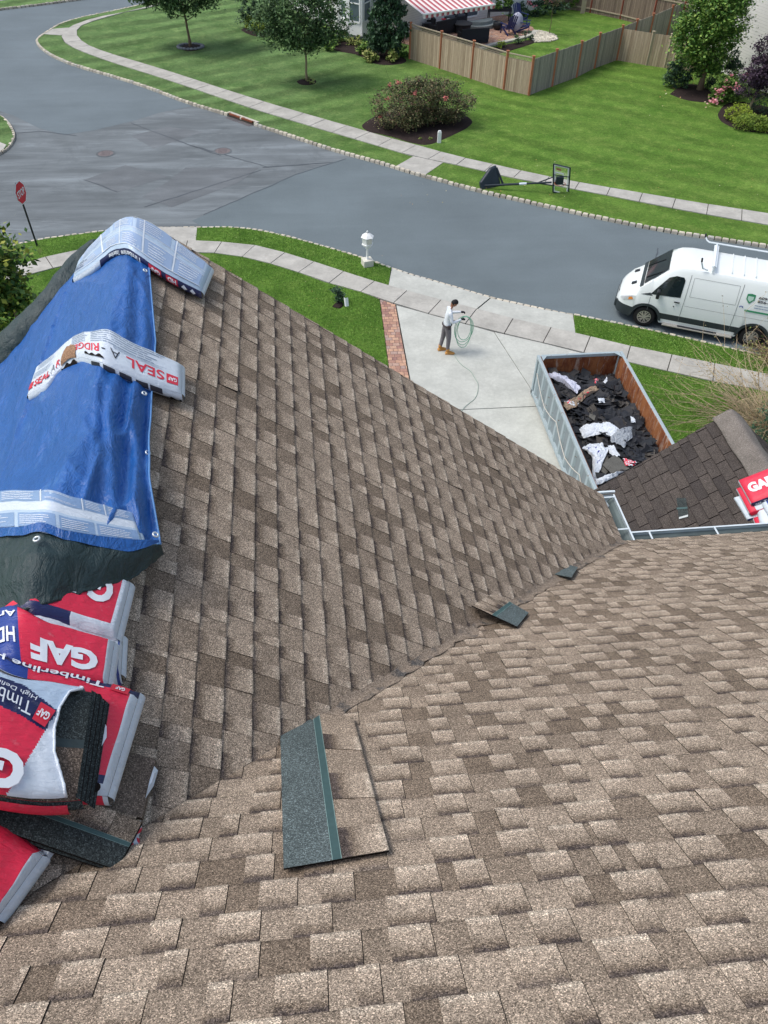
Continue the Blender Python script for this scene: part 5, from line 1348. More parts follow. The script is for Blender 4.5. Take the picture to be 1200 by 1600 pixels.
def side_poly(b, pts, sd, off=.012, m=0, n=8):
    """filled outline on the van's side, laid on its surface"""
    cx = sum(p[0] for p in pts)/len(pts); cz = sum(p[1] for p in pts)/len(pts)
    base = len(b.v); P = []
    for i in range(len(pts)):
        a, d = pts[i], pts[(i+1) % len(pts)]
        for q in range(n): P.append((a[0]+(d[0]-a[0])*q/n, a[1]+(d[1]-a[1])*q/n))
    R_ = 5
    for r in range(R_+1):
        f = 1-r/R_
        for x, z in P:
            X, Z = cx+(x-cx)*f, cz+(z-cz)*f; b.v.append((X, sd*(side_y(X, Z)+off), Z))
    m_ = len(P)
    for r in range(R_):
        for i in range(m_): b.face((base+r*m_+i, base+r*m_+(i+1) % m_, base+(r+1)*m_+(i+1) % m_, base+(r+1)*m_+i), m)
def side_line(pts, sd, wd=.012, off=.010):
    bb = MB()
    for i in range(len(pts)-1):
        a, d = Vector(pts[i]), Vector(pts[i+1]); nseg = max(1, int((d-a).length/.15)); dv = (d-a).normalized(); nv = Vector((-dv.y, dv.x))*wd/2
        for q in range(nseg):
            p, r = a.lerp(d, q/nseg), a.lerp(d, (q+1)/nseg)
            bb.poly([(w_.x, sd*(side_y(w_.x, w_.y)+off), w_.y) for w_ in (p-nv, r-nv, r+nv, p+nv)])
    return bb
SEAM = M('panel_gap', srgb(104, 110, 110), .7, .1)
for sd in (1, -1):
    b = MB(); side_poly(b, [(.74, 1.22), (1.50, 1.17), (1.64, 1.17), (1.22, 1.74), (1.02, 1.84), (.80, 1.84), (.74, 1.76)], sd, .014); b.build('door_window', VGLASS, van)
    b = MB(); side_poly(b, [(1.56, 1.13), (1.93, 1.10), (1.66, 1.20)], sd, .016); b.build('quarter_window', VCLAD, van)
    for nm, pts in (('door_gap', [(.60, .42), (.60, 1.95)]), ('door_gap', [(1.62, .62), (1.62, 1.14)]), ('panel_gap', [(-.95, .42), (-.95, 1.95)]), ('swage', [(.55, .98), (xr+.1, .98)]), ('swage', [(.5, 1.88), (-.85, 1.88), (-.88, 1.30), (.48, 1.30), (.5, 1.88)])):
        side_line(pts, sd, .012 if nm != 'swage' else .008).build(nm, SEAM, van)
    b = MB(); b.box((.80, sd*(side_y(.8, 1.05)+.025), 1.06), (.17, .035, .035)); bevel(b.build('door_handle', BLACK, van), .01)
    b = MB(); b.box((.86, sd*(side_y(.9, .9)+.014), .9), (.035, .01, .035)); b.build('door_lock', BLACK, van)
    b = MB(); b.box((1.42, sd*1.10, 1.27), (.10, .22, .26)); b.box((1.42, sd*1.0, 1.17), (.05, .16, .05)); bevel(b.build('mirror', BLACK, van), .03, 3)
    b = MB(); b.box((-.02, sd*1.03, .26), (2.15, .16, .04)); bevel(b.build('side_step', RIM, van), .01)
    b = MB(); b.box((-.02, sd*1.035, .285), (1.2, .09, .008)); b.build('step_tread', BLACK, van)
    # wheel arch lips
    for wx in (WB/2, -WB/2):
        b = MB(); n = 18
        for i in range(n):
            a0, a1 = math.pi*i/n, math.pi*(i+1)/n
            q = []
            for a, r in ((a0, .43), (a1, .43), (a1, .52), (a0, .52)):
                X, Z = wx+r*math.cos(a), .33+r*math.sin(a)*.98; q.append((X, sd*(side_y(X, Z)+.022), Z))
            b.poly(q); 
            q2 = [(wx+.43*math.cos(a), sd*yy, .33+.43*math.sin(a)*.98) for a, yy in ((a0, 1.012), (a1, 1.012), (a1, .8), (a0, .8))]; b.poly(q2)
        b.build('arch_trim', VCLAD, van)
    for wx in (WB/2, -WB/2):
        y0 = sd*(VW-.13)
        wq = bpy.data.objects.new('wheel', None); COL.objects.link(wq); wq.parent = van; wq.location = (wx, y0, .345); wq.rotation_euler = (R(90), 0, 0)
        b = MB(); b.lathe([(.2, -.11), (.30, -.12), (.338, -.10), (.345, -.05), (.345, .05), (.338, .10), (.30, .12), (.215, .115), (.20, .08)], 28, cap=False); b.build('tyre', TYRE, wq, smooth=True)
        o_ = -sd
        b = MB(); b.lathe([(.205, .06*o_-.01), (.205, .06*o_+.01)], 24); b.build('wheel_well_disc', BLACK, wq)
        b = MB()
        for q in range(7):
            a = 2*math.pi*q/7
            for s2 in (-1, 1):
                a2 = a+s2*.20; p0 = (.05*math.cos(a), .05*math.sin(a), o_*.115); p1 = (.205*math.cos(a2), .205*math.sin(a2), o_*.10); b.bar(p0, p1, .034, .02, up=(0, 0, 1))
        b.lathe([(.195, o_*.10-.012), (.215, o_*.10-.012), (.215, o_*.10+.012), (.195, o_*.10+.012)], 28, cap=False); b.lathe([(.055, o_*.105-.02), (.055, o_*.105+.02)], 14)
        b.build('rim', RIM, wq)
# windscreen, bonnet vents, lamps, wipers
b = MB()
def ws(u, v):
    x = 1.30+(1.90-1.30)*v; tz = lerpt(TOP, x); hw = min(lerpt(RW, x)-.045, .82); return (x+.012, (u-.5)*2*hw, tz+.012*math.cos((u-.5)*3)+.006)
b.grid(ws, 10, 8); b.build('windscreen', VGLASS, van, smooth=True)
b = MB(); b.grid(lambda u, v: (1.93+.10*v, (u-.5)*1.66, lerpt(TOP, 1.93+.10*v)+.018), 6, 2); b.build('cowl', VCLAD, van)
for sy in (-.42, .42):
    b = MB(); b.box((2.22, sy, lerpt(TOP, 2.22)+.022), (.16, .14, .02), Matrix.Rotation(.48, 3, 'Y')); b.build('bonnet_vent', BLACK, van)
    b = MB(); b.bar((1.90, sy, 1.42), (1.45, sy+.3, 1.85), .02, .02); b.build('wiper', BLACK, van)
LAMP = M('lamp_lens', srgb(206, 208, 210), .1, .1, 20, spec=.8); AMBER = M('amber_lens', srgb(222, 140, 70), .2, .1, 20)
for sd in (1, -1):
    b = MB(); P = [(2.12, .88), (2.42, .74), (2.53, .76), (2.40, .93), (2.20, 1.00)]; side_poly(b, P, sd, .012); hl = b.build('headlight', LAMP, van)
    b = MB(); side_poly(b, [(2.12, .87), (2.27, .81), (2.27, .90), (2.17, .95)], sd, .016); b.build('indicator', AMBER, hl)
b = MB(); b.box((xf-.03, 0, .42), (.12, 1.05, .26)); bevel(b.build('bumper', VCLAD, van), .04, 3)
b = MB(); b.box((xf-.06, 0, .72), (.08, .7, .14)); bevel(b.build('grille', BLACK, van), .02)
# roof ladder rack
RACK = M('rack_white', srgb(214, 222, 226), .4, .05)
rk = bpy.data.objects.new('ladder_rack', None); COL.objects.link(rk); rk.parent = van
for x in (.05, -1.75):
    b = MB(); b.tube([(x, -.78, 2.12), (x, -.78, 2.30), (x, .78, 2.30), (x, .78, 2.12)], .03, 8); b.box((x, 0, 2.27), (.14, 1.5, .03)); b.build('crossbar', RACK, rk)
for s in (-1, 1):
    b = MB(); b.tube([(.45, s*.86, 2.44), (.38, s*.82, 2.36), (.30, s*.78, 2.33), (-2.0, s*.78, 2.33)] if s*sgn < 0 else [(.45, s*.84, 2.40), (.36, s*.80, 2.2), (.2, s*.78, 2.16)], .024, 8); b.build('side_rail', RACK, rk)
    b = MB(); b.tube([(.45, s*.86, 2.42), (.47, s*.87, 2.54)], .028, 8); b.build('end_stop', BLACK, rk)
b = MB()
for k in range(6): b.box((-.5-.35*k, 0, 2.146), (.03, 1.3, .012))
b.build('roof_rib', PAINT, van)
# lettering on the flank
def flank(x0, x1, z0, z1, sd=sgn, off=.016):
    def fn(u, v, l=0):
        x = x0+(x1-x0)*u; z = z0+(z1-z0)*v; return (x, sd*(side_y(x, z)+off+l), z)
    return fn
VG = M('sign_green', srgb(48, 132, 92), .5, .05)
dirx = -1                                                 # reading direction on the camera side: front is on the left
b = MB(); f_ = flank(-1.12, -1.36, 1.42, 1.70); n = 0
P = [(0, 1), (.5, 1.08), (1, 1), (1, .45), (.5, 0), (0, .45)]; b.poly([f_(u, v) for u, v in P]); b.build('shield_emblem', VG, van)
b = MB(); b.poly([f_(.5+(u-.5)*.7, .5+(v-.5)*.6, .003) for u, v in ((0, 1), (1, 1), (1, .45), (.5, 0), (0, .45))]); b.build('emblem_centre', M('sign_pale', srgb(176, 204, 190), .5), van)
b = MB(); put_text(b, '609-528', flank(-1.46, -2.0, 1.60, 1.68), (0, 1, 0, 1), bold=.03); put_text(b, '856-673', flank(-1.46, -2.0, 1.49, 1.57), (0, 1, 0, 1), bold=.03); b.build('phone_lettering', INKD, van)
b = MB(); fine_print(b, flank(-1.42, -2.1, 1.30, 1.45), (0, 1, 0, 1), 2, dens=.3); b.build('small_lettering', INKG, van)
b = MB(); b.grid(flank(-1.18, -2.4, 1.18, 1.23), 12, 1); b.build('green_stripe', VG, van)
b = MB(); f_ = flank(-1.0, -1.12, 1.22, 1.34)
for i in range(10):
    a0, a1 = math.pi*(.0+i/10), math.pi*(i+1)/10; b.poly([f_(.5+r*math.cos(a), .4+r*math.sin(a)*.9) for a, r in ((a0, .3), (a1, .3), (a1, .5), (a0, .5))])
b.build('round_emblem', M('sign_blue', srgb(52, 74, 150), .5), van)

# ------------------------------------------------------------------ basketball hoop lying over the kerb
b0 = g(752, 300, 0); b1 = g(770, 262, LZ); hb_ = g(768, 297, 0)
hoop = thing('basketball_hoop', (b0.x, b0.y, 0), 'portable basketball hoop toppled over the far kerb, black base tipped up', 'basketball hoop')
HB = M('hoop_plastic', srgb(34, 46, 54), .45, .12, 5); L0 = Vector((b0.x, b0.y, 0))
# tipped base: a rounded slab standing on edge
pA0, pA1 = g(753, 302, 0.02)-L0, g(783, 286, .15)-L0
ax = (g(778, 265, .9)-g(756, 300, .05)); 
def up_at(px, py, Y): return gy(px, py, Y)-L0
Yb = b0.y+.05
C_ = [up_at(752, 303, Yb), up_at(749, 285, Yb+.1), up_at(765, 262, Yb+.45), up_at(774, 258, Yb+.55), up_at(781, 286, Yb+.35), up_at(762, 303, Yb+.1)]
cc = sum(C_, Vector())/6; nrm = (C_[2]-C_[0]).cross(C_[4]-C_[0]).normalized()
if nrm.x < 0: nrm = -nrm
b = MB(); n = 6
for layer, (s_, o_) in enumerate(((.86, -.10), (1.0, -.05), (1.0, .06), (.9, .12))):
    for p in C_: b.v.append(tuple(cc+(p-cc)*s_+nrm*o_))
for l_ in range(3):
    for i in range(6): b.face((l_*6+i, l_*6+(i+1) % 6, (l_+1)*6+(i+1) % 6, (l_+1)*6+i))
b.face(range(6)); b.face([18+i for i in range(6)]); o = b.build('base', HB, hoop, fixn=True); bevel(o, .03, 3)
b = MB(); b.tube([up_at(774, 262, Yb+.5)+nrm*.1, up_at(783, 287, Yb+.35)+nrm*.15], .045, 8); b.build('base_leg', HB, hoop)
pz = up_at(757, 290, Yb+.1)
bbc = g(872, 283, LZ+.75)-L0
pole_a, pole_b = up_at(757, 290, Yb+.05), None
BBY = g(880, 300, LZ).y
def bbp(px, py): return gy(px, py, BBY+ (px-878)*.004)-L0
pole_b = bbp(862, 285)
b = MB(); b.tube([pole_a, pole_a.lerp(pole_b, .55)], .045, 10); b.tube([pole_a.lerp(pole_b, .55), pole_b], .038, 10); b.build('pole', HB, hoop)
b = MB(); m_ = pole_a.lerp(pole_b, .52); dv = (pole_b-pole_a).normalized(); b.tube([m_, m_+dv*.3], .05, 10); b.build('pole_label', PWHITE, hoop)
for q, r in (((846, 286), (866, 276)), ((842, 287), (866, 290))):
    b = MB(); b.bar(pole_a.lerp(pole_b, .78), bbp(*r), .035, .035); b.build('arm', HB, hoop)
bb = bpy.data.objects.new('backboard', None); COL.objects.link(bb); bb.parent = hoop
Q = [bbp(865, 256), bbp(891, 262), bbp(888, 306), bbp(864, 300)]
def bq(u, v, l=0): 
    p = Q[0].lerp(Q[1], u).lerp(Q[3].lerp(Q[2], u), v); return p
nb = (Q[1]-Q[0]).cross(Q[3]-Q[0]).normalized()
def frame(b, u0, u1, v0, v1, wd, off=0, m=0):
    P = [bq(u0, v0), bq(u1, v0), bq(u1, v1), bq(u0, v1)]
    for i in range(4): b.bar(P[i]+nb*off, P[(i+1) % 4]+nb*off, wd, .03, m)
b = MB(); frame(b, 0, 1, 0, 1, .05); b.bar(bq(0, .38), bq(1, .33), .03, .03); b.bar(bq(0, .66), bq(1, .63), .03, .03); b.build('board_frame', HB, bb)
b = MB(); frame(b, .08, .92, .04, .96, .035, .02); frame(b, .12, .62, .28, .72, .03, .022); b.build('white_marking', WHITE, bb)
def m_clear():
    t = NT('clear_acrylic'); t.fin((.8, .85, .85, 1), .08, .5); t.b.inputs['Transmission Weight'].default_value = .9; t.b.inputs['Alpha'].default_value = .25; return t.mat
b = MB(); b.poly([bq(.02, .01), bq(.98, .01), bq(.98, .99), bq(.02, .99)]); b.build('board', m_clear(), bb)
b = MB(); b.poly([bq(.2, .12)+nb*.03, bq(.5, .12)+nb*.03, bq(.5, .2)+nb*.03, bq(.2, .2)+nb*.03]); b.build('board_sticker', M('faded_orange', srgb(176, 120, 80), .6), bb)
b = MB(); b.box(bq(.35, .52)-nb*.06, (.3, .12, .3)); b.build('mount', HB, hoop)
b = MB(); rc = bq(.35, .6)+nb*.05; b.tube([rc+Vector((.23*math.cos(a*.5236), -.23+.23*math.sin(a*.5236), .02)) for a in range(12)], .012, 6, closed=True); b.build('rim', M('rim_orange', srgb(150, 84, 50), .5), hoop)

# ------------------------------------------------------------------ mailbox, stop sign, marker post
mp_ = g(574, 414, LZ)
mail = thing('mailbox', (mp_.x, mp_.y, LZ), 'white house-shaped mailbox on a post in a concrete block by the kerb', 'mailbox', rz=.25)
b = MB(); b.box((0, 0, .11), (.36, .36, .24)); bevel(b.build('block', M('pale_block', srgb(206, 204, 190), .85, .15, 8, .3), mail), .015)
b = MB(); b.lathe([(.06, .23), (.05, .27), (.042, .3), (.042, .62), (.075, .64), (.075, .67), (.05, .70), (.05, .76), (.11, .80)], 12); b.build('post', WHITE, mail, smooth=False)
b = MB(); b.prism([(.15*math.cos(math.pi/3*i), .15*math.sin(math.pi/3*i)) for i in range(6)], .72, .78); b.prism([(.21*math.cos(math.pi/3*i), .21*math.sin(math.pi/3*i)) for i in range(6)], .78, .81)
for i in range(6):
    a0, a1 = math.pi/3*i, math.pi/3*(i+1); b.poly([(.18*math.cos(a0), .18*math.sin(a0), .81), (.18*math.cos(a1), .18*math.sin(a1), .81), (.20*math.cos(a1), .20*math.sin(a1), 1.07), (.20*math.cos(a0), .20*math.sin(a0), 1.07)])
b.build('box', WHITE, mail)
b = MB(); n = 6
for i in range(6):
    a0, a1 = math.pi/3*i, math.pi/3*(i+1)
    for (r0, z0), (r1, z1) in (((.24, 1.06), (.14, 1.14)), ((.14, 1.14), (.05, 1.20)), ((.24, 1.06), (.2, 1.05))):
        b.poly([(r0*math.cos(a0), r0*math.sin(a0), z0), (r0*math.cos(a1), r0*math.sin(a1), z0), (r1*math.cos(a1), r1*math.sin(a1), z1), (r1*math.cos(a0), r1*math.sin(a0), z1)])
b.build('roof', WHITE, mail); b = MB(); b.blob((0, 0, 1.23), (.035, .035, .05), 10, 6); b.build('finial', WHITE, mail, smooth=True)
b = MB(); b.box((.02, -.19, .94), (.16, .012, .17)); b.build('door', M('mail_door', srgb(206, 204, 192), .5), mail)

sp_ = g(58, 384, LZ); st = thing('stop_sign', (sp_.x, sp_.y, LZ), 'red stop sign on a dark post at the street corner', 'stop sign')
lean = (gy(38, 318, sp_.y-.1)-sp_)
top_ = gy(24, 284, sp_.y-.12)-sp_; top_ = Vector((top_.x, top_.y, top_.z))
b = MB(); b.tube([(0, 0, 0), tuple(top_*.98)], .034, 8); b.build('post', BLACK, st)
Cn = (gy(31, 301, sp_.y-.1)-sp_); dvz = top_.normalized(); az = R(-38)
# plate seen nearly edge-on: face turned away to the left
hx_ = Vector((math.cos(R(80)), math.sin(R(80)), 0))
def plate(r, off):
    nn = hx_.cross(dvz).normalized(); return [tuple(Cn+hx_*(r*math.cos(R(22.5+45*i)))+dvz*(r*math.sin(R(22.5+45*i)))+nn*off) for i in range(8)]
nn = hx_.cross(dvz).normalized(); sg = 1 if nn.dot(CAM-sp_) > 0 else -1
REDS = M('sign_red', srgb(204, 32, 46), .4, .05)
b = MB(); b.poly(plate(.40, .036*sg)); b.poly(plate(.40, .030*sg)); b.build('rim', INKW, st)
b = MB(); b.poly(plate(.37, .040*sg)); b.build('plate', REDS, st)
b = MB()
def stp(u, v, l=0): return Cn+hx_*((u-.5)*.56*(1 if sg < 0 else 1))+dvz*((v-.5)*.24)+nn*(.045*sg)
put_text(b, 'STOP', (lambda u, v, l=0: stp(u, v)) if (hx_.dot(CR) > 0) else (lambda u, v, l=0: stp(1-u, v)), (0, 1, 0, 1), bold=.02); b.build('lettering', INKW, st)
up_ = g(686, 223, LZ); t = thing('marker_post', up_, 'short white plastic utility post beside the big flowering bush', 'marker post')
b = MB(); b.box((0, 0, .24), (.17, .12, .50)); b.box((0, 0, .51), (.13, .09, .06)); bevel(b.build('post', WHITE, t), .015)

# ------------------------------------------------------------------ plants
def m_leaf(name, cols, rough=.6):
    t = NT(name); rp = t.geo().outputs['Random Per Island']
    c = t.ramp(rp, [(i/(len(cols)-1), c_) for i, c_ in enumerate(cols)])
    c = t.mix(1.0, c, t.ramp(t.noise(1.6, 3), [(.3, .75), (.7, 1.2)]), 'MULTIPLY'); m = t.fin(c, rough, .3)
    t.b.inputs['Transmission Weight'].default_value = 0.0
    return m
LG = m_leaf('maple_leaves', [srgb(48, 74, 46), srgb(66, 96, 56), srgb(88, 118, 70), srgb(112, 138, 88)])
LD = m_leaf('dark_leaves', [srgb(40, 62, 46), srgb(58, 86, 60), srgb(84, 112, 80)])
LB = m_leaf('bright_leaves', [srgb(56, 92, 40), srgb(84, 124, 52), srgb(116, 150, 68), srgb(150, 172, 84)])
LP = m_leaf('plum_leaves', [srgb(38, 28, 42), srgb(58, 42, 60), srgb(80, 62, 80), srgb(96, 84, 92)])
LR = m_leaf('rose_leaves', [srgb(48, 60, 38), srgb(70, 84, 50), srgb(104, 110, 66), srgb(96, 66, 56), srgb(140, 140, 96)])
LL = m_leaf('lime_leaves', [srgb(112, 136, 36), srgb(140, 160, 48), srgb(164, 182, 70)])
LY = m_leaf('yellow_tip_leaves', [srgb(42, 76, 34), srgb(66, 100, 40), srgb(96, 124, 48), srgb(160, 164, 66)])
LH = m_leaf('hosta_leaves', [srgb(84, 110, 52), srgb(128, 142, 70), srgb(176, 176, 108)])
PK = m_leaf('pink_petals', [srgb(206, 110, 128), srgb(228, 150, 160), srgb(240, 190, 190)]); RD = m_leaf('red_petals', [srgb(186, 52, 58), srgb(214, 82, 86)]); WP = m_leaf('white_petals', [srgb(226, 226, 206), srgb(240, 240, 226)])
BARK = M('bark', srgb(112, 96, 78), .9, .3, 12, .6, 30); BARKP = M('pale_bark', srgb(140, 128, 100), .9, .25, 12, .5, 30); TWIG = M('dry_twig', srgb(176, 158, 128), .9, .25, 9)
def leaf(b, p, sz, rnd, droop=0.0, m=0, ar=.62):
    a = rnd.uniform(0, 6.28); el = rnd.gauss(.1-droop, .55); d = Vector((math.cos(a)*math.cos(el), math.sin(a)*math.cos(el), math.sin(el)))
    s_ = d.cross(Vector((rnd.gauss(0, .4), rnd.gauss(0, .4), 1))).normalized()*sz*ar*.5; d = d*sz
    n = len(b.v); b.v += [tuple(p-d*.5), tuple(p+s_), tuple(p+d*.5), tuple(p-s_)]; b.face((n, n+1, n+2, n+3), m)
def crown_mesh(lobes, nl, sz, seed, clump=.3, droop=0.0, ncl=None, fill=.35):
    """leaves gathered in clumps spread over a set of lobes (centre, radii)"""
    rnd = random.Random(seed); b = MB(); vol = [r[0]*r[1]*r[2] for c, r in lobes]; ncl = ncl or nl//55
    for k in range(ncl):
        i = rnd.choices(range(len(lobes)), vol)[0]; c, r = lobes[i]
        while True:
            q = Vector((rnd.uniform(-1, 1), rnd.uniform(-1, 1), rnd.uniform(-1, 1)))
            if fill < q.length < 1: break
        cc_ = Vector((c[0]+q.x*r[0], c[1]+q.y*r[1], c[2]+q.z*r[2])); cr = clump*rnd.uniform(.5, 1.3)
        for j in range(int(nl/ncl*rnd.uniform(.5, 1.5))):
            q = Vector((rnd.gauss(0, 1), rnd.gauss(0, 1), rnd.gauss(0, .7)))*cr*.5
            leaf(b, cc_+q, sz*rnd.uniform(.6, 1.3), rnd, droop)
    return b
def limbs(base, top, r0, spread, seed, nb=7, start=.45):
    rnd = random.Random(seed); b = MB(); base, top = Vector(base), Vector(top); P = [base.lerp(top, i/6)+Vector((rnd.uniform(-.03, .03), rnd.uniform(-.03, .03), 0))*(i > 0) for i in range(7)]
    b.tube(P, [r0*(1.35 if i == 0 else 1-.11*i) for i in range(7)], 8)
    for k in range(nb):
        f = start+(1-start)*k/nb; a = k*2.4+rnd.random(); p = base.lerp(top, f); L = spread*rnd.uniform(.6, 1)*(1.1-f*.5)
        e = p+Vector((math.cos(a)*L, math.sin(a)*L, L*rnd.uniform(.5, .9))); mdl = p.lerp(e, .5)+Vector((0, 0, -.08*L))
        b.tube([p, mdl, e], [r0*.42*(1.1-f*.6), r0*.28, r0*.1], 6)
    return b
def plant(name, loc, label, cat, lobes, nl, sz, mat, seed, clump=.3, trunk=None, droop=0.0, group=None, flowers=None, barkm=None, fill=.35, ncl=None):
    t = thing(name, loc, label, cat, group)
    if trunk:
        top, r0, spread, nb, start = trunk; limbs((0, 0, -.03), top, r0, spread, seed, nb, start).build('trunk', barkm or BARK, t, smooth=True)
    crown_mesh(lobes, nl, sz, seed, clump, droop, ncl, fill).build('crown' if 'tree' in name or 'conifer' in name else 'foliage', mat, t)
    if flowers:
        fm, fl = flowers
        for i, (c, r) in enumerate(fl):
            b = MB(); rnd = random.Random(seed+i)
            for q in range(26): leaf(b, Vector(c)+Vector((rnd.gauss(0, 1), rnd.gauss(0, 1), rnd.gauss(0, .7)))*r*.5, r*.7, rnd, ar=.9)
            b.build('flower', fm, t)
    return t
def bed(px, z=LZ+.035, name='flower_bed', h=.05):
    P = [Vector((p[0], p[1])) for p in pts_at(px, z)]; P = smooth_line(P+[P[0]], 2)[:-1]
    c = sum(P, Vector((0, 0)))/len(P); b = MB(); n = len(P)
    for k, (f, zz_) in enumerate(((1.0, -.06), (.97, 0.0), (.8, .03), (.4, .05), (.05, .055))):
        for p in P:
            q = c+(p-c)*f; b.v.append((q.x, q.y, z-.02+zz_+.02*noise.noise(Vector((q.x*3, q.y*3, 0)))))
    for k in range(4):
        for i in range(n): b.face((k*n+i, k*n+(i+1) % n, (k+1)*n+(i+1) % n, (k+1)*n+i))
    b.face([4*n+i for i in range(n)]); return tag(b.build(name, MULCH, smooth=True, tri=True), kind='structure')
# street-side lawn trees
p = g(298, 74, LZ); bed([(284, 72), (290, 68), (304, 67), (314, 70), (312, 77), (298, 79), (286, 78)])
plant('lawn_tree', p, 'round-crowned young tree on the far left lawn, trunk ringed by grey stones', 'tree',
      [((0, 0, 3.6), (2.3, 2.0, 1.8)), ((-1.9, .2, 2.9), (1.6, 1.2, .9)), ((1.5, 0, 3.0), (1.6, 1.2, .9)), ((-.3, 0, 2.3), (1.3, 1.0, .7))], 19000, .17, LG, 1, .42, ((-.15, 0, 3.0), .085, 1.3, 8, .45))
rg_ = MB(); rnd = random.Random(3)
for i in range(22):
    a = i/22*6.283; rg_.blob((.72*math.cos(a), .55*math.sin(a), .05), (.12, .09, .08), 7, 5, 0, .3, i)
t = thing('stone_ring', p, 'ring of grey edging stones around the foot of the round-crowned tree', 'stone ring'); rg_.build('stones', M('grey_stone', srgb(118, 122, 126), .9, .3, 6), t, smooth=True)
p = g(480, 128, LZ); bed([(463, 127), (470, 122), (490, 122), (496, 127), (488, 132), (470, 132)])
plant('lawn_tree', p, 'slim tree with pale trunk in front of the white bay window', 'tree',
      [((-.3, 0, 3.2), (2.0, 1.6, 1.6)), ((-1.4, 0, 2.7), (1.3, 1.1, 1.0)), ((1.2, .1, 3.0), (1.3, 1.1, 1.2)), ((-.1, 0, 2.0), (1.2, .9, .6))], 17000, .15, LG, 2, .4, ((-.05, 0, 3.0), .07, 1.2, 9, .42), barkm=BARKP)
plant('ground_plant', p+Vector((.0, -.1, 0)), 'small pale plants around the foot of the slim tree', 'plant', [((0, 0, .12), (.35, .3, .12))], 140, .12, LH, 3, .15)
# big flowering bush
bed([(575, 205), (560, 196), (580, 182), (620, 165), (700, 165), (742, 185), (738, 196), (700, 215), (668, 228), (640, 222), (610, 212)])
c1_, c2_ = g(612, 200, LZ), g(705, 190, LZ); mid = (c1_+c2_)/2; ax_ = (c2_-c1_)
plant('rose_bush', mid, 'big rounded bush with red blooms in dark mulch beside the far pavement', 'bush',
      [(tuple(ax_*-.38+Vector((0, 0, .85))), (1.35, 1.3, .95)), (tuple(ax_*-.1+Vector((0, .1, 1.0))), (1.3, 1.3, 1.05)), (tuple(ax_*.2+Vector((0, .1, 1.0))), (1.3, 1.3, 1.0)), (tuple(ax_*.45+Vector((0, 0, .95))), (1.15, 1.2, .9))],
      22000, .095, LR, 4, .28, None, flowers=(m_leaf('faded_rose', [srgb(150, 78, 74), srgb(188, 92, 92), srgb(160, 116, 100)]), [((-1.75, -.5, 1.35), .12), ((-.5, -.8, 1.65), .14), ((.9, -.9, 1.45), .12), ((-2.1, -.9, .7), .12), ((-1.2, .1, 1.85), .14), ((-1.6, .2, 1.7), .12)]), fill=.62, ncl=620)
for x, y, l in ((664, 219, 'low tuft of weeds in the mulch in front of the big bush'),): plant('weed_tuft', g(x, y, LZ), l, 'plant', [((0, 0, .1), (.4, .25, .1))], 160, .11, LH, 6, .12)
# right-hand neighbour's bed
bed([(1046, 146), (1060, 135), (1085, 128), (1110, 140), (1128, 158), (1104, 160), (1070, 156)])
bed([(1120, 178), (1130, 160), (1160, 155), (1300, 190), (1300, 240), (1200, 206), (1160, 205), (1125, 190)])
p = g(1093, 142, LZ)
plant('shade_tree', p, 'full bright green tree beside the pale house wall at the right', 'tree',
      [((-.4, 0, 3.3), (1.7, 1.6, 1.8)), ((-1.1, 0, 2.5), (1.1, 1.1, 1.2)), ((.5, 0, 3.4), (1.1, 1.1, 1.4)), ((-.2, 0, 4.6), (1.5, 1.4, 1.1)), ((-.1, 0, 1.7), (1.2, 1.1, .8))], 26000, .16, LB, 8, .42, ((.1, 0, 3.6), .16, 1.4, 9, .4))
plant('evergreen_shrub', p+Vector((-.9, .7, 0)), 'dark evergreen shrub left behind the bright green tree', 'shrub', [((0, 0, .7), (.9, .7, .85))], 4000, .12, LD, 9, .2)
plant('evergreen_shrub', p+Vector((1.1, .5, 0)), 'dark evergreen shrub right behind the bright green tree, against the pale wall', 'shrub', [((0, 0, .9), (1.1, .7, 1.0))], 5000, .12, LD, 10, .2)
p = g(1118, 165, LZ)
plant('hydrangea', g(1128, 160, LZ), 'shrub with pink flower heads left of the plum-leaved tree', 'shrub', [((0, 0, .55), (.8, .6, .65)), ((.6, .2, .75), (.8, .6, .7))], 5000, .12, LB, 11, .22,
      flowers=(PK, [((-.75, -.35, .15), .2), ((-.6, -.5, .25), .18), ((-.45, -.25, .55), .2), ((-.3, -.4, .8), .18), ((-.2, -.2, 1.1), .16), ((.25, -.45, .85), .2), ((-.5, -.5, .75), .18), ((.9, 0, 1.3), .16), ((.1, 0, 1.3), .12)]))
plant('plum_tree', g(1163, 180, LZ), 'small dark purple-leaved tree with forked trunk', 'tree',
      [((.7, 0, 2.6), (1.1, 1.0, 1.3)), ((.1, 0, 1.9), (.8, .8, .6)), ((1.0, 0, 3.6), (.9, .8, .9)), ((.9, 0, 1.7), (.9, .8, .7)), ((-.3, 0, 1.4), (.6, .6, .5))], 15000, .12, LP, 12, .3, ((.75, 0, 2.4), .07, .9, 9, .25), barkm=BARKP)
def clipped(name, pxs, label, rx, ry, h, mat, seed, n=1800):
    p = g(*pxs, LZ); plant(name, p, label, 'shrub', [((0, 0, h*.55), (rx, ry, h*.55))], n, .085, mat, seed, .16, fill=.78, ncl=n//12)
clipped('boxwood', (1150, 190), 'round clipped light green boxwood beside the low hedge', .65, .5, .7, LL, 13)
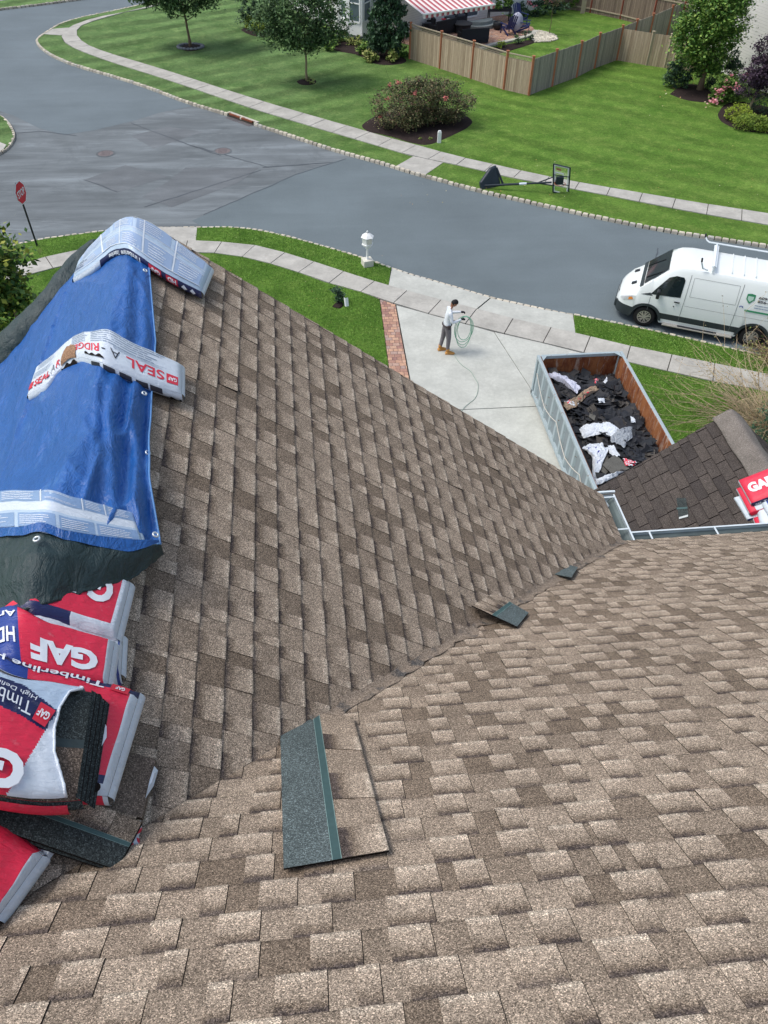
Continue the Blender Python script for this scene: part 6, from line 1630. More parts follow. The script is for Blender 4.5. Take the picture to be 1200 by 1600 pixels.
for i, (x, y, l) in enumerate(((1168, 202, 'left end of the low clipped hedge at the foot of the plum-leaved tree'), (1190, 204, 'middle of the low clipped hedge, cut by the picture edge'), (1222, 206, 'far right clipped hedge plant'))):
    if i < 2: clipped('boxwood', (x, y), l, .75, .5, .6, m_leaf('hedge_leaves', [srgb(84, 112, 40), srgb(112, 138, 50), srgb(142, 160, 66)]) if i == 0 else bpy.data.materials['hedge_leaves'], 14+i)
clipped('evergreen_shrub', (1192, 176), 'dark low shrub behind the clipped hedge against the wall', .8, .6, .8, LD, 17)
# plants round the white bay window
plant('weeping_conifer', g(606, 90, LZ), 'tall weeping dark conifer between the bay window and the fence', 'conifer',
      [((0, 0, 1.6), (1.15, 1.0, 1.5)), ((-.1, 0, 3.2), (.9, .8, 1.3)), ((.2, 0, 4.6), (.7, .7, 1.2)), ((-.6, 0, 1.0), (.7, .7, .8))], 9000, .2, LD, 20, .25, ((.1, 0, 5.2), .13, .8, 10, .2), droop=1.0, ncl=420)
for i, (x, y, h, m_, nm, l) in enumerate(((392, 44, 2.6, LD, 'evergreen_shrub', 'tall dark evergreen left of the slim tree, cut by the top edge'), (415, 46, 2.2, LG, 'evergreen_shrub', 'loose mid-green shrub behind the slim tree'), (440, 52, 1.9, LD, 'evergreen_shrub', 'dark shrub behind the left half of the slim tree'),
        (500, 66, 1.7, LD, 'evergreen_shrub', 'dark shrub right behind the slim tree'), (518, 72, 1.2, LB, 'leafy_shrub', 'bright leafy shrub below the bay window, left one'))):
    plant(nm, g(x, y, LZ), l, 'shrub', [((0, 0, h*.5), (h*.33, h*.33, h*.52))], int(900*h), .13, m_, 30+i, .25)
for i, (x, y, l) in enumerate(((392, 47, 'lime green ball shrub, the one further left'), (404, 51, 'lime green ball shrub, the one further right'))): clipped('ball_shrub', (x, y), l, .33, .33, .75, LL, 40+i, 1200)
bed([(376, 46), (384, 40), (420, 46), (424, 56), (408, 58), (388, 53)])
bed([(512, 74), (530, 60), (570, 66), (600, 76), (640, 92), (632, 99), (606, 102), (580, 98), (560, 84), (530, 80)])
for i, (x, y, l) in enumerate(((516, 79, 'low yellow-green plant left of the bed under the bay window'), (534, 64, 'yellow-green plant right below the bay window'), (556, 72, 'small pale plant in the middle of the bay window bed'), (563, 84, 'pale plant left of the weeping conifer'), (582, 96, 'spiky pale plant in front of the weeping conifer, left one'), (612, 97, 'spiky pale plant in front of the weeping conifer, right one'), (628, 88, 'grey-green plant at the foot of the fence post'), (572, 88, 'grey-green leafy plant beside the spiky ones'))):
    plant('hosta', g(x, y, LZ), l, 'plant', [((0, 0, .28), (.38, .36, .28))], 330, .17, LH if i % 3 else LB, 50+i, .2)
# our side
plant('corner_tree', Vector((gy(4, 430, 13.0).x, 13.0, LZ)), 'yellow-tipped leafy tree top at the left picture edge beside the tarpaulin', 'tree',
      [(tuple(gy(x, y, Y)-Vector((gy(4, 430, 13.0).x, 13.0, LZ))), r) for x, y, Y, r in ((-36, 398, 13.2, (.5, .5, .4)), (-32, 440, 13.0, (.55, .5, .55)), (-20, 490, 12.6, (.5, .5, .35)), (-40, 430, 13.5, (.8, .8, 1.0)))],
      7500, .12, LY, 60, .3, ((0, 0, gy(4, 430, 13.0).z-.8), .1, 1.0, 8, .5))
p = g(529, 472, LZ); plant('young_shrub', p, 'small dark green sapling with a white tag on the near lawn', 'shrub', [((0, 0, .33), (.2, .2, .25)), ((0, 0, .55), (.12, .12, .16))], 420, .10, LD, 61, .12, ((0, 0, .6), .012, .12, 5, .4))
b = MB(); b.grid(lambda u, v: (.16+.14*u+.02*v, -.30-.10*v-.03*math.sin(u*5), .34-.26*v-.03*u), 4, 5); tg = b.build('tag', WHITE, bpy.data.objects[[o.name for o in bpy.data.objects if o.name.startswith('young_shrub')][-1]])
bed([(519, 478), (526, 470), (534, 470), (538, 476), (530, 482)], name='soil_patch')
rnd = random.Random(77)
def twiggy(name, loc, label, n, rad, h, seed, mat=TWIG, leafm=None):
    t = thing(name, loc, label, 'shrub', None); rnd = random.Random(seed); b = MB(); lv = MB()
    for k in range(n):
        a = rnd.uniform(0, 6.28); e = rnd.uniform(.1, .75); p = Vector((rnd.gauss(0, .08), rnd.gauss(0, .08), 0)); d = Vector((math.cos(a)*math.cos(e), math.sin(a)*math.cos(e), math.sin(e)))
        P = [p]; L = rnd.uniform(.5, 1)*rad/4
        for q in range(5):
            d = (d+Vector((rnd.gauss(0, .22), rnd.gauss(0, .22), rnd.gauss(-.08, .15)))).normalized(); p = p+d*L*(h/rad if q < 2 else 1); P.append(p)
            if rnd.random() < .8:
                d2 = (d+Vector((rnd.gauss(0, .6), rnd.gauss(0, .6), rnd.gauss(0, .4)))).normalized(); b.tube([p, p+d2*L*.6, p+d2*L*1.1+Vector((0, 0, rnd.uniform(-.1, .1)))], [.006, .004, .002], 3, cap=False)
                if leafm:
                    for _ in range(3): leaf(lv, p+d2*L*rnd.uniform(.3, 1.1)+Vector((rnd.gauss(0, .05), rnd.gauss(0, .05), 0)), .055, rnd)
        b.tube(P, [.014, .011, .009, .007, .005, .003], 4, cap=False)
    b.build('branches', mat, t)
    if leafm: lv.build('leaves', leafm, t)
    return t
bz_ = g(1195, 640, LZ)
twiggy('bare_shrub', g(1205, 672, LZ), 'dry twiggy shrub with few leaves, its branches reaching over the pavement at the right edge', 330, 3.2, 2.2, 5, TWIG, m_leaf('dry_leaves', [srgb(96, 92, 62), srgb(128, 120, 80), srgb(150, 132, 96), srgb(92, 108, 62)]))
twiggy('bare_shrub', g(1206, 560, LZ), 'small dry twiggy bush beside the rear wheel of the van', 110, 1.15, 1.1, 6, M('red_twig', srgb(150, 128, 104), .9, .25, 9), LH)
plant('evergreen_shrub', g(1225, 720, LZ), 'dark green shrub at the right edge beyond the garage ridge', 'shrub', [((0, 0, .9), (1.1, 1.0, .95))], 4200, .09, LD, 62, .22)

# ------------------------------------------------------------------ fences
def m_board(name, col, col2, w_=.14):
    t = NT(name); co = t.n('ShaderNodeUVMap').outputs[0] if False else t.coord(); sp = t.n('ShaderNodeSeparateXYZ'); t.l(co, sp.inputs[0])
    q = t.math('DIVIDE', sp.outputs[0], w_); fl = t.math('FLOOR', q); fr = t.math('FRACT', q)
    wn = t.n('ShaderNodeTexWhiteNoise'); wn.noise_dimensions = '1D'; t.l(fl, wn.inputs['W'])
    c = t.mix(wn.outputs['Value'], col, col2)
    c = t.mix(1.0, c, t.ramp(t.noise(3, 5, .7, t.mapped((6, 6, .6))), [(.3, .75), (.7, 1.18)]), 'MULTIPLY')
    c = t.mix(t.ramp(fr, [(0, 1.0), (.06, 0.0), (.94, 0.0), (1, 1.0)]), c, mix3(col, .35))
    return t.fin(c, .9, .15)
BRD = m_board('weathered_boards', srgb(160, 142, 120), srgb(190, 172, 148)); BRDG = m_board('grey_boards', srgb(140, 134, 126), srgb(170, 162, 150)); CEDAR = M('cedar_post', srgb(170, 108, 78), .8, .2, 9); RAIL = M('weathered_rail', srgb(168, 156, 134), .85, .15, 9)
def fence(name, pxs, label, h, mat, lattice=0.0, postm=CEDAR, posts=True, z=LZ, first=True, rails=False):
    P = [g(x, y, z) for x, y in pxs] if not hasattr(pxs[0], 'x') else pxs; t = thing(name, P[0], label, 'fence'); P = [p-P[0] for p in P]
    for i, p in enumerate(P):
        if posts and (i or first):
            b = MB(); b.box(tuple(p+Vector((0, 0, h/2+.03))), (.11, .11, h+.1)); b.box(tuple(p+Vector((0, 0, h+.10))), (.15, .15, .035)); b.build('post', postm, t)
    for i in range(len(P)-1):
        a, c = P[i], P[i+1]; L = (c-a).length; ang = math.atan2(c.y-a.y, c.x-a.x)
        e = bpy.data.objects.new('panel', None); COL.objects.link(e); e.parent = t; e.location = a; e.rotation_euler = (0, 0, ang); dz = (c.z-a.z)
        b = MB(); hb2 = h-lattice; n = max(1, int(L/.14))
        for q in range(n):
            x0, x1 = L*q/n+.004, L*(q+1)/n-.004; jj = random.uniform(-.012, .008)
            b.box(((x0+x1)/2, random.uniform(-.004, .004), hb2/2+jj/2), (x1-x0, .02, hb2+jj))
        b.build('boards', mat, e)
        for zz_ in ((.25, hb2-.12) if not lattice else (.25, hb2)): b = MB(); b.box((L/2, .03 if not rails else -.03, zz_), (L-.02, .04, .07)); b.build('rail', RAIL, e)
        if lattice or rails: b = MB(); b.box((L/2, 0, h+.012), (L, .06, .04)); b.build('top_rail', RAIL, e)
        if lattice:
            b = MB()
            for q in range(int(L/.09)): b.box((.045+q*.09, 0, h-lattice/2), (.015, .012, lattice))
            for q in range(3): b.box((L/2, 0, h-lattice+lattice*(q+.5)/3), (L, .012, .012))
            b.build('lattice', RAIL, e)
    return t
fence('wooden_fence', [(640, 92), (687, 107), (736, 123), (787, 140), (826, 149)], 'weathered board fence with orange posts and lattice top in front of the patio', 1.75, BRD, .22)
fence('wooden_fence', [(826, 149), (862, 135), (900, 121), (928, 107), (963, 94), (985, 84), (1010, 74), (1040, 60), (1075, 44)], 'grey weathered board fence running away from the orange corner post', 1.7, BRDG, 0, first=False)
fence('wooden_fence', [(963, 94), (1010, 102)], 'pale board gate section between the grey fence and the bright green tree', 1.62, BRD, 0, RAIL, first=False)
fence('wooden_fence', [(1010, 102), (1038, 106), (1062, 110), (1088, 112)], 'pale board fence ending behind the bright green tree', 1.62, BRD, 0, RAIL, first=False)
fence('wooden_fence', [(838, 4), (874, 12), (922, 20), (969, 30), (1017, 43), (1060, 52), (1100, 60)], 'brown back fence with red-brown posts and pale rails at the top edge', 1.75, m_board('brown_boards', srgb(112, 98, 88), srgb(140, 124, 110)), 0, M('red_post', srgb(132, 70, 56), .8, .15), rails=True)

# ------------------------------------------------------------------ neighbouring houses
N1, N2 = g(749, 30, LZ), g(838, 15, LZ); e1 = (N2-N1); e1.z = 0; e1 = e1.normalized(); e2 = Vector((e1.y, -e1.x, 0))     # e2 points to the camera side
HW_ = m_siding('white_clapboard', srgb(240, 240, 238), .13)
TRIM = M('white_trim', srgb(242, 243, 242), .5, .03); WGL = M('window_glass', srgb(90, 104, 114), .08, .25, 2, spec=.8); ROOFN = M('grey_roof', srgb(96, 92, 90), .9, .15, 8)
nh = thing('neighbour_house', N1, 'white clapboard house across the street with bay window and striped awning', 'house')
def W2(a, c, z): return Vector((N1.x, N1.y, 0))+e1*a+e2*c+Vector((0, 0, z))
LN = (N2-N1).length
b = MB()
A_, B_ = -9.5, LN
b.prism([W2(A_, 0, 0), W2(B_, 0, 0), W2(B_, -9, 0), W2(A_, -9, 0)], LZ, 5.6); b.build('wall', HW_, nh, world=True)
b = MB(); P = [W2(A_-.4, .5, 5.55), W2(B_+.4, .5, 5.55), W2(B_+.4, -4.5, 8.6), W2(A_-.4, -4.5, 8.6), W2(B_+.4, -9.5, 5.55), W2(A_-.4, -9.5, 5.55)]
b.poly([P[0], P[1], P[2], P[3]]); b.poly([P[3], P[2], P[4], P[5]]); b.poly([P[0], P[3], P[5]]); b.poly([P[1], P[4], P[2]]); b.build('roof', ROOFN, nh, world=True)
def nwin(parent, o, ux, wd, z0, z1, nrm, sash=True, name='window'):
    """window on a wall: o = lower-left point on the wall, ux = direction along it, nrm outward"""
    o = Vector(o); up = Vector((0, 0, 1)); f = MB(); q = lambda u, v, k: o+ux*(wd*u)+up*((z1-z0)*v)+nrm*k
    for a, c in (((0, 0), (1, 0)), ((1, 0), (1, 1)), ((1, 1), (0, 1)), ((0, 1), (0, 0))): f.bar(q(*a, .02), q(*c, .02), .09, .05, up=tuple(nrm))
    if sash: f.bar(q(0, .5, .02), q(1, .5, .02), .06, .05, up=tuple(nrm))
    w_ = f.build(name, TRIM, parent, world=True)
    p_ = MB(); p_.poly([q(.03, .02, .012), q(.97, .02, .012), q(.97, .98, .012), q(.03, .98, .012)]); pp = p_.build('pane', WGL, w_); pp.data.transform(Matrix.Translation(-Vector(parent.location)))
    return w_
nwin(nh, W2(1.2, .02, 2.2), e1, 1.4, 0, 1.3, e2); nwin(nh, W2(3.3, .02, 2.2), e1, 1.2, 0, 1.3, e2)
# sliding door under the awning
nwin(nh, W2(-1.9, .02, .35), e1, 1.7, 0, 2.0, e2, False, 'sliding_door')
# gable-end wing with bay window towards the street
Bc = g(552, 62, LZ); BA = MB()
f1 = g(525, 42, LZ)
bw = [g(512, 60, LZ), g(541, 66, LZ), g(562, 74, LZ), g(600, 62, LZ)]
wing = MB(); wq_ = [g(508, 40, LZ), g(528, 56, LZ), g(606, 66, LZ), W2(-3, .1, 0), W2(-3, -8, 0)+Vector((-4, 4, 0))]
wing.prism([(p.x, p.y) for p in wq_], LZ, 5.4); wing.build('wing_wall', HW_, nh, world=True, tri=True, fixn=True)
b1_, b2_, b3_, b4_ = g(533, 57, LZ), g(543, 66, LZ), g(566, 70, LZ), g(580, 62, LZ)
b = MB(); b.prism([(p.x, p.y) for p in (b1_, b2_, b3_, b4_)], .55, 4.2); bayo = b.build('bay_window', TRIM, nh, world=True, fixn=True)
for a_, c_ in ((b1_, b2_), (b2_, b3_), (b3_, b4_)):
    dv = (c_-a_); L = dv.length; dv = dv/L; nn = Vector((dv.y, -dv.x, 0))
    if nn.dot(Vector((0, 0, 0))-a_) < 0: nn = -nn
    nwin(nh, Vector((a_.x, a_.y, 1.25))+dv*L*.14, dv, L*.72, 0, 1.9, nn)
# awning
AF = [gy(661, 23, 56.6), gy(773, 7, 58.2)]
a0, a1 = g(661, 23, 2.35), g(774, 7, 2.35)
ad = (a1-a0).normalized(); an = Vector((-ad.y, ad.x, 0)); an = an if an.y > 0 else -an
aw = thing('awning', a0, 'red and white striped awning stretched out over the brick patio', 'awning')
def m_stripe():
    t = NT('striped_canvas'); P = t.coord(); sp = t.n('ShaderNodeSeparateXYZ'); t.l(P, sp.inputs[0])
    d_ = t.math('ADD', t.math('MULTIPLY', sp.outputs[0], ad.x), t.math('MULTIPLY', sp.outputs[1], ad.y)); f = t.math('FRACT', t.math('DIVIDE', d_, .36))
    c = t.ramp(f, [(0, srgb(232, 226, 222)), (.48, srgb(232, 226, 222)), (.5, srgb(176, 84, 92)), (.62, srgb(200, 140, 144)), (.74, srgb(176, 84, 92)), (.98, srgb(176, 84, 92)), (1, srgb(232, 226, 222))]); return t.fin(c, .8, .2)
STR = m_stripe(); AL = (a1-a0).length; dep = 3.2
b = MB(); b.grid(lambda u, v: ad*(AL*u)+an*(dep*v)+Vector((0, 0, .62*v-.03*math.sin(math.pi*v))), 20, 8); b.build('canvas', STR, aw, smooth=True)
b = MB(); b.grid(lambda u, v: ad*(AL*u)+Vector((0, 0, -.20*v*(1 if abs(math.sin(u*AL/.36*math.pi)) > .35 else .8))), 120, 2); b.build('valance', STR, aw)
b = MB(); b.bar(Vector((0, 0, .01)), ad*AL+Vector((0, 0, .01)), .07, .07); b.build('front_bar', TRIM, aw)
for k in (.06, .94):
    b = MB(); b.bar(ad*(AL*k)+Vector((0, 0, .0)), ad*(AL*k)+an*dep+Vector((0, 0, .35)), .04, .04); b.build('arm', TRIM, aw)
# right neighbour's house
rA, rB = Vector((23.6, 50.5, LZ)), Vector((27.0, 37.8, LZ)); rd = (rB-rA).normalized(); rn = Vector((-rd.y, rd.x, 0)); rn = rn if rn.x > 0 else -rn
rh = thing('neighbour_house', rA, 'pale clapboard house wall at the upper right edge behind the plum-leaved tree', 'house')
b = MB(); b.prism([rA, rB, rB+rn*9, rA+rn*9], LZ, 5.8); b.build('wall', m_siding('pale_clapboard', srgb(236, 234, 230), .14), rh, world=True, fixn=True)
b = MB(); q0, q1, q2, q3 = [p+Vector((0, 0, 5.7)) for p in (rA-rn*.4-rd*.4, rB-rn*.4+rd*.4, rB+rn*9.4+rd*.4, rA+rn*9.4-rd*.4)]; r0_, r1_ = (q0+q3)/2+Vector((0, 0, 3)), (q1+q2)/2+Vector((0, 0, 3))
b.poly([q0, q1, r1_, r0_]); b.poly([r0_, r1_, q2, q3]); b.poly([q0, r0_, q3]); b.poly([q1, q2, r1_]); b.build('roof', ROOFN, rh, world=True)
nwin(rh, rA.lerp(rB, .86)+Vector((0, 0, .8))-rn*.02, rd, 1.0, 0, 1.2, -rn)

# ------------------------------------------------------------------ patio behind the fence
PATIO = m_pavers('patio_brick', .6)
pz_ = LZ+.02
poly_sheet('patio', pts_at([(600, 60), (640, 30), (749, 29), (786, 22), (812, 34), (832, 42), (838, 50), (826, 57), (800, 64), (770, 70), (755, 76), (735, 84), (690, 80), (640, 70)], pz_), pz_, .1, PATIO)
edge = line([(738, 84), (755, 75), (770, 70), (800, 64), (826, 57), (838, 49)], pz_)
b = MB(); 
for i in range(len(edge)-1): b.bar(Vector((edge[i].x, edge[i].y, pz_+.03)), Vector((edge[i+1].x, edge[i+1].y, pz_+.03)), .3, .10)
t = thing('stone_edging', (edge[0].x, edge[0].y, pz_), 'curved pale stone edging along the brick patio', 'edging'); b.build('stones', M('pale_edge_stone', srgb(184, 182, 170), .85, .15, 5), t, world=True)
bed([(752, 80), (770, 73), (800, 67), (830, 61), (845, 62), (832, 68), (800, 78), (770, 86)], z=LZ+.03)
for i, (x, y, r_, l) in enumerate(((782, 75, .25, 'small yellowish shrub in the dark bed below the patio edge'), (806, 69, .3, 'mid-green low shrub in the dark bed below the patio edge'), (824, 63, .4, 'dark ball shrub at the right end of the bed below the patio edge'))):
    plant('low_shrub', g(x, y, LZ), l, 'shrub', [((0, 0, r_*.8), (r_, r_, r_*.8))], 420, .09, (LL, LG, LD)[i], 70+i, .12)
# pebbles by the patio: uncountable
pb_ = MB(); rnd = random.Random(8); pc = g(845, 58, LZ)
poly = pts_at([(826, 58), (834, 48), (850, 50), (868, 56), (871, 62), (858, 66), (836, 67)], LZ)
def inside(p, poly):
    c = False; j = len(poly)-1
    for i in range(len(poly)):
        if ((poly[i][1] > p[1]) != (poly[j][1] > p[1])) and p[0] < (poly[j][0]-poly[i][0])*(p[1]-poly[i][1])/(poly[j][1]-poly[i][1])+poly[i][0]: c = not c
        j = i
    return c
x0_, x1_ = min(p[0] for p in poly), max(p[0] for p in poly); y0_, y1_ = min(p[1] for p in poly), max(p[1] for p in poly)
k = 0
while k < 700:
    p = (rnd.uniform(x0_, x1_), rnd.uniform(y0_, y1_))
    if inside(p, poly): pb_.blob((p[0], p[1], LZ+.04), (rnd.uniform(.05, .11), rnd.uniform(.05, .11), .05), 6, 4, 0, .3, k); k += 1
tag(pb_.build('pebbles', m_leaf('pebble', [srgb(150, 144, 128), srgb(190, 184, 166), srgb(220, 214, 198)], .9), smooth=True), 'pale river pebbles beside the brick patio', 'pebbles', kind='stuff')
# furniture
WICK = M('dark_wicker', srgb(44, 46, 52), .8, .25, 20, .5, 60); CUSH = M('grey_cushion', srgb(86, 92, 98), .9, .1, 6); NAVY = M('navy_chair', srgb(30, 42, 92), .5, .1, 6)
def sofa(px, label, wd, rz, cush=True):
    t = thing('patio_sofa', g(*px, pz_), label, 'sofa', 'dark wicker patio seats', rz); b = MB(); b.box((0, 0, .2), (wd, .75, .36)); bevel(b.build('base', WICK, t), .03)
    b = MB(); b.box((0, -.34, .5), (wd, .14, .62)); bevel(b.build('backrest', WICK, t), .03)
    for s in (-1, 1): b = MB(); b.box((s*(wd/2-.06), .02, .42), (.12, .7, .32)); bevel(b.build('armrest', WICK, t), .03)
    if cush: b = MB(); b.box((0, .05, .43), (wd-.28, .6, .12)); bevel(b.build('cushion', CUSH, t), .03)
    return t
aa = math.atan2(ad.y, ad.x)
sofa((738, 66), 'dark wicker two-seater with its back to the fence', 1.8, aa-.25, False)
sofa((690, 52), 'dark wicker sofa deep under the awning, left one', 1.7, aa+.2)
sofa((716, 34), 'dark wicker armchair by the house wall, facing the fence', .9, aa+3.1)
sofa((703, 38), 'dark wicker armchair next to the left sofa under the awning', .9, aa+2.4)
sofa((668, 50), 'dark wicker armchair at the far left beneath the awning', .9, aa+1.2)
t = thing('patio_table', g(722, 50, pz_), 'round dark patio table in front of the two-seater', 'table'); b = MB(); b.lathe([(.6, .44), (.62, .46), (.62, .5), (.58, .52)], 24); b.build('tabletop', WICK, t); b = MB(); b.lathe([(.5, 0), (.52, .4), (.5, .44)], 20); b.build('base', WICK, t)
for i, (dx, l, m_) in enumerate(((.15, 'round white plate on the wicker table', WHITE), (-.2, 'small red dish on the wicker table', INKR))):
    t2 = thing('dish', g(697, 45, pz_)+Vector((dx, 0, .5)), l.replace('the wicker table', 'the seat beneath the awning'), 'dish'); b = MB(); b.lathe([(.10, 0), (.16, .04), (.15, .05), (.09, .02)], 14); b.build('bowl', m_, t2)
# stone fire pit / steps by the door
STN = M('bluestone', srgb(132, 140, 138), .8, .15, 5)
t = thing('door_step', g(748, 40, pz_), 'rounded bluestone step in front of the sliding door', 'step', rz=aa)
b = MB(); b.prism([(1.25*math.cos(a_*math.pi/12), -.0-1.0*math.sin(a_*math.pi/12)) for a_ in range(13)], 0, .18); b.prism([(.95*math.cos(a_*math.pi/12), -.0-.7*math.sin(a_*math.pi/12)) for a_ in range(13)], .18, .36); b.build('slab', STN, t)
t = thing('grill', g(709, 40, pz_)+Vector((.1, 1.4, 0)), 'small black kettle grill by the sliding door', 'grill'); b = MB(); b.blob((0, 0, .75), (.28, .28, .26), 14, 8); b.build('kettle', BLACK, t, smooth=True)
for i in range(3): b = MB(); b.tube([(.1*math.cos(i*2.1), .1*math.sin(i*2.1), .55), (.28*math.cos(i*2.1), .28*math.sin(i*2.1), 0)], .014, 6); b.build('leg', BLACK, t)
def adirondack(px, label, rz, grp='navy garden chairs by the pebbles'):
    t = thing('garden_chair', g(*px, pz_), label, 'chair', grp, rz)
    b = MB()
    for k in range(5): b.bar((-.24+.12*k, .22, .34), (-.26+.13*k, .52, 1.05+.05*(2-abs(k-2))), .10, .02)
    b.build('backrest', NAVY, t); b = MB()
    for k in range(5): b.box((0, -.25+.11*k, .38-.02*k), (.56, .09, .02))
    b.build('seat', NAVY, t)
    for s in (-1, 1):
        b = MB(); b.box((s*.34, -.02, .58), (.12, .72, .025)); b.build('armrest', NAVY, t)
        b = MB(); b.bar((s*.31, -.32, 0), (s*.31, -.30, .57), .07, .03); b.build('leg', NAVY, t)
        b = MB(); b.bar((s*.29, -.3, .38), (s*.29, .5, .04), .03, .10); b.build('leg', NAVY, t)
    return t
adirondack((793, 53), 'navy slatted garden chair at the left, seen from behind', 3.5)
adirondack((818, 50), 'navy slatted garden chair at the right, turned sideways', 1.3)
adirondack((812, 38), 'navy slatted garden chair behind the covered one', .5)
t = thing('covered_stool', g(806, 50, pz_), 'pale grey cloth-covered ball-shaped seat between the navy chairs', 'seat'); b = MB(); b.blob((0, 0, .55), (.36, .34, .55), 16, 12, 0, .12, 3); b.build('cover', M('grey_cloth', srgb(164, 168, 184), .9, .06), t, smooth=True)
t = thing('plant_stand', g(779, 34, pz_), 'dark raised planter with ferny green plants against the house', 'planter'); b = MB(); b.box((0, 0, .72), (1.5, .5, .2)); b.build('trough', WICK, t)
for sx in (-1, 1):
    for sy in (-1, 1): b = MB(); b.box((sx*.7, sy*.2, .35), (.06, .06, .7)); b.build('leg', WICK, t)
plant('potted_fern', g(779, 34, pz_)+Vector((0, 0, .82)), 'light green ferny plant growing in the raised planter', 'plant', [((0, 0, .2), (.85, .4, .3))], 900, .16, LB, 80, .2)
t = thing('plant_pot', g(777, 46, pz_), 'dark round pot at the left of the navy chairs', 'pot'); b = MB(); b.lathe([(.2, 0), (.3, .2), (.3, .42), (.26, .44), (.24, .36)], 16); b.build('pot', BLACK, t, smooth=True)
plant('rose_standard', g(858, 54, LZ), 'thin-stemmed little tree with red blooms beside the pebbles', 'tree', [((0, 0, 2.0), (.6, .5, .35))], 500, .12, LR, 81, .2, ((0, 0, 1.95), .025, .4, 6, .85), flowers=(RD, [((-.45, -.1, 2.1), .16), ((.1, -.2, 2.15), .15), ((-.8, 0, 1.95), .14)]))
plant('low_shrub', g(852, 24, LZ), 'spreading dark bush with pink flowers in front of the back fence', 'shrub', [((0, 0, .4), (1.6, .8, .45))], 1700, .14, LD, 82, .2, flowers=(PK, [((-1.3, -.3, .8), .2), ((-.9, -.3, .6), .18), ((.2, -.3, .9), .18)]))
plant('white_hydrangea', g(888, 14, LZ), 'bush with white flower heads at the top edge by the back fence', 'shrub', [((0, 0, 1.0), (.9, .7, .8))], 1500, .15, LB, 83, .22, flowers=(WP, [((-.4, -.5, 1.1), .18), ((.1, -.5, 1.3), .2), ((.5, -.5, 1.3), .2), ((0, -.5, .9), .18), ((.45, -.55, 1.0), .18), ((-.7, -.4, 1.2), .12)]))
for i, (x, y, l) in enumerate(((817, 27, 'dark round bush at the house corner, left one'), (830, 24, 'dark round bush at the house corner, right one'))): plant('round_bush', g(x, y, LZ), l, 'shrub', [((0, 0, .45), (.45, .45, .5))], 800, .11, LD, 84+i, .14, fill=.7)
t = thing('wood_stake', g(910, 21, LZ), 'short pale board leaning against the back fence', 'board'); b = MB(); b.box((0, 0, .45), (.3, .04, .9)); b.build('board', RAIL, t)

# litter of small leaves and petals: uncountable
b = MB(); rnd = random.Random(12)
def scatter(poly_px, n, sz, z):
    for _ in range(n):
        u, v = rnd.random(), rnd.random(); x = poly_px[0]+(poly_px[2]-poly_px[0])*u; y = poly_px[1]+(poly_px[3]-poly_px[1])*v; p = g(x, y, z); leaf(b, p+Vector((0, 0, .02)), sz*rnd.uniform(.6, 1.3), rnd)
scatter((1020, 120, 1110, 170), 34, .10, LZ+.03); scatter((820, 250, 1200, 330), 40, .06, LZ+.01); scatter((650, 230, 900, 300), 26, .06, LZ+.02); scatter((940, 130, 1180, 300), 30, .06, LZ); scatter((600, 280, 900, 325), 24, .05, .02); scatter((320, 400, 600, 520), 30, .04, LZ+.02)
tag(b.build('fallen_leaves', m_leaf('litter', [srgb(196, 190, 110), srgb(170, 120, 70), srgb(214, 214, 180)])), 'scattered small fallen leaves on lawns and gutters', 'leaves', kind='stuff')
# grass blades standing up from the near lawns and verges
def blades(name, polys, n, hgt, seed, mat, label):
    rnd = random.Random(seed); b = MB()
    for poly, nn_ in zip(polys, n):
        x0, x1 = min(p[0] for p in poly), max(p[0] for p in poly); y0, y1 = min(p[1] for p in poly), max(p[1] for p in poly); k = 0; tries = 0
        while k < nn_ and tries < nn_*6:
            tries += 1; x, y = rnd.uniform(x0, x1), rnd.uniform(y0, y1)
            if not inside((x, y), poly): continue
            k += 1; a = rnd.uniform(0, 6.28); h = hgt*rnd.uniform(.5, 1.4); w_ = rnd.uniform(.008, .02); l = rnd.gauss(0, .5)*h; l2 = rnd.gauss(0, .5)*h
            b.poly([(x-w_*math.cos(a), y-w_*math.sin(a), LZ-.01), (x+w_*math.cos(a), y+w_*math.sin(a), LZ-.01), (x+l, y+l2, LZ+h)])
    return tag(b.build(name, mat), label, 'grass', kind='stuff')
GB = m_leaf('grass_blades', [srgb(80, 122, 44), srgb(104, 148, 58), srgb(128, 166, 76), srgb(154, 182, 100)])
near_polys = [pts_at(q, LZ) for q in ([(328, 395), (366, 399), (399, 406), (436, 416), (476, 429), (510, 442), (555, 453), (592, 467), (612, 600), (500, 540), (335, 440)],
              [(308, 356), (357, 354), (399, 358), (442, 367), (498, 382), (549, 397), (611, 418), (607, 446), (555, 431), (498, 412), (428, 390), (385, 381), (304, 376)],
              [(896, 492), (967, 505), (1033, 519), (1100, 534), (1200, 557), (1200, 586), (1143, 574), (1040, 553), (967, 538), (899, 521)],
              [(977, 565), (1033, 578), (1100, 594), (1200, 612), (1200, 700), (1100, 700), (1050, 690)],
              [(0, 390), (58, 375), (157, 361), (200, 357), (200, 379), (125, 390), (58, 405), (0, 424)], [(0, 442), (79, 420), (150, 405), (190, 400), (100, 480), (0, 520)])]
blades('grass', near_polys, (15000, 7000, 7000, 9000, 3000, 4000), .03, 3, GB, 'short mown grass blades of the near lawns and verges')

# ------------------------------------------------------------------ worker with a hose
wk = g(695, 550, DZ); F_ = Vector((math.cos(R(12)), math.sin(R(12)), 0)); 
worker = thing('person', (wk.x, wk.y, DZ), 'worker in white long-sleeved shirt, grey trousers and tan boots, head bowed, coiling a green hose', 'person', rz=R(2))
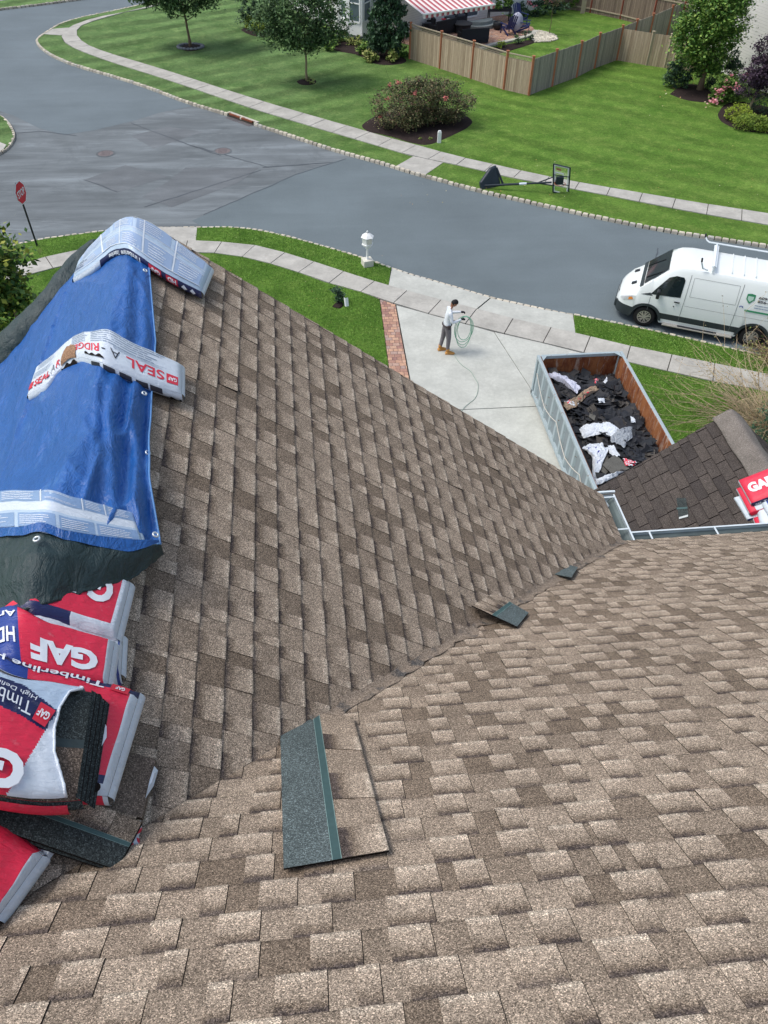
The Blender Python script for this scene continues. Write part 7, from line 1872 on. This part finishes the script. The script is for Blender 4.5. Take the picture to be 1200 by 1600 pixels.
# local frame: +x = facing direction, +y = his left
SKIN = M('skin', srgb(150, 104, 80), .6, .06, 8); HAIR = M('black_hair', srgb(22, 20, 22), .7, .1, 20); SHIRT = M('white_shirt', srgb(212, 218, 224), .9, .05, 6, .3, 20); TROU = M('grey_trousers', srgb(112, 108, 112), .9, .22, 16, .3, 25); BOOT = M('tan_boots', srgb(184, 134, 72), .8, .12, 10); GLOVE = M('dark_gloves', srgb(36, 38, 44), .8, .1, 10); BELT = M('belt', srgb(64, 56, 58), .7)
def skin_mesh(name, nodes, edges, mat, parent, sub=2, root=0, matfn=None, mats=None):
    me = bpy.data.meshes.new(name); me.from_pydata([n[0] for n in nodes], edges, []); o = bpy.data.objects.new(name, me); COL.objects.link(o)
    md = o.modifiers.new('skin', 'SKIN'); md.use_smooth_shade = True; md.branch_smoothing = .6
    if not me.skin_vertices: me.attributes  # layer is made by the modifier
    sv = me.skin_vertices[0].data if me.skin_vertices else None
    if sv is None:
        bm = bmesh.new(); bm.from_mesh(me); lay = bm.verts.layers.skin.verify()
        for i, v in enumerate(bm.verts): v[lay].radius = nodes[i][1]; v[lay].use_root = (i == root)
        bm.to_mesh(me); bm.free()
    else:
        for i, d in enumerate(sv): d.radius = nodes[i][1]; d.use_root = (i == root)
    s_ = o.modifiers.new('sub', 'SUBSURF'); s_.levels = sub; s_.render_levels = sub
    dg = bpy.context.evaluated_depsgraph_get(); m2 = bpy.data.meshes.new_from_object(o.evaluated_get(dg)); bpy.data.objects.remove(o); m2.name = name
    m2.materials.clear()
    for m_ in (mats or [mat]): m2.materials.append(m_)
    for p in m2.polygons:
        p.use_smooth = True; p.material_index = matfn(p.center) if matfn else 0
    o = bpy.data.objects.new(name, m2); COL.objects.link(o); o.parent = parent; return o
hand_r, hand_l = Vector((.44, -.12, 1.20)), Vector((.50, .16, 1.26))
N = [((0, 0, .96), (.15, .17)), ((.0, 0, 1.12), (.125, .155)), ((.02, 0, 1.30), (.135, .175)), ((.03, 0, 1.44), (.11, .17)), ((.07, 0, 1.54), (.058, .058)), ((.13, 0, 1.61), (.055, .055)),
     ((.03, .19, 1.43), (.07, .07)), ((.10, .27, 1.20), (.05, .05)), ((.36, .20, 1.25), (.04, .04)), ((.44, .17, 1.26), (.034, .034)),
     ((.03, -.19, 1.43), (.07, .07)), ((.08, -.29, 1.18), (.05, .05)), ((.31, -.18, 1.19), (.04, .04)), ((.38, -.14, 1.20), (.034, .034)),
     ((-.02, .10, .86), (.115, .105)), ((-.06, .12, .50), (.074, .072)), ((-.13, .12, .12), (.055, .055)),
     ((.03, -.10, .86), (.115, .105)), ((.06, -.11, .50), (.074, .072)), ((.05, -.11, .12), (.055, .055))]
ED = [(0, 1), (1, 2), (2, 3), (3, 4), (4, 5), (3, 6), (6, 7), (7, 8), (8, 9), (3, 10), (10, 11), (11, 12), (12, 13), (0, 14), (14, 15), (15, 16), (0, 17), (17, 18), (18, 19)]
def bodym(c):
    if c.z < 1.0 and abs(c.y) < .4: return 1 if c.z < .97 else 0
    if c.z > 1.525 and c.x > .05: return 2
    return 0
skin_mesh('body', N, ED, None, worker, 2, 0, bodym, [SHIRT, TROU, SKIN])
b = MB(); b.tube([(.135*math.cos(a*.5236)+.0, .17*math.sin(a*.5236), .985) for a in range(12)], .022, 6, closed=True); b.build('belt', BELT, worker, smooth=True)
b = MB(); b.box((.02, -.19, .97), (.09, .06, .12)); bevel(b.build('tool_pouch', BELT, worker), .015)
# head bowed forward
hm = Matrix.Translation((.165, 0, 1.665)) @ Matrix.Rotation(R(42), 4, 'Y')
hd = bpy.data.objects.new('head', None); COL.objects.link(hd); hd.parent = worker; hd.matrix_local = hm
def headf(u, v):
    t_, a = math.pi*v, 2*math.pi*u; d = Vector((math.sin(t_)*math.cos(a), math.sin(t_)*math.sin(a), math.cos(t_)))
    r = Vector((.098, .076, .118)); p = Vector((d.x*r.x, d.y*r.y, d.z*r.z))
    if d.z < 0: p.y *= 1-.28*(-d.z); p.x *= 1-.10*(-d.z)
    fx = max(0, d.x)
    p.x += .018*math.exp(-((d.y)**2/.02+(d.z+.12)**2/.03))*fx          # nose
    p.x -= .010*math.exp(-((abs(d.y)-.36)**2/.03+(d.z-.08)**2/.02))*fx  # eye sockets
    p.x += .007*math.exp(-((d.y)**2/.06+(d.z+.55)**2/.01))*fx          # lips
    p.x += .008*math.exp(-((d.y)**2/.08+(d.z+.92)**2/.03))*fx
    return p
b = MB(); b.grid(headf, 28, 20); b.build('face', SKIN, hd, smooth=True)
for s in (-1, 1):
    b = MB(); b.blob((.083, s*.030, .010), (.010, .014, .008), 8, 6); b.build('eye', WHITE, hd, smooth=True)
    b = MB(); b.blob((.091, s*.030, .010), (.004, .005, .005), 6, 5); b.build('pupil', HAIR, hd)
    b = MB(); b.blob((-.005, s*.078, -.005), (.018, .010, .030), 8, 6); b.build('ear', SKIN, hd, smooth=True)
b = MB(); b.box((.093, 0, -.062), (.006, .040, .007)); b.build('mouth', M('lips', srgb(130, 76, 66), .6), hd)
def hair(u, v):
    p = headf(u, v*.60); a = 2*math.pi*u; k = 1.10+.05*noise.noise(Vector((p.x*60, p.y*60, p.z*60))); lim = p*k
    if math.cos(a) > .3 and v > .62: lim = headf(u, .37+.02*math.sin(a*8))*1.06
    return lim
b = MB(); b.grid(hair, 30, 16); b.build('hair', HAIR, hd, smooth=True)
# gloved hands: palm and five fingers closed on the coil
def hand(wr, out, side, name):
    h = bpy.data.objects.new(name, None); COL.objects.link(h); h.parent = worker; h.location = wr
    out = Vector(out).normalized(); up = Vector((0, 0, 1)); lat = out.cross(up).normalized()*side; up = lat.cross(out).normalized()*side
    b = MB(); b.tube([(0, 0, 0), tuple(out*.04), tuple(out*.085)], [.028, .034, .03], 8); b.build('palm', GLOVE, h, smooth=True)
    for i, (o_, L) in enumerate(((-.027, .062), (-.009, .070), (.009, .066), (.026, .052))):
        p = out*.085+lat*o_; q1 = p+out*L*.45-up*.008; q2 = q1-up*L*.40+out*.006; q3 = q2-up*L*.15-out*.030
        b = MB(); b.tube([p-out*.01, p, q1, q2, q3], [.010, .0105, .0095, .009, .007], 6); b.build('finger', GLOVE, h, smooth=True)
    p = out*.025-lat*.03; b = MB(); b.tube([p, p-lat*.016+out*.025-up*.010, p-lat*.002+out*.05-up*.026], [.012, .011, .008], 6); b.build('thumb', GLOVE, h, smooth=True)
hand(Vector((.44, .17, 1.26)), (.9, -.1, -.05), 1, 'hand'); hand(Vector((.38, -.14, 1.20)), (.9, .2, .05), -1, 'hand')
for (x, y, rz) in ((-.11, .12, .1), (.08, -.11, -.15)):
    m = Matrix.Rotation(rz, 3, 'Z'); b = MB()
    prof = [(-.09, .05, .055), (-.05, .052, .10), (.0, .05, .125), (.05, .048, .10), (.12, .05, .07), (.18, .045, .05), (.205, .02, .03)]
    n = len(b.v)
    for px_, w_, h_ in prof:
        for yy_, zz_ in ((-w_, 0), (-w_*1.02, h_*.45), (-w_*.6, h_*.95), (0, h_), (w_*.6, h_*.95), (w_*1.02, h_*.45), (w_, 0)):
            q = m @ Vector((px_, yy_, zz_)); b.v.append((q.x+x, q.y+y, q.z))
    for i in range(6):
        for j in range(6): b.face((n+i*7+j, n+(i+1)*7+j, n+(i+1)*7+j+1, n+i*7+j+1))
        b.face((n+i*7, n+i*7+6, n+(i+1)*7+6, n+(i+1)*7))
    b.face(range(n, n+7)); b.face(range(n+42, n+49)); b.tube([(x-.02, y, .11), (x-.02, y, .2)], .056, 10); b.build('boot', BOOT, worker, smooth=True, fixn=True)
# hose: coil in his hands and the tail on the concrete
HOSE = M('green_hose', srgb(136, 190, 160), .45, .08, 10)
hs_t = thing('garden_hose', (wk.x+.5, wk.y, DZ), 'pale green hose held in loops by the worker, its tail snaking over the concrete', 'hose')
cc_ = Vector((.12, 0, .0))
for k in range(4):
    P = []; w_, h_, ox = .20+.03*k, .40+.045*((k*3) % 4), .012*k
    for a in range(36):
        an_ = a/36*6.283; P.append((.03+w_*math.cos(an_), .02*math.sin(an_*2+k)+ox-.02, 1.22-h_+h_*math.sin(an_)))
    b = MB(); b.tube(P, .010, 6, closed=True); b.build('loop', HOSE, hs_t, smooth=True)
TL = line([(706, 547), (712, 560), (722, 572), (736, 580), (742, 592), (748, 600), (745, 622), (728, 634), (719, 645), (716, 655), (704, 672)], DZ)
b = MB(); b.tube([(p.x, p.y, DZ+.012) for p in TL], .009, 6); b.build('tail', M('dull_hose', srgb(150, 168, 156), .6, .08, 10), hs_t, smooth=True, world=True)
